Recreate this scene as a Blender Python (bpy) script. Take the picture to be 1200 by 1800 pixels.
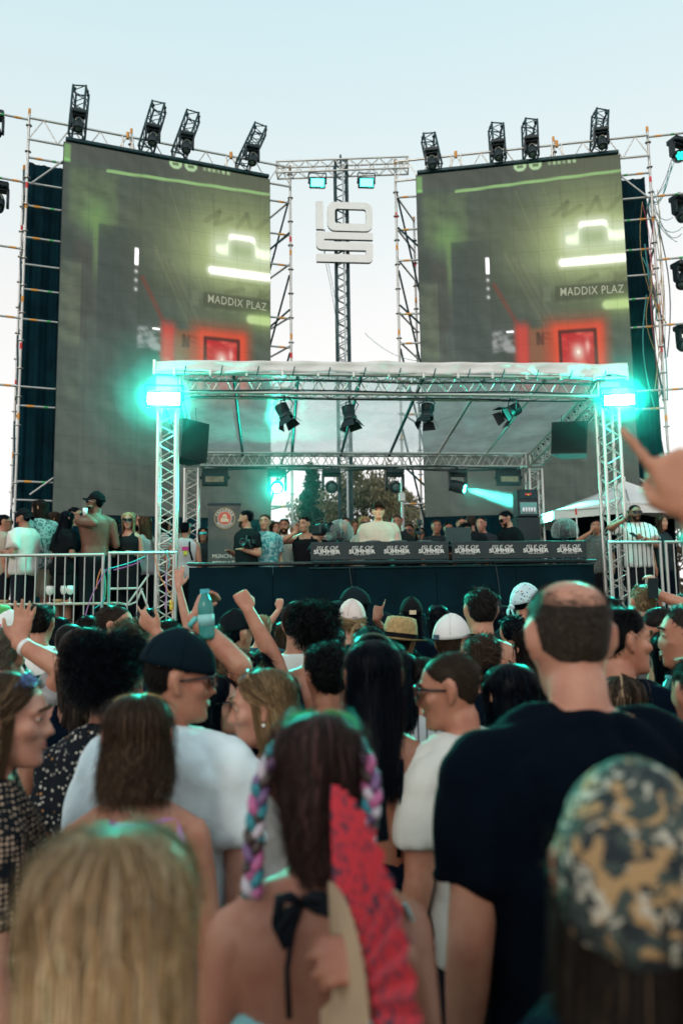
import bpy, bmesh, math, random
import numpy as np
from mathutils import Vector, Matrix, Euler

random.seed(7)
rng = np.random.default_rng(11)
R = math.radians
PI = math.pi
scene = bpy.context.scene
for o in list(bpy.data.objects):
    bpy.data.objects.remove(o)
COL = scene.collection

# ---------------------------------------------------------------- camera
CAM_Z, FPX, PITCH, YAW, ROLL = 1.81, 1400.0, 7.1, 5.0, -0.8
cam_d = bpy.data.cameras.new('camera')
cam = bpy.data.objects.new('camera', cam_d)
COL.objects.link(cam)
cam_d.sensor_fit = 'VERTICAL'
cam_d.sensor_height = 36.0
cam_d.lens = 36.0 * FPX / 1800.0
cam_d.clip_start = 0.05
cam_d.clip_end = 2000.0
CAM_R = (Euler((0, 0, R(-YAW))).to_matrix() @ Euler((R(90 + PITCH), 0, 0)).to_matrix() @ Euler((0, 0, R(ROLL))).to_matrix())
cam.matrix_world = Matrix.Translation((0, 0, CAM_Z)) @ CAM_R.to_4x4()
cam_d.dof.use_dof = True
cam_d.dof.focus_distance = 6.2
cam_d.dof.aperture_fstop = 2.2
scene.camera = cam

# ---------------------------------------------------------------- sky, sun, exposure
SUN_EL, SUN_AZ = 26.0, 205.0        # azimuth clockwise from +Y: low sun behind the crowd, a little to the left
world = bpy.data.worlds.new('World')
scene.world = world
world.use_nodes = True
wn = world.node_tree
bg = wn.nodes['Background']
sky = wn.nodes.new('ShaderNodeTexSky')
sky.sky_type = 'NISHITA'
sky.sun_disc = False
sky.sun_elevation = R(SUN_EL)
sky.sun_rotation = R(SUN_AZ)
sky.altitude = 300
sky.air_density = 1.0
sky.dust_density = 0.6
sky.ozone_density = 1.0
hs = wn.nodes.new('ShaderNodeHueSaturation')
hs.inputs['Saturation'].default_value = 0.06
hs.inputs['Value'].default_value = 0.5
wn.links.new(sky.outputs[0], hs.inputs['Color'])
veil = wn.nodes.new('ShaderNodeMix')          # thin bright evening cloud over the whole sky
veil.data_type = 'RGBA'
veil.blend_type = 'ADD'
veil.inputs['Factor'].default_value = 1.0
wtc = wn.nodes.new('ShaderNodeTexCoord')
wsep = wn.nodes.new('ShaderNodeSeparateXYZ')
wn.links.new(wtc.outputs['Generated'], wsep.inputs[0])
ramp = wn.nodes.new('ShaderNodeValToRGB')     # whiter towards the horizon, pale blue-green overhead, alike all round
for pos, c in ((0.0, (.80, .76, .74)), (0.36, (.73, .735, .72)), (0.64, (.52, .72, .765))):
    el = ramp.color_ramp.elements[0] if pos == 0 else (ramp.color_ramp.elements[1] if pos == 0.36 else ramp.color_ramp.elements.new(pos))
    el.position = pos
    el.color = (*c, 1)
wn.links.new(wsep.outputs['Z'], ramp.inputs['Fac'])
vsc = wn.nodes.new('ShaderNodeVectorMath')
vsc.operation = 'SCALE'
vsc.inputs['Scale'].default_value = 10.0
wn.links.new(ramp.outputs[0], vsc.inputs[0])
wn.links.new(vsc.outputs[0], veil.inputs['B'])
wn.links.new(hs.outputs[0], veil.inputs['A'])
wn.links.new(veil.outputs['Result'], bg.inputs['Color'])
bg.inputs['Strength'].default_value = 0.1

sun_d = bpy.data.lights.new('sun', 'SUN')
sun_d.energy = 0.85
sun_d.angle = R(15)
sun_d.color = (1.0, 0.82, 0.64)
sun = bpy.data.objects.new('sun', sun_d)
COL.objects.link(sun)
sdir = Vector((math.sin(R(SUN_AZ)) * math.cos(R(SUN_EL)), math.cos(R(SUN_AZ)) * math.cos(R(SUN_EL)), math.sin(R(SUN_EL))))
sun.rotation_euler = sdir.to_track_quat('Z', 'Y').to_euler()

scene.view_settings.view_transform = 'Standard'
scene.view_settings.look = 'None'
scene.view_settings.gamma = 1.0
scene.view_settings.exposure = 0.0
scene.view_settings.use_curve_mapping = False
scene.render.engine = 'CYCLES'
cy = scene.cycles
cy.use_denoising = True
try:
    cy.denoiser = 'OPENIMAGEDENOISE'
except Exception:
    pass
cy.use_adaptive_sampling = True
cy.adaptive_threshold = 0.035
cy.adaptive_min_samples = 20
cy.max_bounces = 6
cy.diffuse_bounces = 3
cy.glossy_bounces = 3
cy.transmission_bounces = 4
cy.transparent_max_bounces = 10
cy.volume_bounces = 0
cy.sample_clamp_indirect = 4.0
cy.caustics_reflective = False
cy.caustics_refractive = False


# ---------------------------------------------------------------- pixels of the 1200 x 1800 frame to places
def ray(px, py):
    v = Vector(((px - 600) / FPX, (900 - py) / FPX, -1.0))
    return CAM_R @ v


def at_d(px, py, d):
    """the point seen at (px, py) at depth d along the view axis"""
    return Vector((0, 0, CAM_Z)) + ray(px, py) * d


def at_y(px, py, y):
    """the point seen at (px, py) in the plane y = const"""
    r = ray(px, py)
    return Vector((0, 0, CAM_Z)) + r * (y / r.y)


# ---------------------------------------------------------------- materials
MATS = {}


def nmat(name):
    m = bpy.data.materials.new(name)
    m.use_nodes = True
    return m, m.node_tree.nodes, m.node_tree.links, m.node_tree.nodes['Principled BSDF']


def mat(name, col, rough=0.6, metal=0.0, var=0.12, vscale=6.0, bump=0.0, bscale=60.0, spec=0.5, sheen=0.0, trans=0.0):
    key = (name, tuple(col), rough, metal)
    if key in MATS:
        return MATS[key]
    m, N, L, P = nmat(name)
    P.inputs['Roughness'].default_value = rough
    P.inputs['Metallic'].default_value = metal
    P.inputs['Specular IOR Level'].default_value = spec
    if sheen:
        P.inputs['Sheen Weight'].default_value = sheen
    tc = N.new('ShaderNodeTexCoord')
    nz = N.new('ShaderNodeTexNoise')
    nz.inputs['Scale'].default_value = vscale
    nz.inputs['Detail'].default_value = 5
    L.new(tc.outputs['Object'], nz.inputs['Vector'])
    mx = N.new('ShaderNodeMix')
    mx.data_type = 'RGBA'
    a = [max(0, c * (1 - var)) for c in col[:3]] + [1]
    b = [min(1, c * (1 + var)) for c in col[:3]] + [1]
    mx.inputs['A'].default_value = a
    mx.inputs['B'].default_value = b
    rp = N.new('ShaderNodeMapRange')
    rp.inputs['From Min'].default_value = 0.3
    rp.inputs['From Max'].default_value = 0.7
    L.new(nz.outputs['Fac'], rp.inputs['Value'])
    L.new(rp.outputs[0], mx.inputs['Factor'])
    L.new(mx.outputs['Result'], P.inputs['Base Color'])
    if bump:
        nb = N.new('ShaderNodeTexNoise')
        nb.inputs['Scale'].default_value = bscale
        nb.inputs['Detail'].default_value = 6
        L.new(tc.outputs['Object'], nb.inputs['Vector'])
        bp = N.new('ShaderNodeBump')
        bp.inputs['Strength'].default_value = bump
        bp.inputs['Distance'].default_value = 0.01
        L.new(nb.outputs['Fac'], bp.inputs['Height'])
        L.new(bp.outputs[0], P.inputs['Normal'])
    if trans:
        P.inputs['Transmission Weight'].default_value = trans
    MATS[key] = m
    return m


def emit(name, col, strength):
    key = (name, tuple(col), strength)
    if key in MATS:
        return MATS[key]
    m, N, L, P = nmat(name)
    P.inputs['Base Color'].default_value = (*[c * 0.5 for c in col], 1)
    P.inputs['Emission Color'].default_value = (*col, 1)
    P.inputs['Emission Strength'].default_value = strength
    MATS[key] = m
    return m


ALU = mat('aluminium_tube', (0.62, 0.60, 0.57), 0.33, 0.85, 0.14, 9.0)
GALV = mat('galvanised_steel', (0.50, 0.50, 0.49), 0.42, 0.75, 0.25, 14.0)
DARKSTEEL = mat('dark_steel', (0.004, 0.040, 0.050), 0.5, 0.2, 0.3, 10)  # teal shadow grade mixed into the base colour, not the steel's own
BLACKPLASTIC = mat('black_plastic', (0.002, 0.013, 0.018), 0.5, 0, 0.3, 12)  # black plastic, with the teal cast of the shadows put into its colour
BLACKCLOTH = mat('black_drape', (0.0010, 0.019, 0.028), 0.9, 0, 0.35, 3, 0.5, 30, spec=0.1)  # black cloth; the teal shadow tone is painted into its base colour
BARRIER = mat('barrier_steel', (0.46, 0.46, 0.45), 0.42, 0.7, 0.2, 12)
ORANGE = mat('orange_tape', (0.75, 0.33, 0.06), 0.6)
REDTAPE = mat('red_tape', (0.75, 0.05, 0.06), 0.6)
GREENTAPE = mat('green_tape', (0.05, 0.40, 0.12), 0.6)
WHITEPAINT = mat('white_paint', (0.80, 0.79, 0.78), 0.5, 0, 0.04)


# ---------------------------------------------------------------- mesh building
class MB:
    def __init__(self):
        self.v = []
        self.f = []
        self.n = 0

    def add(self, verts, faces):
        verts = np.asarray(verts, float).reshape(-1, 3)
        self.v.append(verts)
        k = self.n
        for f in faces:
            self.f.append([i + k for i in f])
        self.n += len(verts)
        return self

    def box(self, c, s, rot=None, bevel=0.0):
        x, y, z = [q / 2 for q in s]
        if bevel:
            b = bevel
            pts = []
            for sx in (-1, 1):
                for sy in (-1, 1):
                    for sz in (-1, 1):
                        pts += [(sx * (x - b), sy * (y - b), sz * z), (sx * (x - b), sy * y, sz * (z - b)), (sx * x, sy * (y - b), sz * (z - b))]
            bm = bmesh.new()
            for p in pts:
                bm.verts.new(p)
            bmesh.ops.convex_hull(bm, input=bm.verts)
            bm.verts.index_update()
            V = np.array([q.co[:] for q in bm.verts])
            F = [[q.index for q in f.verts] for f in bm.faces]
            bm.free()
        else:
            V = np.array([(i, j, k) for i in (-x, x) for j in (-y, y) for k in (-z, z)])
            F = [(0, 1, 3, 2), (4, 6, 7, 5), (0, 4, 5, 1), (2, 3, 7, 6), (0, 2, 6, 4), (1, 5, 7, 3)]
        if rot is not None:
            V = V @ np.array(rot).T
        return self.add(V + np.array(c), F)

    def tube(self, p0, p1, r, n=8, r1=None):
        return self.path([p0, p1], [r, r if r1 is None else r1], n)

    def path(self, pts, radii, n=8, cap=True):
        pts = np.array([tuple(p) for p in pts], float)
        m = len(pts)
        if not hasattr(radii, '__len__'):
            radii = [radii] * m
        T = np.zeros_like(pts)
        T[1:-1] = pts[2:] - pts[:-2]
        T[0] = pts[1] - pts[0]
        T[-1] = pts[-1] - pts[-2]
        T /= np.linalg.norm(T, axis=1)[:, None] + 1e-9
        ref = np.array([0, 0, 1.0]) if abs(T[0][2]) < 0.9 else np.array([1.0, 0, 0])
        u = np.cross(T[0], ref)
        u /= np.linalg.norm(u)
        ang = np.linspace(0, 2 * PI, n, endpoint=False)
        V = []
        for i in range(m):
            u = u - T[i] * np.dot(u, T[i])
            u /= np.linalg.norm(u) + 1e-9
            w = np.cross(T[i], u)
            V.append(pts[i] + radii[i] * (np.cos(ang)[:, None] * u + np.sin(ang)[:, None] * w))
        V = np.concatenate(V)
        F = []
        for i in range(m - 1):
            for j in range(n):
                k = (j + 1) % n
                F.append((i * n + j, i * n + k, (i + 1) * n + k, (i + 1) * n + j))
        if cap:
            F.append(list(range(n))[::-1])
            F.append([(m - 1) * n + j for j in range(n)])
        return self.add(V, F)

    def rings(self, rings, cap=True):
        n = len(rings[0])
        m = len(rings)
        F = []
        for i in range(m - 1):
            for j in range(n):
                k = (j + 1) % n
                F.append((i * n + j, i * n + k, (i + 1) * n + k, (i + 1) * n + j))
        if cap:
            F.append(list(range(n))[::-1])
            F.append([(m - 1) * n + j for j in range(n)])
        return self.add(np.concatenate([np.asarray(r) for r in rings]), F)

    def lathe(self, prof, c=(0, 0, 0), n=20, rot=None):
        ang = np.linspace(0, 2 * PI, n, endpoint=False)
        rs = [np.stack([max(r, 1e-4) * np.cos(ang), max(r, 1e-4) * np.sin(ang), np.full(n, z)], 1) for r, z in prof]
        if rot is not None:
            rs = [r @ np.array(rot).T for r in rs]
        return self.rings([r + np.array(c) for r in rs])

    def ball(self, c, s, nu=14, nv=9, rot=None):
        if not hasattr(s, '__len__'):
            s = (s, s, s)
        th = np.linspace(0.001, PI - 0.001, nv)[::-1]
        ang = np.linspace(0, 2 * PI, nu, endpoint=False)
        rs = []
        for t in th:
            p = np.stack([s[0] * math.sin(t) * np.cos(ang), s[1] * math.sin(t) * np.sin(ang), np.full(nu, s[2] * math.cos(t))], 1)
            if rot is not None:
                p = p @ np.array(rot).T
            rs.append(p + np.array(c))
        return self.rings(rs)

    def prism(self, poly, thick, place):
        """poly: list of (a, b); place(a, b, t) -> xyz; closed solid of the given thickness"""
        n = len(poly)
        V = [place(a, b, 0.0) for a, b in poly] + [place(a, b, thick) for a, b in poly]
        F = [list(range(n))[::-1], [n + i for i in range(n)]]
        F += [(i, (i + 1) % n, n + (i + 1) % n, n + i) for i in range(n)]
        return self.add([tuple(v) for v in V], F)

    def mesh(self, name, smooth=False):
        return fast_mesh(name, np.concatenate(self.v), self.f, smooth)

    def build(self, name, m, parent=None, smooth=False, world=True):
        return link(name, self.mesh(name, smooth), m, parent, world)


def fast_mesh(name, V, F, smooth=False):
    me = bpy.data.meshes.new(name)
    V = np.asarray(V, np.float32)
    if isinstance(F, np.ndarray):
        k = F.shape[1]
        lens = np.full(len(F), k, np.int32)
        flat = F.astype(np.int32).ravel()
    else:
        lens = np.array([len(f) for f in F], np.int32)
        flat = np.array([i for f in F for i in f], np.int32)
    me.vertices.add(len(V))
    me.vertices.foreach_set('co', V.ravel())
    me.loops.add(len(flat))
    me.loops.foreach_set('vertex_index', flat)
    me.polygons.add(len(lens))
    me.polygons.foreach_set('loop_start', np.concatenate([[0], np.cumsum(lens)[:-1]]).astype(np.int32))
    me.polygons.foreach_set('loop_total', lens)
    me.update(calc_edges=True)
    me.polygons.foreach_set('use_smooth', np.full(len(lens), bool(smooth)))
    return me


def root_of(o):
    while o.parent:
        o = o.parent
    return o


def chain_matrix(o):
    """world matrix of an object whose ancestors are plain (no parent inverse)"""
    m = o.matrix_basis.copy()
    while o.parent:
        o = o.parent
        m = o.matrix_basis @ m
    return m


def link(name, me, m, parent=None, world=True):
    o = bpy.data.objects.new(name, me)
    COL.objects.link(o)
    if m is not None:
        if len(me.materials) == 0:
            me.materials.append(m)
        elif me.materials[0] != m:
            o.material_slots[0].link = 'OBJECT'
            o.material_slots[0].material = m
    if parent is not None:
        o.parent = parent
        if world:
            o.matrix_basis = chain_matrix(parent).inverted()
    return o


def tag(o, label=None, cat=None, group=None, kind=None):
    if label:
        o['label'] = label
    if cat:
        o['category'] = cat
    if group:
        o['group'] = group
    if kind:
        o['kind'] = kind
    return o


def thing(name, label, cat, loc=(0, 0, 0), rotz=0.0, group=None):
    o = bpy.data.objects.new(name, None)
    COL.objects.link(o)
    o.empty_display_size = 0.1
    o.location = loc
    o.rotation_euler = (0, 0, rotz)
    return tag(o, label, cat, group)


UNIT = {}


def tube(name, p0, p1, r, m, parent, n=10):
    """a straight round tube that shares one unit cylinder per material"""
    key = (m.name, n)
    if key not in UNIT:
        b = MB()
        ang = np.linspace(0, 2 * PI, n, endpoint=False)
        b.rings([np.stack([np.cos(ang), np.sin(ang), np.zeros(n)], 1), np.stack([np.cos(ang), np.sin(ang), np.ones(n)], 1)])
        me = b.mesh('tube_' + m.name, True)
        me.materials.append(m)
        sh = np.ones(len(me.polygons), bool)
        sh[-2:] = False
        me.polygons.foreach_set('use_smooth', sh)
        UNIT[key] = me
    p0, p1 = Vector(p0), Vector(p1)
    d = p1 - p0
    o = bpy.data.objects.new(name, UNIT[key])
    COL.objects.link(o)
    M = Matrix.Translation(p0) @ d.to_track_quat('Z', 'X').to_matrix().to_4x4() @ Matrix.Diagonal((r, r, d.length, 1))
    if parent is not None:
        o.parent = parent
        M = chain_matrix(parent).inverted() @ M
    o.matrix_basis = M
    return o


def frame_of(p0, p1):
    p0, p1 = np.array(p0, float), np.array(p1, float)
    a = p1 - p0
    Ln = np.linalg.norm(a)
    a = a / Ln
    ref = np.array([0, 0, 1.0]) if abs(a[2]) < 0.9 else np.array([0.0, 1.0, 0])
    u = np.cross(a, ref)
    u /= np.linalg.norm(u)
    w = np.cross(u, a)
    return p0, a, u, w, Ln


def truss(root, p0, p1, w=0.29, m=None, chord_r=0.025, brace_r=0.009, bay=None, each=True, faces=4, h=None):
    """a square lattice truss: four chords and zigzag braces on its faces"""
    m = m or ALU
    p0, a, u, v, Ln = frame_of(p0, p1)
    h = h or w
    k = w / 2 - chord_r
    kh = h / 2 - chord_r
    cor = [-k * u - kh * v, k * u - kh * v, k * u + kh * v, -k * u + kh * v]
    for c in cor:
        tube('chord', p0 + c, p0 + c + a * Ln, chord_r, m, root)
    nb = max(2, int(round(Ln / (bay or w * 0.95))))
    jb = MB()
    for fi in range(faces):
        c0, c1 = cor[fi], cor[(fi + 1) % 4]
        for i in range(nb):
            s0, s1 = Ln * i / nb, Ln * (i + 0.5) / nb
            s2 = Ln * (i + 1) / nb
            ca, cb = (c0, c1) if fi % 2 == 0 else (c1, c0)
            for q0, q1 in ((p0 + ca + a * s0, p0 + cb + a * s1), (p0 + cb + a * s1, p0 + ca + a * s2)):
                if each:
                    tube('brace', q0, q1, brace_r, m, root, 6)
                else:
                    jb.tube(q0, q1, brace_r, 5)
    for s in (0.012, Ln - 0.012):
        for i in range(4):
            q0, q1 = p0 + cor[i] + a * s, p0 + cor[(i + 1) % 4] + a * s
            if each:
                tube('end_frame', q0, q1, brace_r * 1.6, m, root, 6)
            else:
                jb.tube(q0, q1, brace_r * 1.4, 5)
    if not each:
        jb.build('lattice', m, root)


def text_mesh(s, size=1.0, extrude=0.0, offset=0.0, shear=0.0, sx=1.0, align='CENTER', space=1.0):
    cu = bpy.data.curves.new('lettering', 'FONT')
    cu.body = s
    cu.size = size
    cu.extrude = extrude
    cu.offset = offset
    cu.shear = shear
    cu.align_x = align
    cu.align_y = 'CENTER'
    cu.space_character = space
    cu.resolution_u = 3
    o = bpy.data.objects.new('lettering', cu)
    COL.objects.link(o)
    dg = bpy.context.evaluated_depsgraph_get()
    me = bpy.data.meshes.new_from_object(o.evaluated_get(dg))
    bpy.data.objects.remove(o)
    V = np.zeros(len(me.vertices) * 3, np.float32)
    me.vertices.foreach_get('co', V)
    V = V.reshape(-1, 3)
    V[:, 0] *= sx
    me.vertices.foreach_set('co', V.ravel())
    me.update()
    me.materials.clear()
    return me


def letters(name, s, M, m, parent, **kw):
    me = text_mesh(s, **kw)
    me.transform(M)
    return link(name, me, m, parent, True)


def pix(p):
    """where a place shows in the 1200 x 1800 frame"""
    q = CAM_R.transposed() @ (Vector(p) - Vector((0, 0, CAM_Z)))
    return 600 + FPX * q.x / -q.z, 900 - FPX * q.y / -q.z, -q.z
# ================================================================= the setting
STAGE_Z = 1.5
SC_X = 1.47                       # middle of the stage set-up


def ground_material():
    m, N, L, P = nmat('trampled_ground')
    tc = N.new('ShaderNodeTexCoord')
    n1 = N.new('ShaderNodeTexNoise')
    n1.inputs['Scale'].default_value = 0.8
    n1.inputs['Detail'].default_value = 8
    n2 = N.new('ShaderNodeTexNoise')
    n2.inputs['Scale'].default_value = 25
    n2.inputs['Detail'].default_value = 6
    L.new(tc.outputs['Object'], n1.inputs['Vector'])
    L.new(tc.outputs['Object'], n2.inputs['Vector'])
    r = N.new('ShaderNodeValToRGB')
    r.color_ramp.elements[0].color = (0.05, 0.06, 0.025, 1)
    r.color_ramp.elements[0].position = 0.35
    r.color_ramp.elements[1].color = (0.16, 0.13, 0.09, 1)
    r.color_ramp.elements[1].position = 0.65
    L.new(n1.outputs['Fac'], r.inputs['Fac'])
    L.new(r.outputs[0], P.inputs['Base Color'])
    P.inputs['Roughness'].default_value = 0.95
    bp = N.new('ShaderNodeBump')
    bp.inputs['Strength'].default_value = 0.6
    bp.inputs['Distance'].default_value = 0.03
    L.new(n2.outputs['Fac'], bp.inputs['Height'])
    L.new(bp.outputs[0], P.inputs['Normal'])
    return m


g = MB()
g.add([(-600, -300, 0), (600, -300, 0), (600, 900, 0), (-600, 900, 0)], [(0, 1, 2, 3)])
tag(g.build('ground', ground_material()), kind='structure')

# ---------------------------------------------------------------- stage deck
DECK = mat('stage_deck_board', (0.05, 0.045, 0.04), 0.7, 0, 0.3, 5)
t = thing('stage_platform', 'long black-skirted stage platform under the white canopy and side balconies', 'stage', (SC_X, 12.5, 0))
MB().box((SC_X, 13.15, STAGE_Z - 0.06), (6.1, 4.6, 0.12)).build('deck', DECK, t)
MB().box((-3.55, 12.95, STAGE_Z - 0.065), (3.9, 4.9, 0.12)).build('deck', DECK, t)
MB().box((6.55, 12.95, STAGE_Z - 0.065), (4.0, 4.9, 0.12)).build('deck', DECK, t)
# pleated skirts
def skirt(x0, x1, y, z0, z1, parent, name='skirt', amp=0.02, step=0.03, m=None):
    n = int(abs(x1 - x0) / step)
    xs = np.linspace(x0, x1, n)
    ys = y + amp * np.sin(xs * 2 * PI / 0.16 + 2.1 * np.sin(xs * 1.3)) + 0.5 * amp * np.sin(xs * 31)
    b = MB()
    V = [(x, q, z0) for x, q in zip(xs, ys)] + [(x, q, z1) for x, q in zip(xs, ys)]
    V += [(x, q + 0.01, z0) for x, q in zip(xs, ys)] + [(x, q + 0.01, z1) for x, q in zip(xs, ys)]
    F = [(i, i + 1, n + i + 1, n + i) for i in range(n - 1)] + [(2 * n + i, 3 * n + i, 3 * n + i + 1, 2 * n + i + 1) for i in range(n - 1)]
    F += [(n + i, n + i + 1, 3 * n + i + 1, 3 * n + i) for i in range(n - 1)]
    b.add(V, F)
    return b.build(name, m or BLACKCLOTH, parent, True)
skirt(-5.5, -1.3, 10.46, 0.01, STAGE_Z - 0.02, t)
skirt(4.75, 8.4, 10.46, 0.01, STAGE_Z - 0.02, t)

# DJ riser front: flat black boards with a lip, behind the crowd
RX0, RX1, RY, RZ = at_y(332, 993, 10.75).x, at_y(1043, 985, 10.75).x, 10.75, 2.46
t = thing('stage_riser', 'wide plain black riser wall across the front below the DJ desk', 'riser', ((RX0 + RX1) / 2, RY, 0))
RISER = mat('matt_black_board', (0.0006, 0.012, 0.019), 0.75, 0, 0.4, 2.0, spec=0.08)  # black board, tinted with the teal tone of the stage shadows
nb = 5
for i in range(nb):
    xa, xb = RX0 + (RX1 - RX0) * i / nb, RX0 + (RX1 - RX0) * (i + 1) / nb
    MB().box(((xa + xb) / 2, RY + 0.02, RZ / 2 - 0.02), (xb - xa - 0.006, 0.03, RZ - 0.05), bevel=0.003).build('board', RISER, t)
MB().box(((RX0 + RX1) / 2, RY + 0.12, RZ), (RX1 - RX0 + 0.04, 0.32, 0.035), bevel=0.005).build('top_ledge', mat('ledge_black', (0.02, 0.03, 0.034), 0.4, 0, 0.3, 4), t)
MB().tube((RX0 + 1.6, RY - 0.012, RZ - 0.07), (RX1, RY - 0.012, RZ - 0.05), 0.012).build('cable_rail', DARKSTEEL, t)
for xx in (1.03, 3.05):
    pts = [(xx + 0.05 * math.sin(k * 0.5), RY - 0.02 - 0.01 * math.sin(k), RZ - 0.03 - 0.2 * k) for k in range(9)]
    MB().path(pts, 0.008, 6).build('cable', BLACKPLASTIC, t)

# ---------------------------------------------------------------- DJ desk panels with lettering
PANEL = mat('desk_panel_charcoal', (0.008, 0.020, 0.024), 0.55, 0, 0.2, 8)
LETTER = mat('white_print', (0.72, 0.72, 0.70), 0.5, 0, 0.03)
def desk(pxa, pxb, ya, yb, label, n):
    p0, p1 = at_y(pxa, ya, 10.66), at_y(pxb, yb, 10.66)
    z1, z0 = 2.735, 2.495
    t = thing('dj_desk_panel', label, 'desk panel', ((p0.x + p1.x) / 2, 10.66, RZ), group='desk front panels')
    MB().box(((p0.x + p1.x) / 2, 10.67, (z0 + z1) / 2), (p1.x - p0.x - 0.02, 0.03, z1 - z0), bevel=0.004).build('panel', PANEL, t)
    MB().box(((p0.x + p1.x) / 2, 10.68, z0 - 0.02), (p1.x - p0.x - 0.03, 0.05, 0.022)).build('bottom_rail', DARKSTEEL, t)
    w = (p1.x - p0.x) / n
    for i in range(n):
        cx = p0.x + w * (i + 0.47)
        B = Matrix.Translation((cx, 10.651, 0)) @ Euler((R(90), 0, 0)).to_matrix().to_4x4()
        T = lambda z: Matrix.Translation((cx, 10.651, z)) @ Euler((R(90), 0, 0)).to_matrix().to_4x4()
        letters('lettering', 'ISLE OF', T(2.652), LETTER, t, size=0.070, sx=1.24, shear=0.28, extrude=0.001, space=1.02)
        letters('lettering', 'SUMMER', T(2.600), LETTER, t, size=0.074, sx=1.24, extrude=0.001, offset=0.0022, space=1.0)
        letters('lettering', 'OPEN AIR FESTIVAL', T(2.562), LETTER, t, size=0.022, sx=1.1, extrude=0.001)
desk(545, 789, 955, 952, 'charcoal desk front panel printed ISLE OF SUMMER, below the DJ', 4)
desk(792, 1030, 952, 948, 'charcoal desk front panel printed ISLE OF SUMMER, nearer the mini fridge', 4)
# the desk top with gear behind the panels
t = thing('dj_table', 'long black DJ table standing behind the printed desk panels', 'table', (2.4, 11.0, STAGE_Z))
MB().box((2.4, 10.98, 2.68), (3.8, 0.5, 0.04), bevel=0.006).build('tabletop', BLACKPLASTIC, t)
for xx in (0.6, 1.8, 3.0, 4.2):
    for yy in (10.78, 11.18):
        tube('leg', (xx, yy, STAGE_Z), (xx, yy, 2.7), 0.02, DARKSTEEL, t)
t = thing('dj_mixer', 'black DJ mixer and decks on the table in front of the DJ', 'mixer', (1.75, 10.98, 2.705))
for dx in (-0.36, 0, 0.36):
    MB().box((1.75 + dx, 10.98, 2.728), (0.33, 0.34, 0.05), bevel=0.006).build('deck_unit', BLACKPLASTIC, t)
    MB().lathe([(0.11, 0), (0.11, 0.014), (0.10, 0.018)], (1.75 + dx, 10.93, 2.753), 20).build('jog_wheel', mat('jog_grey', (0.08, 0.08, 0.085), 0.3, 0.6), t)
t = thing('laptop_screen', 'dark open laptop screen on the DJ table beside the microphone', 'laptop', (2.62, 11.0, 2.74))
MB().box((2.62, 11.05, 2.85), (0.36, 0.012, 0.24), rot=Euler((R(-8), 0, 0)).to_matrix(), bevel=0.004).build('lid', BLACKPLASTIC, t)
MB().box((2.62, 10.93, 2.75), (0.36, 0.22, 0.016), bevel=0.004).build('keyboard_base', BLACKPLASTIC, t)

# ---------------------------------------------------------------- canopy: towers, trusses, roof
TX0, TX1, TY, RY2 = -1.45, 4.92, 11.1, 14.5
for nm, x, y, zt, lab in (('truss_tower', TX0, TY, 4.84, 'silver lattice truss tower with a glowing strobe on top, beside the balcony'),
                          ('truss_tower', TX1, TY, 4.84, 'silver lattice truss tower with a glowing strobe on top, beside the striped shirt'),
                          ('truss_tower', TX0, RY2, 4.42, 'slimmer looking back truss tower beside the hanging black speaker and round-logo banner'),
                          ('truss_tower', TX1, RY2, 4.42, 'slimmer looking back truss tower behind the mini fridge')):
    t = thing(nm, lab, 'truss tower', (x, y, 0), group='canopy towers')
    truss(t, (x, y, 0.03), (x, y, zt), 0.29)
    MB().box((x, y, 0.015), (0.6, 0.6, 0.02), bevel=0.004).build('base_plate', GALV, t)
t = thing('front_truss', 'silver horizontal lattice truss carrying the front edge of the canopy', 'truss', (SC_X, TY, 4.75))
truss(t, (TX0 + 0.16, TY, 5.01), (TX1 - 0.16, TY, 5.01), 0.32)
for x in (TX0, TX1):
    MB().box((x, TY, 5.01), (0.31, 0.31, 0.32), bevel=0.012).build('corner_block', mat('corner_alu', (0.33, 0.33, 0.32), 0.4, 0.8), t)
cab = MB()
for k, (dz, dy) in enumerate(((-0.10, -0.16), (-0.155, 0.02), (-0.13, 0.14), (0.04, -0.165))):
    pts = [(x, TY + dy + 0.012 * math.sin(x * 3 + k), 5.01 + dz + 0.012 * math.sin(x * 2.2 + k * 2) - 0.012 * abs(math.sin(x * 1.1 + k))) for x in np.linspace(TX0 + 0.3, TX1 - 0.3, 40)]
    MB().path(pts, 0.011, 6).build('cable', BLACKPLASTIC, t)
t = thing('canopy_edge_tube', 'pale tube along the lower edge of the white canopy valance with clamps', 'tube', (SC_X, 10.92, 5.05))
tube('rail', (TX0 - 0.17, 10.9, 5.13), (TX1 + 0.24, 10.9, 5.13), 0.024, ALU, t)
for i in range(13):
    x = TX0 + 0.1 + i * 0.5
    MB().box((x, 10.9, 5.135), (0.035, 0.08, 0.10), bevel=0.006).build('clamp', ALU, t)
    tube('hook', (x + 0.14, 10.88, 5.10), (x + 0.17, 10.83, 5.22), 0.008, DARKSTEEL, t, 6)
for x in (TX0 - 0.17, TX1 + 0.24):
    tube('corner_post', (x, 10.9, 5.10), (x, 10.9, 5.31), 0.026, ALU, t)
t = thing('back_truss', 'silver horizontal lattice truss along the back of the canopy holding lamps', 'truss', (SC_X, RY2, 4.4))
truss(t, (TX0 + 0.16, RY2, 4.58), (TX1 - 0.16, RY2, 4.58), 0.29)
for k, (dz, dy) in enumerate(((-0.14, -0.15), (-0.17, 0.0))):
    pts = [(x, RY2 + dy, 4.58 + dz + 0.02 * math.sin(x * 2.6 + k * 2)) for x in np.linspace(TX0 + 0.3, TX1 - 0.3, 40)]
    MB().path(pts, 0.012, 6).build('cable', BLACKPLASTIC, t)
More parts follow.
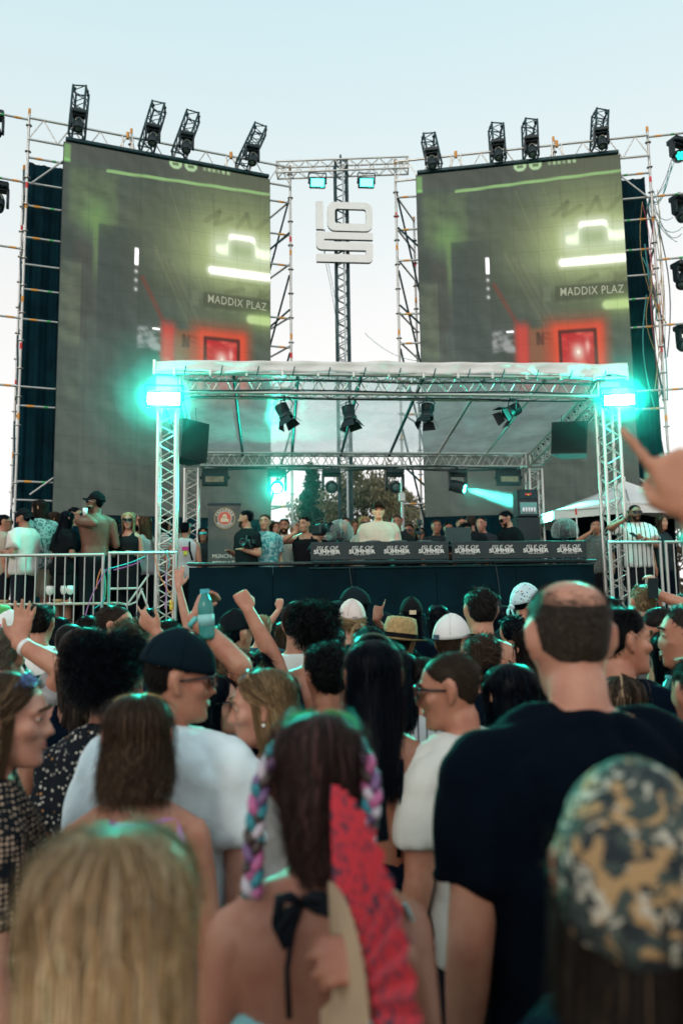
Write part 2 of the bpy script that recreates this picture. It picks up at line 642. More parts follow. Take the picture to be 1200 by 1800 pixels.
for x, lab in ((TX0, 'lattice side truss of the canopy on the balcony side'), (TX1, 'sloping lattice side truss of the canopy above the hanging speaker')):
    t = thing('side_truss', lab, 'truss', (x, 12.8, 4.7), group='canopy side trusses')
    truss(t, (x, TY + 0.17, 5.0), (x, RY2 - 0.17, 4.58), 0.28)

def film_material():
    m, N, L, P = nmat('clear_roof_film')
    out = N['Material Output']
    tr = N.new('ShaderNodeBsdfTransparent')
    tr.inputs[0].default_value = (0.80, 0.88, 0.88, 1)
    P.inputs['Base Color'].default_value = (0.74, 0.84, 0.83, 1)
    P.inputs['Roughness'].default_value = 0.25
    tl = N.new('ShaderNodeBsdfTranslucent')
    tl.inputs[0].default_value = (0.74, 0.84, 0.83, 1)
    a = N.new('ShaderNodeMixShader')
    a.inputs[0].default_value = 0.5
    b = N.new('ShaderNodeMixShader')
    L.new(P.outputs[0], a.inputs[1])
    L.new(tl.outputs[0], a.inputs[2])
    tc = N.new('ShaderNodeTexCoord')
    nz = N.new('ShaderNodeTexNoise')
    nz.inputs['Scale'].default_value = 1.6
    nz.inputs['Detail'].default_value = 8
    nz.inputs['Roughness'].default_value = 0.65
    L.new(tc.outputs['Object'], nz.inputs['Vector'])
    mr = N.new('ShaderNodeMapRange')
    mr.inputs['From Min'].default_value = 0.35
    mr.inputs['From Max'].default_value = 0.7
    mr.inputs['To Min'].default_value = 0.32
    mr.inputs['To Max'].default_value = 0.66
    L.new(nz.outputs['Fac'], mr.inputs['Value'])
    L.new(mr.outputs[0], b.inputs[0])
    L.new(tr.outputs[0], b.inputs[1])
    L.new(a.outputs[0], b.inputs[2])
    L.new(b.outputs[0], out.inputs['Surface'])
    bp = N.new('ShaderNodeBump')
    bp.inputs['Strength'].default_value = 0.4
    bp.inputs['Distance'].default_value = 0.03
    L.new(nz.outputs['Fac'], bp.inputs['Height'])
    L.new(bp.outputs[0], P.inputs['Normal'])
    return m


def valance_material():
    m, N, L, P = nmat('white_canopy_fabric')
    out = N['Material Output']
    P.inputs['Base Color'].default_value = (0.90, 0.89, 0.88, 1)
    P.inputs['Roughness'].default_value = 0.7
    tl = N.new('ShaderNodeBsdfTranslucent')
    tl.inputs[0].default_value = (0.80, 0.78, 0.77, 1)
    a = N.new('ShaderNodeMixShader')
    a.inputs[0].default_value = 0.15
    L.new(P.outputs[0], a.inputs[1])
    L.new(tl.outputs[0], a.inputs[2])
    L.new(a.outputs[0], out.inputs['Surface'])
    tc = N.new('ShaderNodeTexCoord')
    nz = N.new('ShaderNodeTexNoise')
    nz.inputs['Scale'].default_value = 2.5
    nz.inputs['Detail'].default_value = 5
    L.new(tc.outputs['Object'], nz.inputs['Vector'])
    bp = N.new('ShaderNodeBump')
    bp.inputs['Strength'].default_value = 0.5
    bp.inputs['Distance'].default_value = 0.03
    L.new(nz.outputs['Fac'], bp.inputs['Height'])
    L.new(bp.outputs[0], P.inputs['Normal'])
    return m


t = thing('stage_canopy', 'white-edged stage canopy with a see-through film roof over the DJ', 'canopy', (SC_X + 0.2, 12.5, 4.7))
n = 90
xs = np.linspace(TX0 - 0.15, TX1 + 0.24, n)
e0 = np.clip((xs - xs[0]) / 0.55, 0, 1)
e1 = np.clip((xs[-1] - xs) / 0.5, 0, 1)
top = 5.295 + 0.045 * (xs - xs[0]) / (xs[-1] - xs[0]) + 0.006 * np.sin(xs * 5)
bot = 5.135 + 0.012 * np.sin(xs * 2.3) + 0.018 * (1 - np.abs(np.sin(xs * PI / 1.0))) - 0.05 * np.sin(PI * e0) * 0 + 0.05 * np.exp(-((e1 - 0.5) / 0.3) ** 2) + 0.03 * np.exp(-((e0 - 0.6) / 0.3) ** 2)
yv = 10.86 + 0.012 * np.sin(xs * 7) + 0.01 * np.sin(xs * 3.1)
rows = []
for k in range(5):
    f = k / 4
    rows.append(np.stack([xs, yv + 0.02 * math.sin(f * 3) + 0.012 * np.sin(xs * 11 + f * 3), top * (1 - f) + bot * f], 1))
V = np.concatenate(rows + [r + np.array([0, 0.008, 0]) for r in rows])
F = []
for s in (0, 5):
    for k in range(4):
        for i in range(n - 1):
            q = ((s + k) * n + i, (s + k) * n + i + 1, (s + k + 1) * n + i + 1, (s + k + 1) * n + i)
            F.append(q if s == 0 else q[::-1])
for i in range(n - 1):
    F.append((i, 5 * n + i, 5 * n + i + 1, i + 1))
    F.append((4 * n + i, 4 * n + i + 1, 9 * n + i + 1, 9 * n + i))
link('valance', fast_mesh('valance', V, F, True), valance_material(), t)
nx, ny = 56, 30
gx, gy = np.meshgrid(np.linspace(TX0 - 0.12, TX1 + 0.2, nx), np.linspace(0, 1, ny))
gz = 5.275 - 0.53 * gy - 0.05 * np.abs(np.sin((gx - TX0) * PI / 0.91)) * np.sin(gy * PI) + 0.006 * np.sin(gx * 9 + gy * 14)
V = np.stack([gx, 10.9 + gy * 3.75, gz], -1).reshape(-1, 3)
F = np.array([(j * nx + i, j * nx + i + 1, (j + 1) * nx + i + 1, (j + 1) * nx + i) for j in range(ny - 1) for i in range(nx - 1)])
link('roof_film', fast_mesh('roof_film', V, F, True), film_material(), t)
for i in range(8):
    x = TX0 + 0.91 * i
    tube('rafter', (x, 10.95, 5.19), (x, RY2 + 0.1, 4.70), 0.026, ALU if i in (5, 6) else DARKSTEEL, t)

# ---------------------------------------------------------------- LED walls
def srgb(c):
    c = np.asarray(c, float) / 255.0
    return np.where(c <= 0.04045, c / 12.92, ((c + 0.055) / 1.055) ** 2.4)


def wnoise(x, y, seed, k=6, f0=1.0):
    q = np.random.default_rng(seed)
    out = np.zeros_like(x)
    for i in range(k):
        for _ in range(3):
            a = q.uniform(0, 2 * PI)
            f = f0 * 1.7 ** i
            out += np.sin((x * math.cos(a) + y * math.sin(a)) * f * 6.28 + q.uniform(0, 6.28) + 1.5 * np.sin(y * f * 2.3 + q.uniform(0, 6))) * 0.55 ** i
    return out / 3


def screen_picture(u, v):
    """the film running on the walls: a green-lit corridor, lamps, a red window; u right, v down, 0..1"""
    n1 = wnoise(u, v * 1.7, 3, 6, 1.2)
    n2 = wnoise(u, v * 1.7, 5, 5, 9.0)
    C = np.zeros(u.shape + (3,)) + np.array([84, 94, 86.0])
    n4 = wnoise(u * 3.0, v * 0.6, 9, 5, 6.0)
    C += (n1 * 5 + n2 * 4 + n4 * 4)[..., None]

    def sm(e0, e1, x):
        q = np.clip((x - e0) / (e1 - e0), 0, 1)
        return q * q * (3 - 2 * q)

    def mix(mask, col):
        nonlocal C
        mask = np.clip(mask, 0, 1)[..., None]
        C = C * (1 - mask) + np.array(col, float) * mask

    def rect(u0, u1, v0, v1, s=0.006):
        return sm(u0 - s, u0 + s, u) * (1 - sm(u1 - s, u1 + s, u)) * sm(v0 - s, v0 + s, v) * (1 - sm(v1 - s, v1 + s, v))

    def line(a, b, w, s=0.003):
        ax, ay, bx, by = a[0], a[1] * 1.7, b[0], b[1] * 1.7
        dx, dy = bx - ax, by - ay
        q = np.clip(((u - ax) * dx + (v * 1.7 - ay) * dy) / (dx * dx + dy * dy), 0, 1)
        d = np.hypot(u - ax - q * dx, v * 1.7 - ay - q * dy)
        return 1 - sm(w, w + s, d)

    def blob(cu, cv, ru, rv, p=1.0):
        return np.exp(-(((u - cu) / ru) ** 2 + ((v - cv) / rv) ** 2) * p)

    # lower part calmer and greyer, corridor wall on the right yellower
    mix(sm(0.45, 0.75, u) * (1 - sm(0.42, 0.62, v)) * 0.7, (104, 114, 88))
    mix(blob(0.85, 0.22, 0.36, 0.17) * 0.75, (146, 160, 108))
    mix(rect(0.26, 0.62, 0.10, 0.42, 0.1) * 0.5, (92, 100, 78))
    # plank lines converging
    for k in range(9):
        a = (0.42 + 0.07 * k, 0.075)
        b = (0.66 + 0.03 * k, 0.42)
        mix(line(a, b, 0.0015) * 0.35, (140, 150, 112) if k % 2 else (84, 92, 70))
    for k in range(16):
        vv = 0.10 + 0.022 * k
        mix(line((0.47 + 0.012 * k, vv), (1.0, vv - 0.012), 0.001) * 0.30, (92, 100, 74))
    # pale and dark graffiti
    strokes = [((0.67, 0.16), (0.74, 0.125)), ((0.74, 0.125), (0.72, 0.165)), ((0.72, 0.165), (0.80, 0.14)), ((0.83, 0.165), (0.88, 0.12)), ((0.88, 0.12), (0.9, 0.16)), ((0.93, 0.16), (1.0, 0.12)),
               ((0.78, 0.36), (0.86, 0.345)), ((0.86, 0.345), (0.84, 0.325)), ((0.84, 0.325), (0.90, 0.33)), ((0.92, 0.325), (0.95, 0.345)), ((0.99, 0.32), (0.94, 0.365)), ((0.97, 0.36), (1.0, 0.34))]
    for a, b in strokes:
        mix(line(a, b, 0.010) * 0.55, (84, 92, 66))
    # left: green lit rough wall, dark door block
    tex = 0.5 + 0.25 * n2 + 0.3 * n1
    mix(rect(0.03, 0.25, 0.065, 0.225, 0.02) * (0.25 + 0.5 * tex), (116, 138, 94))
    mix(blob(0.15, 0.20, 0.07, 0.05) * 0.6, (140, 190, 110))
    mix(rect(0.14, 0.165, 0.2, 0.42, 0.006) * 0.55 * (1 - sm(0.3, 0.42, v)), (128, 160, 100))
    mix(rect(0.165, 0.42, 0.215, 0.70, 0.004) * (1 - sm(0.35, 0.7, v) * 0.6) * (1 - sm(0.25, 0.42, u) * 0.6) * 0.5, (66, 76, 74))
    for a_, b_ in (((0.0, 0.26), (0.10, 0.30)), ((0.10, 0.30), (0.115, 0.45)), ((0.05, 0.34), (0.07, 0.50))):
        mix(line(a_, b_, 0.03, 0.03) * 0.4, (78, 80, 72))
    for k_ in range(5):
        mix(line((0.43 + 0.02 * k_, 0.26 + 0.01 * k_), (0.60 + 0.012 * k_, 0.47), 0.004, 0.012) * 0.35, (78, 84, 70) if k_ % 2 else (126, 132, 104))
    mix(rect(-0.1, 0.06, 0.23, 0.36, 0.02) * 0.6, (66, 78, 72))
    mix((np.abs(u - 0.045) < 0.05) * rect(0, 0.1, 0.33, 0.56, 0.015) * np.clip(tex, 0, 1) * 0.55, (128, 142, 112))
    mix(rect(0.0, 0.03, 0.005, 0.055, 0.003), (150, 214, 128))
    mix(line((0.2, 0.062), (1.0, 0.047), 0.006), (160, 204, 134))
    mix(rect(0.0, 1.0, 0.0, 0.045, 0.002) * 0.35, (92, 92, 84))
    for cu in (0.52, 0.595):
        d = np.hypot(u - cu, (v - 0.002) * 1.7)
        mix((1 - sm(0.03, 0.034, d)), (196, 232, 178))
        mix((np.abs(u - cu) < 0.016) * rect(cu - 0.016, cu + 0.016, 0.002, 0.010, 0.002), (110, 130, 96))
    for k in range(6):
        mix(rect(0.655 + k * 0.024, 0.655 + k * 0.024 + 0.015, 0.0, 0.010, 0.002) * (0.9 if k % 3 else 0.6), (196, 232, 178))
    # lamps
    mix(blob(0.87, 0.235, 0.30, 0.095) * 0.97, (212, 228, 158))
    mix(blob(0.87, 0.30, 0.26, 0.04) * 0.7, (206, 226, 160))
    mix(rect(0.70, 1.04, 0.198, 0.272, 0.035), (236, 250, 214))
    mix(rect(0.78, 0.93, 0.180, 0.212, 0.022), (246, 252, 232))
    mix(rect(0.80, 0.91, 0.210, 0.255, 0.022) * 0.55, (150, 172, 112))
    mix(line((0.705, 0.302), (1.02, 0.301), 0.010, 0.035), (246, 252, 226))
    mix(rect(0.66, 1.02, 0.368, 0.412, 0.005) * 0.8, (84, 92, 70))
    mix(line((0.90, 0.432), (1.02, 0.432), 0.012, 0.02), (228, 250, 190))
    mix(blob(0.97, 0.43, 0.1, 0.03) * 0.6, (190, 226, 130))
    mix(rect(0.605, 0.64, 0.368, 0.41, 0.004) * 0.6, (126, 136, 110))
    # small white slit lamp and sparkle
    mix(rect(0.332, 0.35, 0.268, 0.318, 0.004), (246, 244, 246))
    for vv in (0.335, 0.36, 0.385):
        mix(blob(0.34, vv, 0.008, 0.006), (226, 222, 226))
    # red zone
    mix(line((0.37, 0.35), (0.50, 0.50), 0.002, 0.016) * 0.5, (150, 66, 54))
    mix(rect(0.46, 0.53, 0.47, 0.66, 0.022), (216, 80, 68))
    mix(rect(0.53, 0.64, 0.485, 0.67, 0.01) * 0.8, (164, 104, 72))
    for a, b in (((0.57, 0.50), (0.57, 0.53)), ((0.57, 0.50), (0.59, 0.53)), ((0.59, 0.53), (0.595, 0.50)), ((0.61, 0.50), (0.635, 0.505)), ((0.61, 0.515), (0.635, 0.52))):
        mix(line(a, b, 0.006) * 0.8, (88, 62, 50))
    mix(rect(0.60, 0.90, 0.465, 0.68, 0.035) * 0.75, (206, 84, 58))
    mix(rect(0.64, 0.875, 0.478, 0.66, 0.018), (240, 88, 58))
    mix(rect(0.665, 0.845, 0.495, 0.66, 0.004), (96, 42, 36))
    mix(rect(0.68, 0.83, 0.505, 0.655, 0.004), (208, 44, 46))
    mix(np.clip(n2 * 0.6 + 0.1, 0, 1) * rect(0.68, 0.83, 0.505, 0.655, 0.004), (250, 120, 100))
    mix(blob(0.755, 0.56, 0.03, 0.025), (255, 232, 214))
    mix(blob(0.80, 0.545, 0.012, 0.02), (255, 190, 180))
    mix(rect(0.35, 0.46, 0.485, 0.55, 0.006) * np.clip(0.5 + n2, 0, 1), (168, 170, 168))
    mix(rect(0.42, 0.455, 0.487, 0.493, 0.003), (246, 246, 246))
    # lit area lower left wall faint
    mix(rect(0.03, 0.10, 0.63, 0.70, 0.02) * 0.3 * tex, (124, 138, 110))
    C += (n2 * 2)[..., None]
    lin = srgb(np.clip(C, 0, 255))
    hot = np.clip((C.min(-1) - 205) / 40, 0, 1)[..., None]
    return lin * (1 + 2.8 * hot)


def screen_material():
    m, N, L, P = nmat('led_screen_film')
    at = N.new('ShaderNodeAttribute')
    at.attribute_name = 'film'
    P.inputs['Base Color'].default_value = (0.02, 0.02, 0.02, 1)
    P.inputs['Roughness'].default_value = 0.6
    tc = N.new('ShaderNodeTexCoord')
    # faint seams between the square modules and scan lines of the pixels
    mp = N.new('ShaderNodeMapping')
    mp.inputs['Scale'].default_value = (1, 1, 1)
    L.new(tc.outputs['Object'], mp.inputs['Vector'])
    br = N.new('ShaderNodeTexBrick')
    br.offset = 0.0
    br.inputs['Scale'].default_value = 1.0
    br.inputs['Mortar Size'].default_value = 0.007
    br.inputs['Brick Width'].default_value = 0.5
    br.inputs['Row Height'].default_value = 0.5
    br.inputs['Color1'].default_value = (1, 1, 1, 1)
    br.inputs['Color2'].default_value = (0.94, 0.95, 0.95, 1)
    br.inputs['Mortar'].default_value = (0.80, 0.80, 0.80, 1)
    L.new(mp.outputs[0], br.inputs['Vector'])
    mx = N.new('ShaderNodeMix')
    mx.data_type = 'RGBA'
    mx.blend_type = 'MULTIPLY'
    mx.inputs['Factor'].default_value = 1.0
    L.new(at.outputs['Color'], mx.inputs['A'])
    L.new(br.outputs['Color'], mx.inputs['B'])
    L.new(mx.outputs['Result'], P.inputs['Emission Color'])
    P.inputs['Emission Strength'].default_value = 0.80
    P.inputs['Specular IOR Level'].default_value = 0.08
    return m


SW, SH, SZ0 = 4.22, 7.45, 3.70
nu, nv = 200, 330
uu, vv = np.meshgrid(np.linspace(0, 1, nu), np.linspace(0, 1, nv))
pic = screen_picture(uu, vv)
V = np.stack([uu * SW, (1 - vv) * SH, 0 * uu], -1).reshape(-1, 3)     # local: x along, y up, z towards the viewer
ii = (np.arange(nv - 1)[:, None] * nu + np.arange(nu - 1)[None, :]).ravel()
F = np.stack([ii, ii + nu, ii + nu + 1, ii + 1], 1)
screen_me = fast_mesh('display', V, F, True)
ca = screen_me.color_attributes.new('film', 'FLOAT_COLOR', 'POINT')
ca.data.foreach_set('color', np.concatenate([pic.reshape(-1, 3), np.ones((nu * nv, 1))], 1).astype(np.float32).ravel())
SCR = screen_material()
SCRTEXT = emit('screen_lettering', tuple(srgb((150, 154, 132))), 0.8)
SCREENS = []
for xl, yl, xr, yr, lab in ((-4.09, 15.2, 0.0, 16.36, 'tall LED wall showing a green corridor film, behind the balcony crowd'),
                            (3.12, 16.0, 7.165, 14.96, 'tall LED wall showing a green corridor film, behind the umbrella')):
    t = thing('led_wall', lab, 'screen', (xl, yl, SZ0), group='LED walls beside the mast')
    ux = Vector((xr - xl, yr - yl, 0)).normalized()
    nf = Vector((ux.y, -ux.x, 0))          # towards the viewer
    M = Matrix(((ux.x, 0, nf.x, xl), (ux.y, 0, nf.y, yl), (0, 1, 0, SZ0), (0, 0, 0, 1)))
    o = link('display', screen_me, SCR, t, False)
    o.matrix_basis = Matrix.Translation((-xl, -yl, -SZ0)) @ M
    SCREENS.append((Vector((xl, yl, 0)), ux, nf))
    rotM = Matrix((ux, -nf, Vector((0, 0, 1)))).transposed()
    c = Vector((xl, yl, SZ0)) + ux * SW / 2 + Vector((0, 0, SH / 2)) - nf * 0.06
    MB().box(c, (SW + 0.02, 0.10, SH + 0.02), rot=rotM).build('cabinet_backs', BLACKPLASTIC, t)
    c = Vector((xl, yl, SZ0 + SH + 0.05)) + ux * SW / 2 - nf * 0.02
    MB().box(c, (SW - 0.05, 0.16, 0.07), rot=rotM, bevel=0.01).build('hanging_bar', DARKSTEEL, t)
    TM = M @ Matrix.Translation((0.832 * SW, (1 - 0.389) * SH, 0.004)) @ Matrix.Rotation(R(-1.5), 4, 'Z')
    letters('lettering', 'MADDIX PLAZ', TM, SCRTEXT, t, size=0.245, sx=0.735, offset=0.002, space=1.10)

# ---------------------------------------------------------------- scaffolding round the LED walls
def post(root, x, y, z0, z1, seed):
    tube('standard', (x, y, z0), (x, y, z1), 0.026, GALV, root)
    q = random.Random(seed)
    z = z0 + 0.4
    while z < z1:
        MB().lathe([(0.03, -0.006), (0.062, -0.006), (0.062, 0.006), (0.03, 0.006)], (x, y, z), 10).build('rosette', GALV, root)
        z += 0.55
    for zz, mm in ((z1 - 0.03, ORANGE), (z1 - 2.0, ORANGE), (z1 - 1.1 - q.random(), REDTAPE), (z1 - 4.2 - q.random(), REDTAPE), (z1 - 3.9, ORANGE), (z1 - 6.2, ORANGE)):
        if zz > z0:
            tube('tape_band', (x, y, zz), (x, y, zz + 0.12), 0.0275, mm, root)


def ledger(root, a, b, taped=True):
    tube('ledger', a, b, 0.022, GALV, root)
    a, b = Vector(a), Vector(b)
    if taped:
        d = (b - a).normalized()
        tube('tape_band', a + d * 0.14, a + d * 0.27, 0.0235, ORANGE, root)
        if (b - a).length > 1.4:
            tube('tape_band', a + d * 0.45, a + d * 0.52, 0.0235, GREENTAPE, root)


TOPZ = 11.56
SCAF_IN = []
for si, (E, ux, nf) in enumerate(SCREENS):
    nb_ = -nf
    if si == 0:
        base = E
        ud = ux
        lab = ('galvanised scaffold tower standing at the outer edge of the balcony-side LED wall', 'galvanised scaffold tower between the mast and the balcony-side LED wall')
    else:
        base = E + ux * SW
        ud = -ux
        lab = ('cable-draped scaffold tower at the outer edge of the umbrella-side LED wall', 'galvanised scaffold tower between the mast and the umbrella-side LED wall')
    P = lambda s, tt, z: tuple(base + ud * s + nb_ * tt + Vector((0, 0, z)))
    s_out, s_in = (-0.66, 4.72) if si == 0 else (-0.60, 4.68)
    zs = [2.2, 3.95, 4.3, 5.75, 6.12, 7.45, 8.05, 8.55, 9.1, 9.75, 10.22, 10.75]
    # outer tower
    t = thing('scaffold_tower', lab[0], 'scaffold', P(s_out, 0.3, 0), group='scaffold towers')
    for s, tt in ((s_out, 0.12), (s_out - 0.10, 1.35), (1.3, 0.12), (1.3, 1.35)):
        q = P(s, tt, 0)
        post(t, q[0], q[1], 0.02, TOPZ + (0.12 if tt < 1 else -0.4), int(s * 97) + si)
    for k, z in enumerate(zs):
        ledger(t, P(s_out, 0.12, z), P(1.3, 0.12, z), k % 3 != 1)
        if k % 2 == 0:
            ledger(t, P(s_out - 0.10, 1.35, z), P(1.3, 1.35, z), False)
            ledger(t, P(s_out, 0.12, z + 0.05), P(s_out - 0.10, 1.35, z + 0.05), False)
    for k in range(5):
        z = 2.2 + 1.8 * k
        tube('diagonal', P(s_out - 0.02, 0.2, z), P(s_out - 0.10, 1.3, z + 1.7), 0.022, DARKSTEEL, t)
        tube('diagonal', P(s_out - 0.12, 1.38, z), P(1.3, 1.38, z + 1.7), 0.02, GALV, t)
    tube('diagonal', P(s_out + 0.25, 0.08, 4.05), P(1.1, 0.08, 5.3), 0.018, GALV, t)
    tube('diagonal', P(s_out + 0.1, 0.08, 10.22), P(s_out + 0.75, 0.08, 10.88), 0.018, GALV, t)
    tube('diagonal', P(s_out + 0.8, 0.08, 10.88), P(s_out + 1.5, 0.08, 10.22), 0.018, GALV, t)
    # outriggers towards the side with lamps
    for z in (TOPZ - 0.02, 10.22, 8.85, 7.46, 6.12):
        ledger(t, P(s_out, 0.12, z), P(s_out - 2.6, 0.1, z + 0.02), True)
    # inner tower
    t2 = thing('scaffold_tower', lab[1], 'scaffold', P(s_in, 0.3, 0), group='scaffold towers')
    for s, tt in ((s_in, 0.12), (s_in - 0.3, 1.35), (s_in - 1.2, 0.2), (s_in - 1.2, 1.35)):
        q = P(s, tt, 0)
        post(t2, q[0], q[1], 0.02, TOPZ - (0.02 if tt < 0.15 else 0.75), int(s * 91) + si)
    for k, z in enumerate((2.2, 4.0, 5.9, 6.55, 7.45, 8.1, 9.3, 10.0, 10.75)):
        ledger(t2, P(s_in, 0.12, z), P(s_in - 1.2, 0.2, z), True)
        ledger(t2, P(s_in, 0.12, z + 0.05), P(s_in - 0.3, 1.35, z + 0.05), False)
    for k in range(4):
        z = 3.6 + 1.75 * k
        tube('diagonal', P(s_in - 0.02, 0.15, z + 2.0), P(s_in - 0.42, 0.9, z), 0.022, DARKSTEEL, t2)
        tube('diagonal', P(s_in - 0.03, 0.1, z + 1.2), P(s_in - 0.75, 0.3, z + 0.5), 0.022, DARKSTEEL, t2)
    SCAF_IN.append(P(s_in, 0.12, TOPZ))
    # lattice girder along the top
    t3 = thing('lattice_girder', 'flat lattice girder along the top of the %s LED wall' % ('balcony-side' if si == 0 else 'umbrella-side'), 'girder', P(0, 0.1, TOPZ), group='lattice girders above the LED walls')
    z1, z0 = TOPZ - 0.02, TOPZ - 0.47
    tube('chord', P(s_out, 0.05, z1), P(s_in, 0.05, z1), 0.024, ALU, t3)
    tube('chord', P(s_out, 0.05, z0), P(s_in, 0.05, z0), 0.024, ALU, t3)
    nseg = 10
    for k in range(nseg):
        sa, sb = s_out + (s_in - s_out) * k / nseg, s_out + (s_in - s_out) * (k + 1) / nseg
        sm_ = (sa + sb) / 2
        tube('brace', P(sa, 0.05, z0), P(sm_, 0.05, z1), 0.013, ALU, t3, 6)
        tube('brace', P(sm_, 0.05, z1), P(sb, 0.05, z0), 0.013, ALU, t3, 6)
        if k in (3, 7):
            tube('coupler', P(sm_, 0.05, z1 - 0.05), P(sm_, 0.05, z1 + 0.09), 0.035, ORANGE, t3)
            for dd in (-0.1, 0.1):
                tube('upright', P(sm_ + dd, 0.05, z0), P(sm_ + dd, 0.05, z1), 0.02, ALU, t3)
    # black drapes
    t4 = thing('black_drape', 'black drape hung behind the %s LED wall' % ('balcony-side' if si == 0 else 'umbrella-side'), 'drape', P(2, 0.8, 0.0), group='black drapes behind the LED walls')
    npl = 200
    ss = np.linspace(s_out + 0.0, s_in - 0.42, npl)
    topz = 10.98 + 0.05 * np.sin(ss * 3) - 0.10 * np.clip(ss - s_out, 0, 1) * (ss < 0.5)
    wob = 0.03 * np.sin(ss * 2 * PI / 0.28) + 0.015 * np.sin(ss * 2 * PI / 0.11)
    A = np.array([P(s, 0.62 + w, 0.02) for s, w in zip(ss, wob)])
    B = np.array([P(s, 0.62 + w * 0.7, z) for s, w, z in zip(ss, wob, topz)])
    bk = np.array(nb_) * 0.012
    V = np.concatenate([A, B, A + bk, B + bk])
    F = [(i, i + 1, npl + i + 1, npl + i) for i in range(npl - 1)] + [(2 * npl + i, 3 * npl + i, 3 * npl + i + 1, 2 * npl + i + 1) for i in range(npl - 1)]
    F += [(npl + i, npl + i + 1, 3 * npl + i + 1, 3 * npl + i) for i in range(npl - 1)]
    link('cloth', fast_mesh('cloth', V, F, True), BLACKCLOTH, t4)
    # dark skirt below the wall
    A = np.array([P(s, 0.0 + w * 0.5, 0.02) for s, w in zip(ss, wob)])
    B = np.array([P(s, 0.0 + w * 0.5, SZ0 - 0.01) for s, w in zip(ss, wob)])
    V = np.concatenate([A, B, A + bk, B + bk])
    link('lower_skirt', fast_mesh('lower_skirt', V, F, True), BLACKCLOTH, t4)

# ---------------------------------------------------------------- mast, sign, top truss with floods
MX, MY = at_y(600, 400, 16.5).x, 16.5
t = thing('lattice_mast', 'dark lattice mast rising behind the canopy and carrying the white letter sign', 'mast', (MX, MY, 0))
ztop = at_y(600, 277, 16.5).z
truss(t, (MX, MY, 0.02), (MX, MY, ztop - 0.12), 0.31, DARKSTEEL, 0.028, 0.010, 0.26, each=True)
tube('tip', (MX, MY, ztop - 0.15), (MX, MY, ztop + 0.06), 0.022, DARKSTEEL, t)
for sx in (-1, 1):
    tube('tip_stay', (MX + sx * 0.12, MY, ztop - 0.12), (MX, MY, ztop), 0.014, DARKSTEEL, t)
tube('light_strip', (MX + 0.03, MY - 0.17, 3), (MX + 0.03, MY - 0.17, ztop - 0.25), 0.02, mat('milky_strip', (0.55, 0.62, 0.66), 0.4), t)
t = thing('top_truss', 'slim silver truss bridging the two LED walls at the very top', 'truss', (MX, 16.3, TOPZ))
a0, a1 = Vector(SCAF_IN[0]), Vector(SCAF_IN[1])
truss(t, a0 + Vector((-0.3, 0, -0.05)), a1 + Vector((0.3, 0, -0.05)), 0.30, ALU, 0.02, 0.008, 0.34)

SIGN = mat('white_sign_face', (0.90, 0.88, 0.88), 0.45, 0, 0.02)
SIGNSIDE = mat('dark_sign_edge', (0.03, 0.05, 0.05), 0.5)
SY = 16.18
o = at_y(606, 408, SY)
k = (at_y(655, 408, SY).x - at_y(555, 408, SY).x) / 480.0      # metres per unit of the sign drawing
t = thing('letter_sign', 'white block-letter IOS sign on the mast, bold rounded letters', 'sign', (o.x, SY, o.z))


def rrect(x0, y0, x1, y1, r, n=6, corners=(1, 1, 1, 1)):
    pts = []
    for (cx, cy, a0_, on) in ((x1 - r, y1 - r, 0, corners[0]), (x0 + r, y1 - r, 90, corners[1]), (x0 + r, y0 + r, 180, corners[2]), (x1 - r, y0 + r, 270, corners[3])):
        if on:
            pts += [(cx + r * math.cos(R(a0_ + 90 * i / n)), cy + r * math.sin(R(a0_ + 90 * i / n))) for i in range(n + 1)]
        else:
            sx, sy = {0: (1, 1), 90: (-1, 1), 180: (-1, -1), 270: (1, -1)}[a0_]
            pts.append((cx + sx * r, cy + sy * r))
    return pts


def sign_place(a, b, tt):
    return (o.x + (a - 240) * k, SY + tt, o.z - (b - 267) * k)


def sign_piece(name, outer, inner=None):
    th = 0.07
    if inner is None:
        MB().prism(outer, 0.012, sign_place).build(name, SIGN, t)
        MB().prism(outer, th, lambda a, b, q: sign_place(a, b, q + 0.0125)).build('return', SIGNSIDE, t)
    else:
        n = len(outer)
        for nm, mm, y0, y1 in ((name, SIGN, 0, 0.012), ('return', SIGNSIDE, 0.0125, th)):
            V = [sign_place(a, b, q) for q in (y0, y1) for poly in (outer, inner) for a, b in poly]
            F = []
            for i in range(n):
                j = (i + 1) % n
                F += [(i, j, n + j, n + i), (2 * n + i, 3 * n + i, 3 * n + j, 2 * n + j), (i, 2 * n + i, 2 * n + j, j), (n + i, n + j, 3 * n + j, 3 * n + i)]
            MB().add(V, F).build(nm, mm, t)


sign_piece('letter_i', [(0, 0), (62, 0), (62, 245), (0, 245)])
sign_piece('letter_o', rrect(95, 0, 475, 255, 62), rrect(158, 60, 420, 190, 22))
S = []
outer = [(475, 262), (475, 332), (66, 332), (66, 352), (412, 352)]
S = rrect(0, 262, 475, 332, 20, corners=(0, 0, 0, 0))
sign_piece('letter_s', [(475, 268), (475, 330), (66, 330), (66, 352), (440, 352)] + [(475 - 30 + 30 * math.sin(R(q)), 382 - 30 * math.cos(R(q))) for q in range(10, 91, 16)]
           + [(475 - 40 + 40 * math.cos(R(q)), 480 + 50 * math.sin(R(q))) for q in range(0, 91, 15)] + [(0, 530), (0, 462), (415, 462), (415, 424), (50, 424)]
           + [(45 - 45 * math.sin(R(q)), 385 + 39 * math.cos(R(q))) for q in range(0, 91, 15)] + [(0, 268)])
for a, b in ((420, 258), (70, 250), (70, 440), (300, 258)):
    q0, q1 = sign_place(a, b - 20, 0.1), sign_place(a, b + 40, 0.1)
    tube('mounting_bar', q0, q1, 0.012, DARKSTEEL, t)
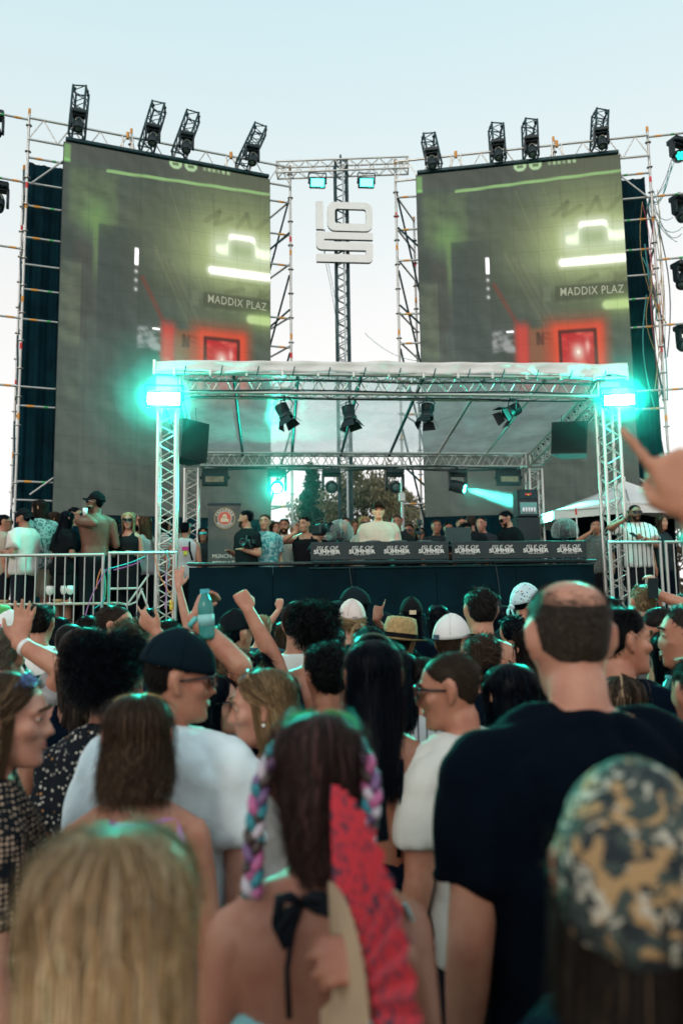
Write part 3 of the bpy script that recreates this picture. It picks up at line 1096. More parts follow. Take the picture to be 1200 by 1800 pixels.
for a in (80, 100):
    p0 = sign_place(a, 530, 0.1)
    pts = [(p0[0] + (0.28 if a == 80 else 0.42) * q + 0.05 * math.sin(q * 3), p0[1], p0[2] - 2.3 * q * (1 if a == 80 else 1.4)) for q in np.linspace(0, 1, 12)]
    MB().path(pts, 0.006, 5).build('cable', mat('pale_cable', (0.2, 0.32, 0.32), 0.6), t)

# ---------------------------------------------------------------- lamps
CYAN = (0.025, 1.0, 0.72)


def orient(d, up=Vector((0, 0, 1))):
    """rotation taking local -Y to direction d"""
    d = Vector(d).normalized()
    y = -d
    x = y.cross(up)
    if x.length < 1e-4:
        x = Vector((1, 0, 0))
    x.normalize()
    z = x.cross(y)
    return Matrix((x, y, z)).transposed()


def strobe(c, d, w, h, power, label, cat='strobe', group='strobe lamps', depth=0.12):
    c = Vector(c)
    t = thing('strobe_lamp', label, cat, tuple(c), group=group)
    O = orient(d)
    dn = Vector(d).normalized()
    MB().box(c + -dn * depth * 0.5, (w + 0.07, depth, h + 0.07), rot=O, bevel=0.012).build('housing', BLACKPLASTIC, t)
    MB().box(c + dn * 0.006, (w, 0.010, h), rot=O).build('lit_face', emit('cyan_strobe_light', CYAN, power), t)
    up = O @ Vector((0, 0, 1))
    rt = O @ Vector((1, 0, 0))
    for s in (-1, 1):
        p = c - dn * depth * 0.5 + rt * s * (w / 2 + 0.05)
        tube('bracket', p, p + up * (h / 2 + 0.12), 0.012, DARKSTEEL, t)
        MB().ball(p, 0.022, 8, 6).build('knob', BLACKPLASTIC, t)
    p0 = c - dn * depth * 0.5 + up * (h / 2 + 0.12)
    tube('bracket', p0 - rt * (w / 2 + 0.05), p0 + rt * (w / 2 + 0.05), 0.012, DARKSTEEL, t)
    return t


STROBE_P = 4300.0
cs = at_y(288, 701, 10.82)
strobe(cs, (0.05, -1, -0.12), 0.42, 0.15, STROBE_P, 'blazing cyan strobe on the truss tower beside the balcony')
cs = at_y(1088, 703, 10.82)
strobe(cs, (-0.2, -1, -0.12), 0.40, 0.13, STROBE_P, 'blazing cyan strobe on the truss tower above the raised hand')
for px, lab in ((558, 'small cyan flood lamp hanging above the letter I of the sign'), (644, 'small cyan flood lamp hanging over the end of the sign, past the mast')):
    c = at_y(px, 321, 15.95)
    strobe(c, (0, -1, -0.45), 0.27, 0.15, 22.0, lab, 'flood lamp', 'flood lamps above the sign', 0.16)


def moving_head(loc, aim, label, s=1.0, hang=True, lit=0.0, rotz=0.0, group='moving heads on the back truss', lens=True):
    loc = Vector(loc)
    t = thing('moving_head_lamp', label, 'stage lamp', tuple(loc), group=group)
    Z = -1 if hang else 1
    RZ_ = Euler((0, 0, rotz)).to_matrix()
    put = lambda v: loc + RZ_ @ (Vector(v) * s)
    MB().box(put((0, 0, Z * 0.055)), (0.34 * s, 0.27 * s, 0.10 * s), rot=RZ_, bevel=0.02 * s).build('base', BLACKPLASTIC, t)
    tube('clamp', put((0, 0, Z * 0.0)), put((0, 0, -Z * 0.07)), 0.02 * s, DARKSTEEL, t)
    hc = Vector((0, 0, Z * 0.34))
    for sx in (-1, 1):
        prof = [(-0.06, Z * 0.10), (0.06, Z * 0.10), (0.055, Z * 0.36), (0.0, Z * 0.42), (-0.055, Z * 0.36)]
        MB().prism(prof, 0.045 * s, lambda a, b, q: put((sx * 0.135, a, b)) + RZ_ @ Vector((sx * q, 0, 0))).build('yoke_arm', BLACKPLASTIC, t)
    MB().box(put((0, 0, Z * 0.125)), (0.30 * s, 0.14 * s, 0.04 * s), rot=RZ_, bevel=0.01 * s).build('yoke_bridge', BLACKPLASTIC, t)
    d = Vector(aim).normalized()
    O = orient(d)
    c = put(hc)
    rotL = O @ Euler((R(90), 0, 0)).to_matrix()      # local z -> d
    MB().lathe([(0.03 * s, -0.17 * s), (0.10 * s, -0.15 * s), (0.118 * s, -0.05 * s), (0.118 * s, 0.06 * s), (0.108 * s, 0.13 * s), (0.108 * s, 0.15 * s), (0.09 * s, 0.15 * s), (0.088 * s, 0.135 * s)], c, 20, rot=rotL).build('head', BLACKPLASTIC, t, True)
    if lit:
        for k in range(7):
            a = 2 * PI * k / 6
            rr = 0.0 if k == 6 else 0.055 * s
            q = c + rotL @ Vector((rr * math.cos(a), rr * math.sin(a), 0.138 * s))
            MB().lathe([(0.001, 0.012 * s), (0.018 * s, 0.010 * s), (0.026 * s, 0.0)], q, 10, rot=rotL).build('lens', emit('cyan_lens_light', CYAN, lit), t, True)
    else:
        MB().lathe([(0.086 * s, 0.134 * s), (0.05 * s, 0.146 * s), (0.001, 0.15 * s)], c, 16, rot=rotL).build('lens', mat('dark_glass_lens', (0.10, 0.16, 0.16), 0.12, 0.0, 0.2, 20), t, True)
        MB().path([put((0.085 * math.cos(R(q)), -0.128, Z * (0.36 - 0.12 * math.sin(R(q))))) for q in range(20, 161, 14)], 0.007 * s, 6).build('reflector_rim', mat('warm_rim', (0.35, 0.33, 0.26), 0.3, 0.6), t)
    return t, c


for px, py, lit, lab in ((487, 826, 2600.0, 'lit cyan moving head glaring straight out from the back truss'), (582, 826, 0, 'unlit moving head on the back truss in front of the tree'), (693, 826, 0, 'unlit moving head on the back truss above the small white box'), (803, 826, 160.0, 'lit moving head on the back truss throwing a cyan beam sideways')):
    p = at_y(px, py, RY2 - 0.03)
    aim = (0.02, -1, -0.25)
    if px == 803:
        aim = (0.83, -0.45, -0.32)
    if px == 487:
        aim = (-0.05, -1, -0.35)
    tm, hc = moving_head((p.x, RY2 - 0.03, 4.42), aim, lab, 0.98, True, lit)
    if px == 803:
        sp = bpy.data.lights.new('beam', 'SPOT')
        sp.energy = 7500
        sp.color = (0.08, 1.0, 0.82)
        sp.spot_size = R(20)
        sp.spot_blend = 0.5
        sp.shadow_soft_size = 0.05
        so = bpy.data.objects.new('beam', sp)
        COL.objects.link(so)
        so.parent = tm
        d = Vector(aim).normalized()
        so.location = hc + d * 0.2 - Vector(tm.location)
        so.rotation_euler = (-d).to_track_quat('Z', 'Y').to_euler()


def blinder(px, py, label):
    c = at_y(px, py, RY2 - 0.05)
    c.z -= 0.02
    t = thing('panel_lamp', label, 'stage lamp', tuple(c), group='flat panel lamps on the back truss')
    MB().box(c, (0.46, 0.12, 0.30), bevel=0.015).build('housing', BLACKPLASTIC, t)
    MB().box(c + Vector((0, -0.063, -0.035)), (0.40, 0.012, 0.17), bevel=0.004).build('bezel', DARKSTEEL, t)
    MB().box(c + Vector((0, -0.071, -0.035)), (0.33, 0.008, 0.10)).build('diffuser', mat('amber_diffuser', (0.34, 0.26, 0.17), 0.35, 0.0, 0.3, 18), t)
    for s in (-1, 1):
        tube('bracket', c + Vector((s * 0.24, 0, 0)), c + Vector((s * 0.2, 0, 0.24)), 0.014, DARKSTEEL, t)
        MB().ball(c + Vector((s * 0.245, 0, 0)), 0.03, 8, 6).build('knob', BLACKPLASTIC, t)


blinder(378, 838, 'flat panel lamp with amber window next to the hanging speaker')
blinder(893, 838, 'flat panel lamp with amber window above the mini fridge')


def par_can(px, py, aim, label):
    c = at_y(px, py, TY + 0.02)
    t = thing('par_can', label, 'spotlight', tuple(c), group='spotlights with barn doors under the front truss')
    d = Vector(aim).normalized()
    O = orient(d)
    rotL = O @ Euler((R(90), 0, 0)).to_matrix()
    q = lambda x, y, z: c + rotL @ Vector((x, y, z))
    MB().lathe([(0.03, -0.15), (0.075, -0.14), (0.085, -0.1), (0.085, 0.02), (0.098, 0.03), (0.098, 0.09), (0.085, 0.09), (0.08, 0.07)], c, 20, rot=rotL).build('can', BLACKPLASTIC, t, True)
    for k in range(5):
        MB().lathe([(0.086, -0.005), (0.093, -0.005), (0.093, 0.005), (0.086, 0.005)], q(0, 0, -0.13 + 0.024 * k), 18, rot=rotL).build('cooling_fin', BLACKPLASTIC, t)
    MB().lathe([(0.08, 0.068), (0.04, 0.076), (0.001, 0.078)], c, 14, rot=rotL).build('lens', mat('dark_glass_lens', (0.10, 0.16, 0.16), 0.12, 0.0, 0.2, 20), t, True)
    for k in range(4):
        a = R(90 * k)
        r3 = rotL @ Euler((0, 0, a)).to_matrix()
        P4 = [(-0.075, 0.095, 0.09), (0.075, 0.095, 0.09), (0.10, 0.15, 0.20), (-0.10, 0.15, 0.20)]
        V = [c + r3 @ Vector(p) for p in P4] + [c + r3 @ (Vector(p) + Vector((0, 0.004, -0.002))) for p in P4]
        MB().add([tuple(v) for v in V], [(0, 1, 2, 3), (7, 6, 5, 4), (0, 4, 5, 1), (1, 5, 6, 2), (2, 6, 7, 3), (3, 7, 4, 0)]).build('barn_door', BLACKPLASTIC, t)
    topc = Vector((c.x, TY + 0.02, 4.78))
    for s in (-1, 1):
        side = rotL @ Vector((s * 0.105, 0, -0.03))
        MB().path([c + side, c + side * 1.05 + Vector((0, 0, 0.13)), c + Vector((side.x * 0.3, side.y * 0.3, 0.19))], 0.009, 6).build('yoke', DARKSTEEL, t)
    tube('clamp', c + Vector((0, 0, 0.18)), (c.x, c.y, 4.88), 0.014, DARKSTEEL, t)
    MB().path([c + rotL @ Vector((0, 0, -0.15)), c + Vector((0.08, 0.03, 0.06)), c + Vector((0.13, 0.02, 0.16)), Vector((c.x + 0.05, c.y, 4.87))], 0.008, 6).build('cable', BLACKPLASTIC, t)


par_can(500, 727, (0.45, -0.2, -1), 'barn-door spotlight under the front truss, first from the balcony')
par_can(614, 730, (0.18, -0.1, -1), 'barn-door spotlight under the front truss, second from the balcony')
par_can(750, 727, (-0.12, -0.25, -1), 'barn-door spotlight under the front truss, third from the balcony')
par_can(897, 724, (-0.95, -0.2, -0.55), 'barn-door spotlight under the front truss turned steeply sideways')


def speaker(c, s, rotz, label):
    t = thing('hanging_speaker', label, 'speaker', c, group='hanging speakers')
    RZ_ = Euler((0, R(4), rotz)).to_matrix()
    w, d, h = s
    ta = 0.25
    prof = [(-w / 2, -d / 2), (w / 2, -d / 2), (w / 2 * (1 - ta), d / 2), (-w / 2 * (1 - ta), d / 2)]
    MB().prism(prof, h, lambda a, b, q: Vector(c) + RZ_ @ Vector((a, b, q - h / 2))).build('cabinet', BLACKPLASTIC, t)
    MB().box(Vector(c) + RZ_ @ Vector((0, -d / 2 - 0.008, 0)), (w - 0.04, 0.014, h - 0.05), rot=RZ_, bevel=0.004).build('grille', mat('speaker_grille', (0.012, 0.018, 0.02), 0.8, 0, 0.3, 120, 0.8, 300), t)
    for q in (-1, 1):
        tube('hanger', Vector(c) + RZ_ @ Vector((q * w * 0.3, 0, h / 2)), Vector((c[0] + q * w * 0.25, c[1], 4.92)), 0.006, DARKSTEEL, t, 6)
    tube('hanging_bar', Vector(c) + RZ_ @ Vector((-w * 0.45, 0, h / 2 + 0.03)), Vector(c) + RZ_ @ Vector((w * 0.45, 0, h / 2 + 0.03)), 0.018, DARKSTEEL, t)


c = at_y(330, 778, 12.0)
speaker(tuple(c), (0.46, 0.42, 0.60), R(38), 'black hanging speaker half hidden behind the balcony-side tower')
c = at_y(1003, 774, 12.3)
speaker(tuple(c), (0.56, 0.48, 0.52), R(-28), 'black hanging speaker under the sloping side truss by the umbrella')

# stub trusses with lamps on top of the LED walls
STUBS = ((150, 234, 155, 8, 126, 160, 'first from the outer scaffold'), (262, 258, 186, 20, 252, 300, 'leaning, second from the outer scaffold'), (318, 266, 200, 22, 300, 356, 'leaning, third from the outer scaffold'), (430, 296, 222, 28, 420, 472, 'leaning furthest, nearest the mast'))
def stub(bx, by, tx, ty, si, label):
    E, ux, nf = SCREENS[si]
    # foot on the wall top
    r = ray(bx, by)
    base_pt = E
    nn = nf
    tt = ((base_pt - Vector((0, 0, CAM_Z))).dot(nn) - 0.0) / r.dot(nn)
    foot = Vector((0, 0, CAM_Z)) + r * tt
    foot.z = SZ0 + SH + 0.10
    r2 = ray(tx, ty)
    tip = Vector((0, 0, CAM_Z)) + r2 * (((foot - nn * 0.15) - Vector((0, 0, CAM_Z))).dot(nn) / r2.dot(nn))
    t = thing('stub_truss', label, 'truss', tuple(foot), group='stub trusses on top of the LED walls')
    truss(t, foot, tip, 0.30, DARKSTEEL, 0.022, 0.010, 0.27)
    for cx in (-0.12, 0.12):
        MB().ball(tip + ux * cx, 0.035, 8, 6).build('end_coupler', DARKSTEEL, t)
    return foot, tip
for bx, by, tx, ty, si, lab in (
        (135, 238, 143, 158, 0, 'short dark stub truss upright over the wall, nearest the outer balcony-side scaffold'),
        (256, 262, 280, 187, 0, 'short dark stub truss leaning towards the mast, second on the balcony-side wall'),
        (313, 270, 340, 203, 0, 'short dark stub truss leaning towards the mast, third on the balcony-side wall'),
        (424, 294, 458, 226, 0, 'short dark stub truss leaning most, next to the mast on the balcony-side wall'),
        (765, 310, 752, 241, 1, 'short dark stub truss leaning away from the mast, first on the umbrella-side wall'),
        (876, 296, 871, 223, 1, 'short dark stub truss nearly upright, second on the umbrella-side wall'),
        (933, 290, 930, 216, 1, 'short dark stub truss upright, third on the umbrella-side wall'),
        (1051, 274, 1054, 199, 1, 'short dark stub truss upright over the wall, nearest the cable-draped scaffold')):
    foot, tip = stub(bx, by, tx, ty, si, lab)
    E, ux, nf = SCREENS[si]
    p = foot + (tip - foot) * 0.42 + nf * 0.24
    mid = lab.split(',')[-1].strip()
    moving_head(p, (0.0, -0.35, -1), 'dark moving head in the %s stub truss %s' % ('balcony-side' if si == 0 else 'umbrella-side', mid), 0.86, True, 0, math.atan2(ux.y, ux.x), 'moving heads on the stub trusses')

# big moving heads on the outriggers
for px, py, yy, aim, lab in ((1190, 245, 15.0, (-0.3, -1, -0.5), 'big moving head on the highest outrigger of the cable-draped scaffold'),
                             (1194, 345, 15.0, (-0.1, -0.6, -1), 'big moving head on the second outrigger of the cable-draped scaffold'),
                             (1197, 462, 15.0, (-0.5, -0.5, -1), 'big moving head on the third outrigger of the cable-draped scaffold'),
                             (1202, 572, 15.0, (-0.9, -0.5, -0.6), 'big moving head on the fourth outrigger of the cable-draped scaffold'),
                             (-10, 196, 15.2, (0.5, -0.5, -1), 'moving head at the end of the highest balcony-side outrigger')):
    p = at_y(px, py, yy)
    moving_head(p, aim, lab, 1.12, True, 2.0 if py == 245 else 0, 0.3, 'big moving heads on the outriggers')
p = at_y(-3, 322, 15.2)
moving_head(p, (0.2, -0.6, -1), 'moving head on the second balcony-side outrigger at the picture edge', 1.2, True, 0, 0.3, 'big moving heads on the outriggers')

# cables hanging at the outer scaffold
CABLES = [mat('teal_cable', (0.03, 0.25, 0.26), 0.6), mat('dark_cable', (0.02, 0.03, 0.04), 0.6), mat('ochre_strap', (0.42, 0.30, 0.12), 0.7), mat('red_cable', (0.4, 0.05, 0.06), 0.6)]
t = thing('cable_bundle', 'tangle of thin cables and straps hanging down the outer scaffold post', 'cables', tuple(at_y(1150, 420, 15.0)))
q = random.Random(5)
for i in range(26):
    px0 = q.uniform(1128, 1160)
    py0 = q.uniform(330, 560)
    ln = q.uniform(60, 240)
    dx = q.uniform(-6, 26)
    bend = q.uniform(-14, 14)
    pts = [at_y(px0 + dx * s + bend * math.sin(s * PI), py0 + ln * s, 14.9 + q.uniform(-0.02, 0.02)) for s in np.linspace(0, 1, 9)]
    MB().path(pts, q.choice((0.006, 0.008, 0.012)), 5).build('cable', CABLES[q.choice((0, 0, 1, 2, 2, 3))], t)
for i in range(9):
    px0, py0 = q.uniform(1135, 1150), 352 + q.uniform(-6, 6)
    if i < 5:
        px1, py1, sag = q.uniform(1172, 1192), q.uniform(275, 300), 30 + q.uniform(-10, 25)
    else:
        px1, py1, sag = q.uniform(1180, 1200), q.uniform(380, 440), 30 + q.uniform(-10, 40)
    pts = [at_y(px0 + (px1 - px0) * s, py0 + (py1 - py0) * s + sag * 4 * s * (1 - s) * 0.6, 14.95) for s in np.linspace(0, 1, 12)]
    MB().path(pts, 0.007, 5).build('cable', CABLES[q.choice((0, 0, 1))], t)
pts = [at_y(640 + 180 * s, 585 + 130 * s * (1 - s) * 1.2 + 20 * s, 16.2) for s in np.linspace(0, 0.62, 14)]
tag(MB().path(pts, 0.006, 5).build('sagging_cable', mat('pale_cable', (0.2, 0.32, 0.32), 0.6)), 'single thin cable sagging from the mast to the scaffold', 'cable')

# ---------------------------------------------------------------- barriers
def barrier(p0, p1, label, h=1.1, nbars=None, z0=None, group='crowd barriers on the stage edge'):
    z0 = STAGE_Z if z0 is None else z0
    p0, p1 = Vector(p0), Vector(p1)
    t = thing('crowd_barrier', label, 'barrier', ((p0.x + p1.x) / 2, (p0.y + p1.y) / 2, z0), group=group)
    d = p1 - p0
    Ln = d.length
    d.normalize()
    P = lambda s, z: (p0.x + d.x * s, p0.y + d.y * s, z0 + z)
    tube('top_rail', P(0, h), P(Ln, h), 0.021, BARRIER, t)
    tube('bottom_rail', P(0, 0.14), P(Ln, 0.14), 0.018, BARRIER, t)
    for s in (0.015, Ln - 0.015):
        tube('end_post', P(s, 0.0), P(s, h), 0.020, BARRIER, t)
    n = nbars or int(Ln / 0.118)
    for i in range(1, n):
        tube('bar', P(Ln * i / n, 0.14), P(Ln * i / n, h), 0.0085, BARRIER, t, 8)
    for s in (0.2, Ln - 0.2):
        MB().box((p0.x + d.x * s, p0.y + d.y * s, z0 + 0.012), (0.06, 0.42, 0.02)).build('foot', BARRIER, t)


a, b, c = at_y(-40, 968, 10.55), at_y(184, 966, 10.55), at_y(191, 966, 10.55)
barrier((a.x, 10.55, 0), (b.x, 10.55, 0), 'grey steel crowd barrier in front of the shirtless man and goblets', 1.08)
d = at_y(311, 965, 10.55)
barrier((c.x, 10.56, 0), (d.x, 10.56, 0), 'grey steel crowd barrier tied with ribbons beside the truss tower', 1.10)
e = at_y(1067, 944, 10.5)
f = at_y(1160, 942, 10.5)
barrier((e.x, 10.5, 0), (f.x, 10.5, 0), 'grey steel crowd barrier in front of the striped shirt man', 1.19)
barrier((f.x + 0.05, 10.5, 0), (f.x + 1.4, 10.4, 0), 'grey steel crowd barrier behind the raised hand', 1.19)
barrier((TX0 + 0.25, 12.4, 0), (TX0 + 0.75, 12.2, 0), 'short barrier on stage behind the sleeveless white shirt', 1.08)
barrier((4.32, 12.0, 0), (4.75, 11.9, 0), 'short barrier on stage beyond the printed desk', 1.10)

# ribbons and tape on the barrier
t = thing('ribbon_tangle', 'teal, purple and orange ribbons tied to the barrier post', 'ribbons', (b.x, 10.5, 1.9))
RB = [mat('teal_ribbon', (0.02, 0.42, 0.45), 0.5), mat('purple_ribbon', (0.38, 0.16, 0.42), 0.5), mat('orange_ribbon', (0.6, 0.22, 0.08), 0.5), mat('green_ribbon', (0.06, 0.4, 0.2), 0.5)]
for (x0, y0, x1, y1, ci, bend) in ((184, 1000, 176, 1085, 0, 3), (188, 1000, 150, 1084, 1, -5), (190, 1002, 190, 1075, 0, 2), (183, 1004, 182, 1060, 3, 4), (178, 1000, 170, 1035, 2, -2), (186, 1050, 165, 1070, 0, 4), (190, 1000, 255, 978, 0, 7), (200, 1002, 250, 985, 1, 6), (193, 1010, 196, 1080, 3, -4),
                                   (272, 975, 298, 1042, 2, -5), (290, 968, 296, 1000, 0, 5), (291, 1005, 290, 1070, 1, 2), (300, 1042, 302, 1080, 2, 2)):
    pts = [at_y(x0 + (x1 - x0) * s + bend * math.sin(s * PI), y0 + (y1 - y0) * s, 10.45) for s in np.linspace(0, 1, 9)]
    MB().path(pts, 0.007, 5).build('ribbon', RB[ci], t)
for px, py in ((302, 1060), (302, 1068)):
    p = at_y(px, py, 10.9)
    tube('tape_band', p + Vector((0, 0, -0.03)), p + Vector((0, 0, 0.03)), 0.03, mat('yellow_tape', (0.75, 0.5, 0.05), 0.6), t)

# ---------------------------------------------------------------- table with goblets, folding chair on the balcony
p = at_y(110, 1061, 10.95)
TZ = 1.97
t = thing('low_table', 'pale low table on the balcony holding two goblets', 'table', (p.x, 10.95, STAGE_Z))
MB().box((p.x - 0.2, 10.95, TZ - 0.015), (1.95, 0.5, 0.03), bevel=0.006).build('tabletop', mat('pale_wood', (0.55, 0.50, 0.42), 0.5), t)
for sx in (-1.1, 0.7):
    for sy in (-0.2, 0.2):
        tube('leg', (p.x + sx, 10.95 + sy, STAGE_Z), (p.x + sx, 10.95 + sy, TZ - 0.03), 0.018, DARKSTEEL, t)
for px, lab in ((88, 'white stemmed goblet on the low table, the one nearer the curly haired man'), (114, 'white stemmed goblet on the low table, middle one'), (123, 'white stemmed goblet on the low table, nearest the barrier post')):
    q = at_y(px, 1050, 10.88)
    t = thing('goblet', lab, 'goblet', (q.x, 10.88, TZ), group='white goblets on the low table')
    g = mat('white_goblet', (0.75, 0.76, 0.75), 0.3, 0, 0.03)
    MB().lathe([(0.04, 0.0), (0.04, 0.005), (0.007, 0.012), (0.006, 0.09), (0.012, 0.105)], (q.x, 10.88, TZ), 16).build('stem', g, t, True)
    MB().lathe([(0.01, 0.098), (0.045, 0.125), (0.058, 0.17), (0.052, 0.225), (0.048, 0.225), (0.054, 0.17), (0.04, 0.13), (0.005, 0.108)], (q.x, 10.88, TZ), 20).build('bowl', g, t, True)
for px, lab in ((4, 'shallow wooden snack bowl at the end of the low table'), (100, 'shallow wooden snack bowl between the goblets')):
    q = at_y(px, 1060, 10.85)
    t = tag(MB().lathe([(0.05, 0), (0.09, 0.05), (0.085, 0.05), (0.045, 0.008)], (q.x, 10.95, TZ), 18).build('snack_bowl', mat('bowl_wood', (0.42, 0.28, 0.14), 0.5), None, True), lab, 'bowl', 'snack bowls')
t = thing('folding_chair', 'white folding chair standing behind the ribboned barrier', 'chair', tuple(at_y(240, 1070, 11.0)))
CH = mat('white_chair_tube', (0.66, 0.65, 0.62), 0.45)
cp = lambda x, y, yy=11.0: at_y(x, y, yy)
tube('leg', cp(262, 1010), cp(222, 1066), 0.014, CH, t)
tube('leg', cp(248, 1035), cp(262, 1072), 0.014, CH, t)
tube('leg', cp(262, 1010, 11.35), cp(222, 1066, 11.35), 0.014, CH, t)
tube('leg', cp(248, 1035, 11.35), cp(262, 1072, 11.35), 0.014, CH, t)
MB().box((cp(222, 1035) + cp(222, 1035, 11.35)) / 2, (0.42, 0.36, 0.025), bevel=0.008).build('seat', CH, t)
MB().path([cp(205, 1061), cp(228, 1063), cp(240, 1058), cp(250, 1035)], 0.014, 8).build('frame', CH, t)

# ---------------------------------------------------------------- banner, fridge, fans, umbrella, white box
def banner():
    p0, p1 = at_y(366, 884, 11.75), at_y(416, 884, 11.75)
    x0, x1 = p0.x, p1.x + 0.06
    z1, z0 = 3.42, STAGE_Z
    t = thing('roll_up_banner', 'dark grey-green roll-up banner with a round red logo beside the black T-shirt man', 'banner', ((x0 + x1) / 2, 11.75, z0))
    m, N, L, P = nmat('banner_print')
    tc = N.new('ShaderNodeTexCoord')
    nz = N.new('ShaderNodeTexNoise')
    nz.inputs['Scale'].default_value = 3.0
    nz.inputs['Detail'].default_value = 6
    L.new(tc.outputs['Object'], nz.inputs['Vector'])
    r = N.new('ShaderNodeValToRGB')
    r.color_ramp.elements[0].color = (0.035, 0.06, 0.06, 1)
    r.color_ramp.elements[0].position = 0.4
    r.color_ramp.elements[1].color = (0.10, 0.10, 0.085, 1)
    r.color_ramp.elements[1].position = 0.62
    L.new(nz.outputs['Fac'], r.inputs['Fac'])
    L.new(r.outputs[0], P.inputs['Base Color'])
    P.inputs['Roughness'].default_value = 0.5
    MB().box(((x0 + x1) / 2, 11.75, (z0 + z1) / 2), (x1 - x0, 0.01, z1 - z0 - 0.06)).build('sheet', m, t)
    MB().box(((x0 + x1) / 2, 11.75, z1 - 0.02), (x1 - x0 + 0.02, 0.03, 0.035), bevel=0.006).build('top_bar', DARKSTEEL, t)
    MB().box(((x0 + x1) / 2, 11.76, z0 + 0.05), (x1 - x0 + 0.06, 0.2, 0.09), bevel=0.02).build('base', DARKSTEEL, t)
    c = at_y(395, 911, 11.74)
    cx, cz = c.x, c.z
    GOLD, CREAM, RED = mat('logo_gold', (0.52, 0.36, 0.16), 0.5), mat('logo_cream', (0.70, 0.58, 0.42), 0.5), mat('logo_red', (0.62, 0.11, 0.08), 0.5)
    RY_ = Euler((R(90), 0, 0)).to_matrix()
    for nm, rad, yy, mm in (('logo_ring', 0.155, 11.741, GOLD), ('logo_band', 0.145, 11.737, mat('logo_grey', (0.10, 0.11, 0.11), 0.5)), ('logo_rim', 0.103, 11.733, CREAM), ('logo_disc', 0.095, 11.729, RED)):
        MB().lathe([(rad, 0), (rad, 0.003)], (cx, yy, cz), 36, rot=RY_).build(nm, mm, t)
    # emblem: a simple seated figure outline in cream
    fig = [(-0.055, -0.055), (0.06, -0.055), (0.062, -0.02), (0.03, -0.005), (0.035, 0.03), (0.02, 0.055), (-0.01, 0.06), (-0.03, 0.045), (-0.03, 0.02), (-0.05, 0.0), (-0.06, -0.03)]
    MB().prism(fig, 0.003, lambda a, b, q: (cx + a, 11.7245 - q, cz + b)).build('emblem', CREAM, t)
    fig = [(-0.02, 0.0), (0.012, 0.004), (0.02, 0.02), (0.0, 0.012), (-0.012, 0.02), (-0.028, 0.012)]
    MB().prism(fig, 0.002, lambda a, b, q: (cx + a, 11.7205 - q, cz + b)).build('emblem', RED, t)
    W = mat('logo_white', (0.75, 0.73, 0.68), 0.5)
    for s, a0, sg in (('PAULANER', 90, -1), ('MÜNCHEN', 270, 1)):
        for i, chx in enumerate(s):
            st = 19 if sg < 0 else 17
            a = a0 + sg * st * (i - (len(s) - 1) / 2)
            M = Matrix.Translation((cx + 0.124 * math.cos(R(a)), 11.7325, cz + 0.124 * math.sin(R(a)))) @ Euler((R(90), 0, 0)).to_matrix().to_4x4() @ Matrix.Rotation(R(a - 90 if sg < 0 else a + 90), 4, 'Z')
            letters('lettering', chx, M, W, t, size=0.046, extrude=0.001, offset=0.001)
    for s, py in (('MÜNCHNER', 978), ('BIERKULTUR', 990)):
        q = at_y(373, py, 11.74)
        M = Matrix.Translation((q.x, 11.741, q.z)) @ Euler((R(90), 0, 0)).to_matrix().to_4x4()
        letters('lettering', s, M, W, t, size=0.078, extrude=0.001, sx=0.95, align='LEFT')


banner()


def clear_mat(name, col=(0.9, 0.95, 0.95), rough=0.05, k=0.82):
    m, N, L, P = nmat(name)
    out = N['Material Output']
    tr = N.new('ShaderNodeBsdfTransparent')
    tr.inputs[0].default_value = (*col, 1)
    P.inputs['Base Color'].default_value = (*[c * 0.7 for c in col], 1)
    P.inputs['Roughness'].default_value = rough
    mx = N.new('ShaderNodeMixShader')
    lw = N.new('ShaderNodeLayerWeight')
    lw.inputs['Blend'].default_value = 0.35
    mr = N.new('ShaderNodeMapRange')
    mr.inputs['To Min'].default_value = 1 - k
    mr.inputs['To Max'].default_value = 0.45
    L.new(lw.outputs['Facing'], mr.inputs['Value'])
    L.new(mr.outputs[0], mx.inputs[0])
    L.new(tr.outputs[0], mx.inputs[1])
    L.new(P.outputs[0], mx.inputs[2])
    L.new(mx.outputs[0], out.inputs['Surface'])
    return m


CLEAR = clear_mat('clear_acrylic', k=.94)
p = at_y(926, 885, 11.9)
t = thing('mini_fridge', 'black mini fridge with lit glass door and cans, on stage beside the back tower', 'fridge', (p.x, 11.9, STAGE_Z))
w, h = 0.33, 0.43
zc = p.z
MB().box((p.x, 11.98, zc), (w, 0.26, h), bevel=0.015).build('body', BLACKPLASTIC, t)
MB().box((p.x, 11.844, zc + 0.13), (w - 0.05, 0.012, 0.13), bevel=0.004).build('top_panel', DARKSTEEL, t)
MB().box((p.x, 11.843, zc - 0.08), (w - 0.06, 0.008, 0.19)).build('glass_door', CLEAR, t)
MB().box((p.x, 11.846, zc - 0.08), (w - 0.07, 0.003, 0.18)).build('lit_interior', emit('fridge_glow', (0.12, 0.35, 0.34), 0.5), t)
for k in range(5):
    MB().lathe([(0.018, 0), (0.02, 0.004), (0.02, 0.085), (0.015, 0.092)], (p.x - 0.085 + 0.043 * k, 11.832, zc - 0.16), 12).build('can', mat('silver_can', (0.6, 0.62, 0.66), 0.3, 0.7), t, True)
for sx in (-1, 1):
    MB().prism([(sx * 0.008, 0), (sx * 0.05, -0.012), (sx * 0.05, 0.016), (sx * 0.025, 0.022)], 0.003, lambda a, b, q: (p.x + a, 11.8365 - q, zc + 0.13 + b)).build('logo', REDTAPE, t)
MB().lathe([(0.016, 0), (0.016, 0.002)], (p.x, 11.8365, zc + 0.13), 16, rot=Euler((R(90), 0, 0)).to_matrix()).build('logo', mat('logo_yellow', (0.8, 0.5, 0.05), 0.5), t)
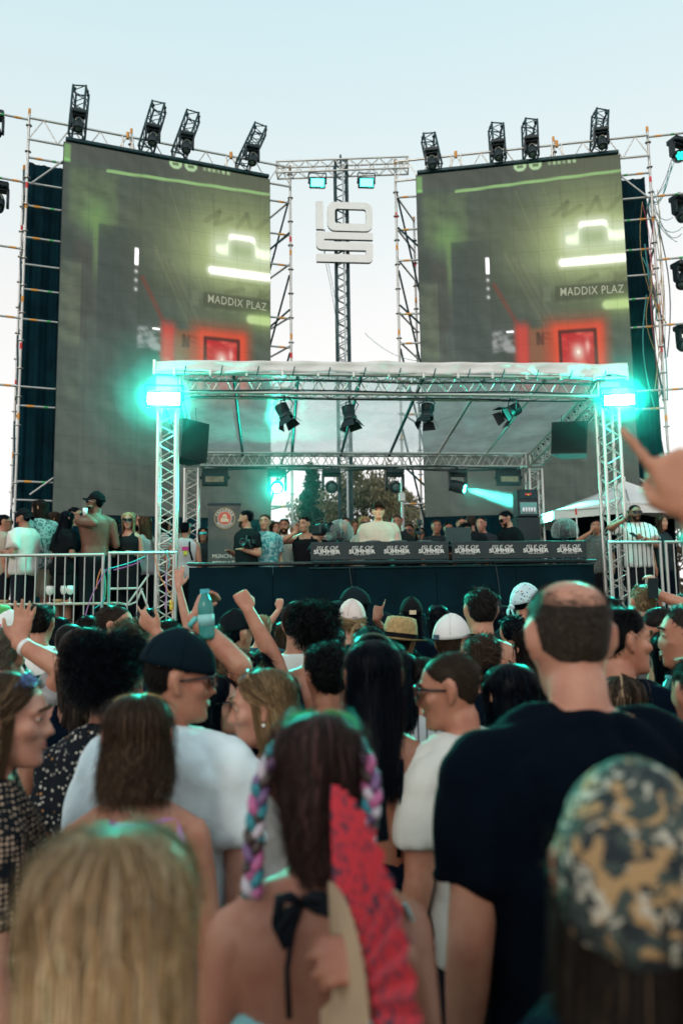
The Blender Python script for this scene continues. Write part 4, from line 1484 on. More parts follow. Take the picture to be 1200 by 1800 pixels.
MB().box((p.x, 12.0, (STAGE_Z + zc - h / 2) / 2), (0.36, 0.28, zc - h / 2 - STAGE_Z - 0.003), bevel=0.01).build('stand', BLACKPLASTIC, t)


def dome(px, py, yy, rad, label):
    c = at_y(px, py, yy)
    t = thing('clear_fan_dome', label, 'stage fan', (c.x, yy, STAGE_Z), group='clear domed stage machines')
    prof = [(rad * math.cos(R(a)), rad * math.sin(R(a))) for a in range(-25, 90, 8)] + [(0.001, rad)]
    MB().lathe(prof, (c.x, yy, c.z), 28).build('dome', CLEAR, t, True)
    for k in range(4):
        a = R(k * 45)
        pts = [(c.x + rad * 1.005 * math.cos(a) * math.cos(R(q)), yy + rad * 1.005 * math.sin(a) * math.cos(R(q)), c.z + rad * 1.005 * math.sin(R(q))) for q in range(-20, 201, 12)]
        MB().path(pts, 0.002, 5).build('rib', mat('grey_rib', (0.3, 0.33, 0.33), 0.4), t)
    MB().box((c.x, yy, c.z - 0.02), (0.12, 0.14, 0.12), bevel=0.015).build('camera_core', BLACKPLASTIC, t)
    MB().lathe([(0.05, 0), (0.055, 0.03), (0.045, 0.06)], (c.x, yy - 0.07, c.z + 0.01), 16, rot=Euler((R(90), 0, 0)).to_matrix()).build('nozzle', BLACKPLASTIC, t, True)
    MB().lathe([(0.22, 0), (0.22, 0.03), (0.05, 0.05), (0.04, c.z - 0.1 - STAGE_Z)], (c.x, yy, STAGE_Z), 20).build('stand', BLACKPLASTIC, t, True)


dome(597, 938, 11.25, 0.20, 'clear domed machine on stage between the cameraman and the DJ')
dome(992, 934, 11.3, 0.20, 'clear domed machine on stage beside the back of the fridge')

p = at_y(706, 874, 13.2)
t = thing('access_point', 'small white box on a thin pole in front of the tree', 'box', (p.x, 13.2, STAGE_Z))
MB().box((p.x, 13.2, p.z), (0.11, 0.06, 0.15), bevel=0.015).build('case', WHITEPAINT, t)
tube('pole', (p.x, 13.23, STAGE_Z), (p.x, 13.23, p.z + 0.3), 0.016, GALV, t)
tube('tape_band', (p.x, 13.23, p.z - 0.42), (p.x, 13.23, p.z - 0.36), 0.0175, REDTAPE, t)

UC = at_y(1096, 846, 14.0)
t = thing('parasol', 'white market parasol open behind the truss tower of the striped shirt side', 'parasol', (UC.x, 14.0, STAGE_Z))
UM = valance_material()
n = 8
rim = 1.72
zt, zr = UC.z, UC.z - 0.62
for k in range(n):
    a0, a1 = R(22.5 + 45 * k), R(22.5 + 45 * (k + 1))
    V = []
    m_ = 5
    for i in range(m_ + 1):
        f = i / m_
        for j in range(4):
            a = a0 + (a1 - a0) * j / 3
            rr = 0.02 + (rim - 0.02) * f * (1 - 0.06 * math.sin(PI * j / 3) * f)
            V.append((UC.x + rr * math.cos(a), 14.0 + rr * math.sin(a), zt + (zr - zt) * f - 0.05 * math.sin(PI * f) - 0.03 * math.sin(PI * j / 3) * f))
    V2 = [(x, y, z - 0.004) for x, y, z in V]
    F = [(i * 4 + j, i * 4 + j + 1, (i + 1) * 4 + j + 1, (i + 1) * 4 + j) for i in range(m_) for j in range(3)]
    F2 = [tuple(len(V) + q for q in f[::-1]) for f in F]
    MB().add(V + V2, F + F2).build('panel', UM, t, True)
    tube('rib', (UC.x, 14.0, zt - 0.05), (UC.x + rim * math.cos(a0), 14.0 + rim * math.sin(a0), zr - 0.02), 0.011, GALV, t, 6)
    f0, f1 = (UC.x + rim * math.cos(a0), 14.0 + rim * math.sin(a0)), (UC.x + rim * math.cos(a1), 14.0 + rim * math.sin(a1))
    MB().add([(f0[0], f0[1], zr), (f1[0], f1[1], zr), (f1[0], f1[1], zr - 0.16), (f0[0], f0[1], zr - 0.16)], [(0, 1, 2, 3)]).build('flap', UM, t)
tube('pole', (UC.x, 14.0, STAGE_Z), (UC.x, 14.0, zt + 0.08), 0.024, WHITEPAINT, t)

# poles with red caps standing on stage, microphone / camera stands
for px, py, yy, lab in ((205, 935, 12.6, 'thin white and red pole among the balcony crowd'), (1012, 905, 12.8, 'thin pole with a red cap on stage by the umbrella')):
    p = at_y(px, py, yy)
    t = thing('marker_pole', lab, 'pole', (p.x, yy, STAGE_Z), group='marker poles')
    tube('pole', (p.x, yy, STAGE_Z), (p.x, yy, p.z), 0.012, WHITEPAINT, t)
    tube('red_cap', (p.x, yy, p.z), (p.x, yy, p.z + 0.12), 0.016, REDTAPE, t)

# ================================================================= people
def skin_mat(col):
    key = ('skin', tuple(col))
    if key in MATS:
        return MATS[key]
    m, N, L, P = nmat('skin')
    tc = N.new('ShaderNodeTexCoord')
    nz = N.new('ShaderNodeTexNoise')
    nz.inputs['Scale'].default_value = 9
    nz.inputs['Detail'].default_value = 5
    L.new(tc.outputs['Object'], nz.inputs['Vector'])
    mx = N.new('ShaderNodeMix')
    mx.data_type = 'RGBA'
    mx.inputs['A'].default_value = (col[0] * 0.86, col[1] * 0.66, col[2] * 0.62, 1)
    mx.inputs['B'].default_value = (min(1, col[0] * 1.10), col[1] * 1.14, col[2] * 1.12, 1)
    nz.inputs['Roughness'].default_value = .68
    mr = N.new('ShaderNodeMapRange')
    mr.inputs['From Min'].default_value = 0.32
    mr.inputs['From Max'].default_value = 0.68
    L.new(nz.outputs['Fac'], mr.inputs['Value'])
    L.new(mr.outputs[0], mx.inputs['Factor'])
    L.new(mx.outputs['Result'], P.inputs['Base Color'])
    P.inputs['Roughness'].default_value = 0.48
    P.inputs['Specular IOR Level'].default_value = 0.4
    P.inputs['Subsurface Weight'].default_value = 0.0
    n2 = N.new('ShaderNodeTexNoise')
    n2.inputs['Scale'].default_value = 160
    n2.inputs['Detail'].default_value = 4
    L.new(tc.outputs['Object'], n2.inputs['Vector'])
    bp = N.new('ShaderNodeBump')
    bp.inputs['Strength'].default_value = 0.25
    bp.inputs['Distance'].default_value = 0.004
    L.new(n2.outputs['Fac'], bp.inputs['Height'])
    L.new(bp.outputs[0], P.inputs['Normal'])
    MATS[key] = m
    return m


def hair_mat():
    if 'hair' in MATS:
        return MATS['hair']
    m, N, L, P = nmat('hair_strands')
    out = N['Material Output']
    at = N.new('ShaderNodeAttribute')
    at.attribute_name = 'tint'
    L.new(at.outputs['Color'], P.inputs['Base Color'])
    P.inputs['Roughness'].default_value = 0.40
    P.inputs['Specular IOR Level'].default_value = 0.07
    tl = N.new('ShaderNodeBsdfTranslucent')
    L.new(at.outputs['Color'], tl.inputs[0])
    mx = N.new('ShaderNodeMixShader')
    mx.inputs[0].default_value = 0.18
    L.new(P.outputs[0], mx.inputs[1])
    L.new(tl.outputs[0], mx.inputs[2])
    L.new(mx.outputs[0], out.inputs['Surface'])
    MATS['hair'] = m
    return m


def cloth_mat(col, pattern=None, col2=None, scale=1.0, rough=0.85, name='cloth'):
    key = ('cloth', tuple(col), pattern, tuple(col2) if col2 else None, scale)
    if key in MATS:
        return MATS[key]
    m, N, L, P = nmat(name)
    P.inputs['Roughness'].default_value = rough
    P.inputs['Specular IOR Level'].default_value = 0.25 if max(col) > .1 else 0.06
    P.inputs['Sheen Weight'].default_value = 0.10 if max(col) > .1 else 0.0
    tc = N.new('ShaderNodeTexCoord')
    nz = N.new('ShaderNodeTexNoise')
    nz.inputs['Scale'].default_value = 7
    nz.inputs['Detail'].default_value = 4
    L.new(tc.outputs['Object'], nz.inputs['Vector'])
    base = N.new('ShaderNodeMix')
    base.data_type = 'RGBA'
    base.inputs['A'].default_value = (*[c * 0.86 for c in col], 1)
    base.inputs['B'].default_value = (*[min(1, c * 1.1) for c in col], 1)
    L.new(nz.outputs['Fac'], base.inputs['Factor'])
    col_out = base.outputs['Result']
    if pattern:
        mx = N.new('ShaderNodeMix')
        mx.data_type = 'RGBA'
        mx.inputs['B'].default_value = (*col2, 1)
        L.new(col_out, mx.inputs['A'])
        mr = N.new('ShaderNodeMapRange')
        if pattern in ('floral', 'dots', 'lace'):
            vo = N.new('ShaderNodeTexVoronoi')
            vo.inputs['Scale'].default_value = {'floral': 38, 'dots': 85, 'lace': 60}[pattern] * scale
            vo.inputs['Randomness'].default_value = {'floral': 1.0, 'dots': 0.15, 'lace': 0.1}[pattern]
            L.new(tc.outputs['Object'], vo.inputs['Vector'])
            L.new(vo.outputs['Distance'], mr.inputs['Value'])
            mr.inputs['From Min'].default_value = 0.30
            mr.inputs['From Max'].default_value = 0.36
            mr.inputs['To Min'].default_value = 1
            mr.inputs['To Max'].default_value = 0
            if pattern == 'floral':
                r = N.new('ShaderNodeValToRGB')
                r.color_ramp.interpolation = 'CONSTANT'
                e = r.color_ramp.elements
                e[0].color = (*col, 1)
                e[1].color = (*col2, 1)
                e[1].position = 0.45
                q = e.new(0.68)
                q.color = (0.30, 0.16, 0.07, 1)
                q = e.new(0.80)
                q.color = (*[c * 0.6 for c in col2], 1)
                sp = N.new('ShaderNodeSeparateColor')
                L.new(vo.outputs['Color'], sp.inputs[0])
                L.new(sp.outputs[0], r.inputs['Fac'])
                L.new(r.outputs[0], mx.inputs['B'])
        elif pattern in ('palm', 'camo', 'tie'):
            n3 = N.new('ShaderNodeTexNoise')
            n3.inputs['Scale'].default_value = {'palm': 16, 'camo': 22, 'tie': 6}[pattern] * scale
            n3.inputs['Detail'].default_value = 3
            n3.inputs['Distortion'].default_value = 1.6
            L.new(tc.outputs['Object'], n3.inputs['Vector'])
            L.new(n3.outputs['Fac'], mr.inputs['Value'])
            mr.inputs['From Min'].default_value = 0.50
            mr.inputs['From Max'].default_value = 0.54
        elif pattern in ('stripes', 'hstripes'):
            sx = N.new('ShaderNodeSeparateXYZ')
            L.new(tc.outputs['Object'], sx.inputs[0])
            mt = N.new('ShaderNodeMath')
            mt.operation = 'MULTIPLY'
            mt.inputs[1].default_value = 2 * PI / 0.055 * scale
            L.new(sx.outputs['X' if pattern == 'stripes' else 'Z'], mt.inputs[0])
            sn = N.new('ShaderNodeMath')
            sn.operation = 'SINE'
            L.new(mt.outputs[0], sn.inputs[0])
            L.new(sn.outputs[0], mr.inputs['Value'])
            mr.inputs['From Min'].default_value = 0.70
            mr.inputs['From Max'].default_value = 0.78
        elif pattern == 'lower':          # printed lower back
            sx = N.new('ShaderNodeSeparateXYZ')
            L.new(tc.outputs['Object'], sx.inputs[0])
            L.new(sx.outputs['Z'], mr.inputs['Value'])
            mr.inputs['From Min'].default_value = 1.41
            mr.inputs['From Max'].default_value = 1.40
        L.new(mr.outputs[0], mx.inputs['Factor'])
        col_out = mx.outputs['Result']
    L.new(col_out, P.inputs['Base Color'])
    n2 = N.new('ShaderNodeTexNoise')
    n2.inputs['Scale'].default_value = 14
    n2.inputs['Detail'].default_value = 7
    n2.inputs['Distortion'].default_value = 0.8
    L.new(tc.outputs['Object'], n2.inputs['Vector'])
    bp = N.new('ShaderNodeBump')
    bp.inputs['Strength'].default_value = 0.35
    bp.inputs['Distance'].default_value = 0.012
    L.new(n2.outputs['Fac'], bp.inputs['Height'])
    L.new(bp.outputs[0], P.inputs['Normal'])
    MATS[key] = m
    return m


def limb(mb, pts, rad, n=12):
    """a tapered limb with round ends"""
    pts = [np.array(p, float) for p in pts]
    rad = list(rad)
    d0 = pts[0] - pts[1]
    d0 /= np.linalg.norm(d0) + 1e-9
    d1 = pts[-1] - pts[-2]
    d1 /= np.linalg.norm(d1) + 1e-9
    P = [pts[0] + d0 * rad[0] * 0.95, pts[0] + d0 * rad[0] * 0.7] + pts + [pts[-1] + d1 * rad[-1] * 0.7, pts[-1] + d1 * rad[-1] * 0.95]
    Q = [rad[0] * 0.25, rad[0] * 0.72] + rad + [rad[-1] * 0.72, rad[-1] * 0.25]
    mb.path(P, Q, n)


def sections(mb, rows, n=24, p=2.3):
    ang = np.linspace(0, 2 * PI, n, endpoint=False)
    c, s = np.cos(ang), np.sin(ang)
    c = np.sign(c) * np.abs(c) ** (2 / p)
    s = np.sign(s) * np.abs(s) ** (2 / p)
    mb.rings([np.stack([rx * c, yc + ry * s, np.full(n, z)], 1) for z, rx, ry, yc in rows])


TORSO_M = [(0.84, .150, .105, .0), (0.93, .170, .118, -.008), (1.02, .160, .108, -.004), (1.10, .152, .102, .0), (1.20, .164, .112, .0), (1.30, .182, .121, .0), (1.375, .188, .112, -.008), (1.425, .165, .092, -.014), (1.458, .120, .074, -.018), (1.49, .078, .062, -.016)]
TORSO_F = [(0.84, .155, .108, .0), (0.93, .176, .120, -.012), (1.02, .150, .104, -.006), (1.10, .122, .090, .0), (1.20, .132, .098, .002), (1.30, .150, .108, .006), (1.375, .152, .096, -.006), (1.425, .138, .078, -.014), (1.458, .098, .062, -.018), (1.49, .062, .052, -.016)]
HEAD = np.array([(-.116, .020, .080, .030), (-.106, .036, .090, .005), (-.086, .050, .092, -.030), (-.060, .058, .088, -.058), (-.030, .066, .087, -.078), (0.0, .071, .083, -.090), (.025, .0745, .088, -.097), (.050, .076, .087, -.100), (.078, .070, .073, -.093), (.098, .054, .050, -.073), (.111, .032, .022, -.048), (.117, .010, -.004, -.020)])
HC = np.array([0.0, -0.006, 0.012])
HS = np.array([0.0795, 0.1015, 0.1095])


def head_shape(mb, T, fem=False, detail=1):
    n = 28
    ang = np.linspace(0, 2 * PI, n, endpoint=False)
    c, s = np.cos(ang), np.sin(ang)
    p = 2.2
    c = np.sign(c) * np.abs(c) ** (2 / p)
    s = np.sign(s) * np.abs(s) ** (2 / p)
    rings = []
    for z, w, f, b in HEAD:
        if fem and z < -.05:
            w *= 0.9
        rings.append(T(np.stack([w * c, (f + b) / 2 + (f - b) / 2 * s, np.full(n, z)], 1)))
    mb.rings(rings)
    L = lambda pts, r: limb(mb, T(np.array(pts)), r, 10)
    L([(0, .085, .022), (0, .097, -.005), (0, .107, -.026)], [.0075, .009, .0112])
    for sx in (-1, 1):
        L([(sx * .009, .092, -.030), (sx * .010, .096, -.029)], [.009, .008])
        L([(sx * .050, .066, .026), (sx * .028, .084, .031), (sx * .008, .088, .026)], [.010, .011, .008])
        L([(sx * .046, .056, -.015), (sx * .038, .068, -.022)], [.024, .020])
        # ear: outer rim and lobe
        k = sx * .079
        L([(k, -.002, -.030), (k * 1.03, -.010, -.020), (k * 1.10, -.022, .002), (k * 1.12, -.022, .022), (k * 1.08, -.008, .032), (k, .004, .024)], [.008, .008, .0075, .0075, .0075, .006])
        L([(k * .97, -.008, -.015), (k * 1.03, -.012, .012)], [.012, .013])
    L([(-.020, .083, -.0535), (0, .0925, -.052), (.020, .083, -.0535)], [.0048, .0062, .0048])
    L([(-.018, .083, -.063), (0, .0915, -.064), (.018, .083, -.063)], [.0050, .0070, .0050])
    L([(-.010, .080, -.098), (.010, .080, -.098)], [.016, .016])


def hand(mb, W, zd, nd, pose='relaxed', side=1, k=1.0, spread=1.0):
    """wrist at W, fingers along zd, palm facing nd; the thumb leaves the side of the palm"""
    zd = np.array(zd, float)
    zd /= np.linalg.norm(zd)
    nd = np.array(nd, float)
    nd -= zd * np.dot(nd, zd)
    nd /= np.linalg.norm(nd) + 1e-9
    xd = np.cross(nd, zd) * side
    B = np.stack([xd, nd, zd], 1)
    q = lambda x, y, z: W + B @ (np.array([x, y, z]) * k)
    n = 14
    ang = np.linspace(0, 2 * PI, n, endpoint=False)
    rings = []
    for z, rx, ry, xc in ((-.02, .026, .019, 0), (0, .027, .018, 0), (.03, .036, .017, .002), (.06, .042, .016, .002), (.088, .041, .014, .0), (.100, .034, .010, .0)):
        rings.append(np.array([q(xc + rx * math.cos(a), ry * math.sin(a), z) for a in ang]))
    mb.rings(rings)
    curls = {'open': (6, 6, 6, 6), 'relaxed': (26, 24, 26, 30), 'fist': (82, 82, 84, 84), 'point': (4, 78, 82, 84), 'grip': (48, 50, 52, 54), 'flick': (30, 14, 40, 55)}[pose]
    xs = (.030, .011, -.009, -.028)
    ln = (.074, .083, .077, .060)
    for i in range(4):
        a = 0.0
        p = np.array([xs[i], 0.0, .092])
        fan = (xs[i] / .03) * 0.13 * spread * (1.5 if pose == 'open' else 0.6)
        pts = [q(*(p - np.array([0, 0, .012]))), q(*p)]
        for j, f in enumerate((.46, .30, .24)):
            a += R(curls[i]) * (1.0 if j < 2 else 0.6)
            st = ln[i] * f
            p = p + st * np.array([math.sin(fan) * math.cos(a), math.sin(a), math.cos(fan) * math.cos(a)])
            pts.append(q(*p))
        limb(mb, pts, [.0100 * k, .0098 * k, .0088 * k, .0080 * k, .0070 * k], 10)
    if pose in ('fist', 'point'):
        tp = [(.030, .004, .020), (.044, .018, .045), (.036, .036, .068), (.012, .040, .078)]
    elif pose == 'grip':
        tp = [(.030, .004, .020), (.050, .018, .042), (.052, .040, .066), (.040, .056, .080)]
    else:
        tp = [(.028, .004, .018), (.052, .008, .040), (.066, .012, .066), (.072, .014, .088)]
    limb(mb, [q(*p) for p in tp], [.0145 * k, .0125 * k, .0105 * k, .0085 * k], 10)


def ik(S, T, a, b, pole):
    S, T, pole = np.array(S, float), np.array(T, float), np.array(pole, float)
    d = T - S
    L = np.linalg.norm(d)
    if L > (a + b) * 0.995:
        k = L / ((a + b) * 0.995)
        a, b = a * k, b * k
    u = d / L
    x = (a * a - b * b + L * L) / (2 * L)
    h = math.sqrt(max(a * a - x * x, 0))
    w = pole - u * np.dot(pole, u)
    w /= np.linalg.norm(w) + 1e-9
    return S + u * x + w * h


PENDING = []


def warp_fn(s, inv=False, near=False):
    kl, kt = (.12, .60) if near else (.09, .34)
    zi = np.array([0, .85, 1.38, 3.0]) * s
    zo = np.array([0, .85 * kl, .85 * kl + .53 * kt, .85 * kl + .53 * kt + 1.62]) * s
    return (lambda z: np.interp(z, zo, zi)) if inv else (lambda z: np.interp(z, zi, zo))


def remeshed(name, mb, m, parent, vox, s, smooth=3, fold=0.0, seed=0, near=False):
    V = np.concatenate(mb.v)
    V[:, 2] = warp_fn(s, False, near)(V[:, 2])
    me = fast_mesh(name, V, mb.f, True)
    o = bpy.data.objects.new(name, me)
    COL.objects.link(o)
    o.parent = parent
    r = o.modifiers.new('r', 'REMESH')
    r.mode = 'VOXEL'
    r.voxel_size = vox
    r.use_smooth_shade = True
    if smooth:
        q = o.modifiers.new('s', 'SMOOTH')
        q.factor = 0.5
        q.iterations = smooth
    PENDING.append((o, m, s, fold, seed, near))
    return o


def finish_people():
    dg = bpy.context.evaluated_depsgraph_get()
    done = []
    for o, *_q in PENDING:
        done.append(bpy.data.meshes.new_from_object(o.evaluated_get(dg)))
    for (o, m, s, fold, seed, near), me in zip(PENDING, done):
        o.modifiers.clear()
        old = o.data
        n = len(me.vertices)
        V = np.empty(n * 3, np.float32)
        me.vertices.foreach_get('co', V)
        V = V.reshape(-1, 3)
        V[:, 2] = warp_fn(s, True, near)(V[:, 2])
        if fold:
            Nn = np.empty(n * 3, np.float32)
            me.vertices.foreach_set('co', V.ravel())
            me.update()
            me.vertices.foreach_get('normal', Nn)
            Nn = Nn.reshape(-1, 3)
            q = np.random.default_rng(seed)
            d = np.zeros(n)
            wx = V + 0.05 * np.sin(V[:, [1, 2, 0]] * 9 + q.uniform(0, 6, 3))
            for i in range(7):
                k = q.normal(size=3)
                k /= np.linalg.norm(k)
                k[2] *= 0.55
                f = q.uniform(14, 46)
                d += (np.abs(np.sin(wx @ k * f + q.uniform(0, 6))) ** 0.7 - 0.6) * (16 / f)
            V += Nn * (d * fold)[:, None]
        me.vertices.foreach_set('co', V.ravel())
        me.polygons.foreach_set('use_smooth', np.ones(len(me.polygons), bool))
        me.update()
        me.materials.clear()
        me.materials.append(m)
        me.name = o.name
        o.data = me
        bpy.data.meshes.remove(old)
    PENDING.clear()


# ---------------------------------------------------------------- hair
DEL = np.array([0, 40, 70, 90, 110, 140, 180.0])
THM = np.array([46, 58, 74, 86, 108, 122, 127.0])


_TH = np.degrees(np.arctan2(HEAD[:, 1] / HS[0], (HEAD[:, 0] - HC[2]) / HS[2]))[::-1]      # polar angle of each head ring, crown first
_Z, _W, _F, _B = (HEAD[::-1, i] for i in range(4))


def shell_pt(delta, side, th, r):
    """a point over the head surface; delta: degrees from the front, side: +-1, th: degrees from the crown, r: 1 on the skin"""
    a = np.radians(delta) + 0 * np.asarray(th)
    t = np.radians(th) + 0 * a
    thd = np.degrees(t)
    z = np.where(thd < _TH[0], HC[2] + HS[2] * np.cos(t) * .962, np.interp(thd, _TH, _Z))
    w = np.where(thd < _TH[0], HS[0] * np.sin(t), np.interp(thd, _TH, _W))
    f = np.interp(thd, _TH, _F)
    b = np.interp(thd, _TH, _B)
    k = np.clip(thd / _TH[0], 0, 1)
    mid, half = (f + b) / 2, (f - b) / 2 * k
    g = (r - 1) * .092
    sa, ca = np.sin(a), np.cos(a)
    e = 2 / 2.2
    sa = np.sign(sa) * np.abs(sa) ** e
    ca = np.sign(ca) * np.abs(ca) ** e
    lat = np.clip(np.sin(t) + .15, 0, 1)
    return np.stack([(w + g * lat) * sa * side, mid + (half + g * lat) * ca, z + g * np.cos(t)], -1)


def ribbons(P, w, tint, centre=HC):
    """P: (N, S, 3) strand points -> strips; w: (N, S) half widths; tint: (N, S, 3)"""
    N, S, _ = P.shape
    T = np.gradient(P, axis=1)
    T /= np.linalg.norm(T, axis=2, keepdims=True) + 1e-9
    out = P - centre
    out[..., 2] *= 0.3
    B = np.cross(T, out)
    B /= np.linalg.norm(B, axis=2, keepdims=True) + 1e-9
    V = np.stack([P - B * w[..., None], P + B * w[..., None]], 2).reshape(-1, 3)
    base = (np.arange(N)[:, None] * S + np.arange(S - 1)[None, :]).ravel() * 2
    F = np.stack([base, base + 1, base + 3, base + 2], 1)
    C = np.repeat(tint.reshape(-1, 3), 2, axis=0)
    return V, F, C


def strand_tints(N, S, col, q, var=0.28, light=None, lp=0.0, roots=None, cl=None):
    k = (1 + q.normal(0, var, (N, 1, 1)).clip(-0.6, 0.9))
    if cl is not None:
        k = k * q.uniform(.62, 1.35, 90)[cl][:, None, None]
    C = np.array(col)[None, None, :] * k * np.ones((N, S, 1))
    if light is not None and lp:
        m = (q.random((N, 1, 1)) < lp)
        C = np.where(m, np.array(light)[None, None, :] * k, C)
    if roots is not None:
        f = np.clip(1 - np.linspace(0, 1, S) * 2.2, 0, 1)[None, :, None] * (0.6 + 0.4 * q.random((N, 1, 1)))
        C = C * (1 - f) + np.array(roots)[None, None, :] * f
    return C.clip(0.0008, 0.9)


def make_hair(h, q, lod):
    """returns V, F (quads), C in head coordinates"""
    kind = h['kind']
    col = h.get('col', (.03, .02, .015))
    parts = []
    nmul = {0: 0.76, 1: 0.165, 2: 0.065}[lod]
    wmul = {0: 0.85, 1: 2.2, 2: 3.8}[lod]
    if kind in ('curly', 'afro'):
        nmul, wmul = nmul * {0: 1.3, 1: 2.6, 2: 2.0}[lod], wmul * {0: .75, 1: .5, 2: .6}[lod]
    th_cut = h.get('bald', 0)

    def bald_angle(dl, thh):
        a, b = np.radians(dl), np.radians(thh)
        v = np.stack([np.sin(b) * np.sin(a), np.sin(b) * np.cos(a), np.cos(b)], -1)
        c0 = np.array([0, -math.sin(R(26)), math.cos(R(26))])
        return np.degrees(np.arccos(np.clip(v @ c0, -1, 1)))

    # scalp shell
    nd, nt = (30, 12) if lod < 2 else (18, 8)
    for side in (-1, 1):
        D, Tt = np.meshgrid(np.linspace(0, 180, nd), np.linspace(0, 1, nt), indexing='ij')
        TH = np.interp(D, DEL, THM) * Tt * h.get('cover', 1.0)
        rr = 1.012 + h.get('thick', 0.03) * np.sin(np.clip(Tt * 3.0, 0, PI / 2)) ** 0 * (1 - Tt ** 6)
        if h.get('thick', 0.03) > .05:
            rr = rr + 0.012 * np.sin(D * 0.35 + Tt * 9) * (1 - Tt)
        V = shell_pt(D, side, TH, rr).reshape(-1, 3)
        i = (np.arange(nd - 1)[:, None] * nt + np.arange(nt - 1)[None, :]).ravel()
        F = np.stack([i, i + 1, i + nt + 1, i + nt], 1) if side > 0 else np.stack([i, i + nt, i + nt + 1, i + 1], 1)
        if h.get('under'):
            F = F[TH.reshape(-1)[F].mean(1) > h['under'] - 4]
        if th_cut:
            keep = bald_angle(D.reshape(-1)[F].mean(1), TH.reshape(-1)[F].mean(1)) > th_cut + 10
            F = F[keep]
        C = np.tile(np.array(h.get('roots', col)) * 0.8, (len(V), 1))
        parts.append((V, F, C))

    under = h.get('under', 0)

    def roots(N, lim=1.0):
        d = q.uniform(0, 180, N)
        sd = q.choice([-1, 1], N)
        mx = np.interp(d, DEL, THM)
        u = q.random(N)
        th = np.degrees(np.arccos(1 - u * (1 - np.cos(np.radians(mx * lim)))))
        if under:
            th = under + (th / mx) * np.maximum(mx - under, 0)
            k = mx > under + 3
            d, sd, th, mx = d[k], sd[k], th[k], mx[k]
        return d, sd, th, mx

    if kind in ('short', 'buzz', 'curly', 'afro', 'crop'):
        N = int(h.get('n', {'short': 5200, 'buzz': 6000, 'crop': 5200, 'curly': 4200, 'afro': 6500}[kind]) * nmul)
        d, sd, th, mx = roots(N)
        N = len(d)
        if th_cut:
            keep = (bald_angle(d, th) > th_cut + q.normal(1, 6, N)) | (q.random(N) < 0.02)
            d, sd, th, mx = d[keep], sd[keep], th[keep], mx[keep]
            N = len(d)
        S = {'short': 4, 'buzz': 3, 'crop': 3, 'curly': 6, 'afro': 6}[kind]
        ln = h.get('len', {'short': .045, 'buzz': .010, 'crop': .022, 'curly': .05, 'afro': .085}[kind])
        edge = np.clip((mx - th) / 45, 0.0, 1)
        ln_i = ln * (0.35 + 0.65 * edge if kind != 'afro' else 0.75 + 0.25 * edge) * q.uniform(0.7, 1.15, N)
        p0 = shell_pt(d, sd, th, 1.008)
        nrm = (p0 - HC) / HS ** 2
        nrm /= np.linalg.norm(nrm, axis=1, keepdims=True)
        p1 = shell_pt(d + q.normal(0, 9, N) + h.get('swirl', 10), sd, th + 6, 1.008)
        tan = p1 - p0
        tan /= np.linalg.norm(tan, axis=1, keepdims=True)
        if h.get('sweep'):
            sw = np.array(h['sweep'], float)
            tan = tan * 0.5 + sw
            tan -= nrm * np.sum(tan * nrm, 1, keepdims=True)
            tan /= np.linalg.norm(tan, axis=1, keepdims=True) + 1e-9
        lift = {'short': 0.55, 'buzz': 0.5, 'crop': 0.6, 'curly': 1.2, 'afro': 6.0}[kind] * (0.3 + 0.9 * edge if kind != 'afro' else np.ones(N))
        lift = lift * h.get('lift', 1.0)
        dirv = nrm * lift[:, None] + tan + q.normal(0, 0.25, (N, 3))
        dirv /= np.linalg.norm(dirv, axis=1, keepdims=True)
        t = np.linspace(0, 1, S)
        P = p0[:, None, :] + dirv[:, None, :] * (t[None, :, None] * ln_i[:, None, None])
        bend = tan[:, None, :] * (t[None, :, None] ** 2) * ln_i[:, None, None] * 0.35 - nrm[:, None, :] * (t[None, :, None] ** 2) * ln_i[:, None, None] * (0.25 if kind in ('short', 'crop') else 0)
        P = P + bend
        if kind in ('curly', 'afro'):
            fr = q.uniform(2.0, 3.6, (N, 1)) * 2 * PI
            ph = q.uniform(0, 6.28, (N, 1))
            amp = (0.008 if kind == 'curly' else 0.009) * h.get('curl', 1.0)
            a1 = np.cross(dirv, nrm + q.normal(0, .3, (N, 3)))
            a1 /= np.linalg.norm(a1, axis=1, keepdims=True) + 1e-9
            a2 = np.cross(dirv, a1)
            ttt = t[None, :]
            P = P + (a1[:, None, :] * np.sin(fr * ttt + ph)[..., None] + a2[:, None, :] * np.cos(fr * ttt + ph)[..., None]) * amp
        w = np.full((N, S), {'short': .0011, 'buzz': .0008, 'crop': .001, 'curly': .0016, 'afro': .0016}[kind] * wmul) * (1 - 0.55 * t)[None, :]
        C = strand_tints(N, S, col, q, 0.3, h.get('light'), h.get('lp', 0))
        if kind in ('short', 'crop'):
            P = P + q.normal(0, .0012, P.shape) * t[None, :, None]
        parts.append(ribbons(P, w, C))

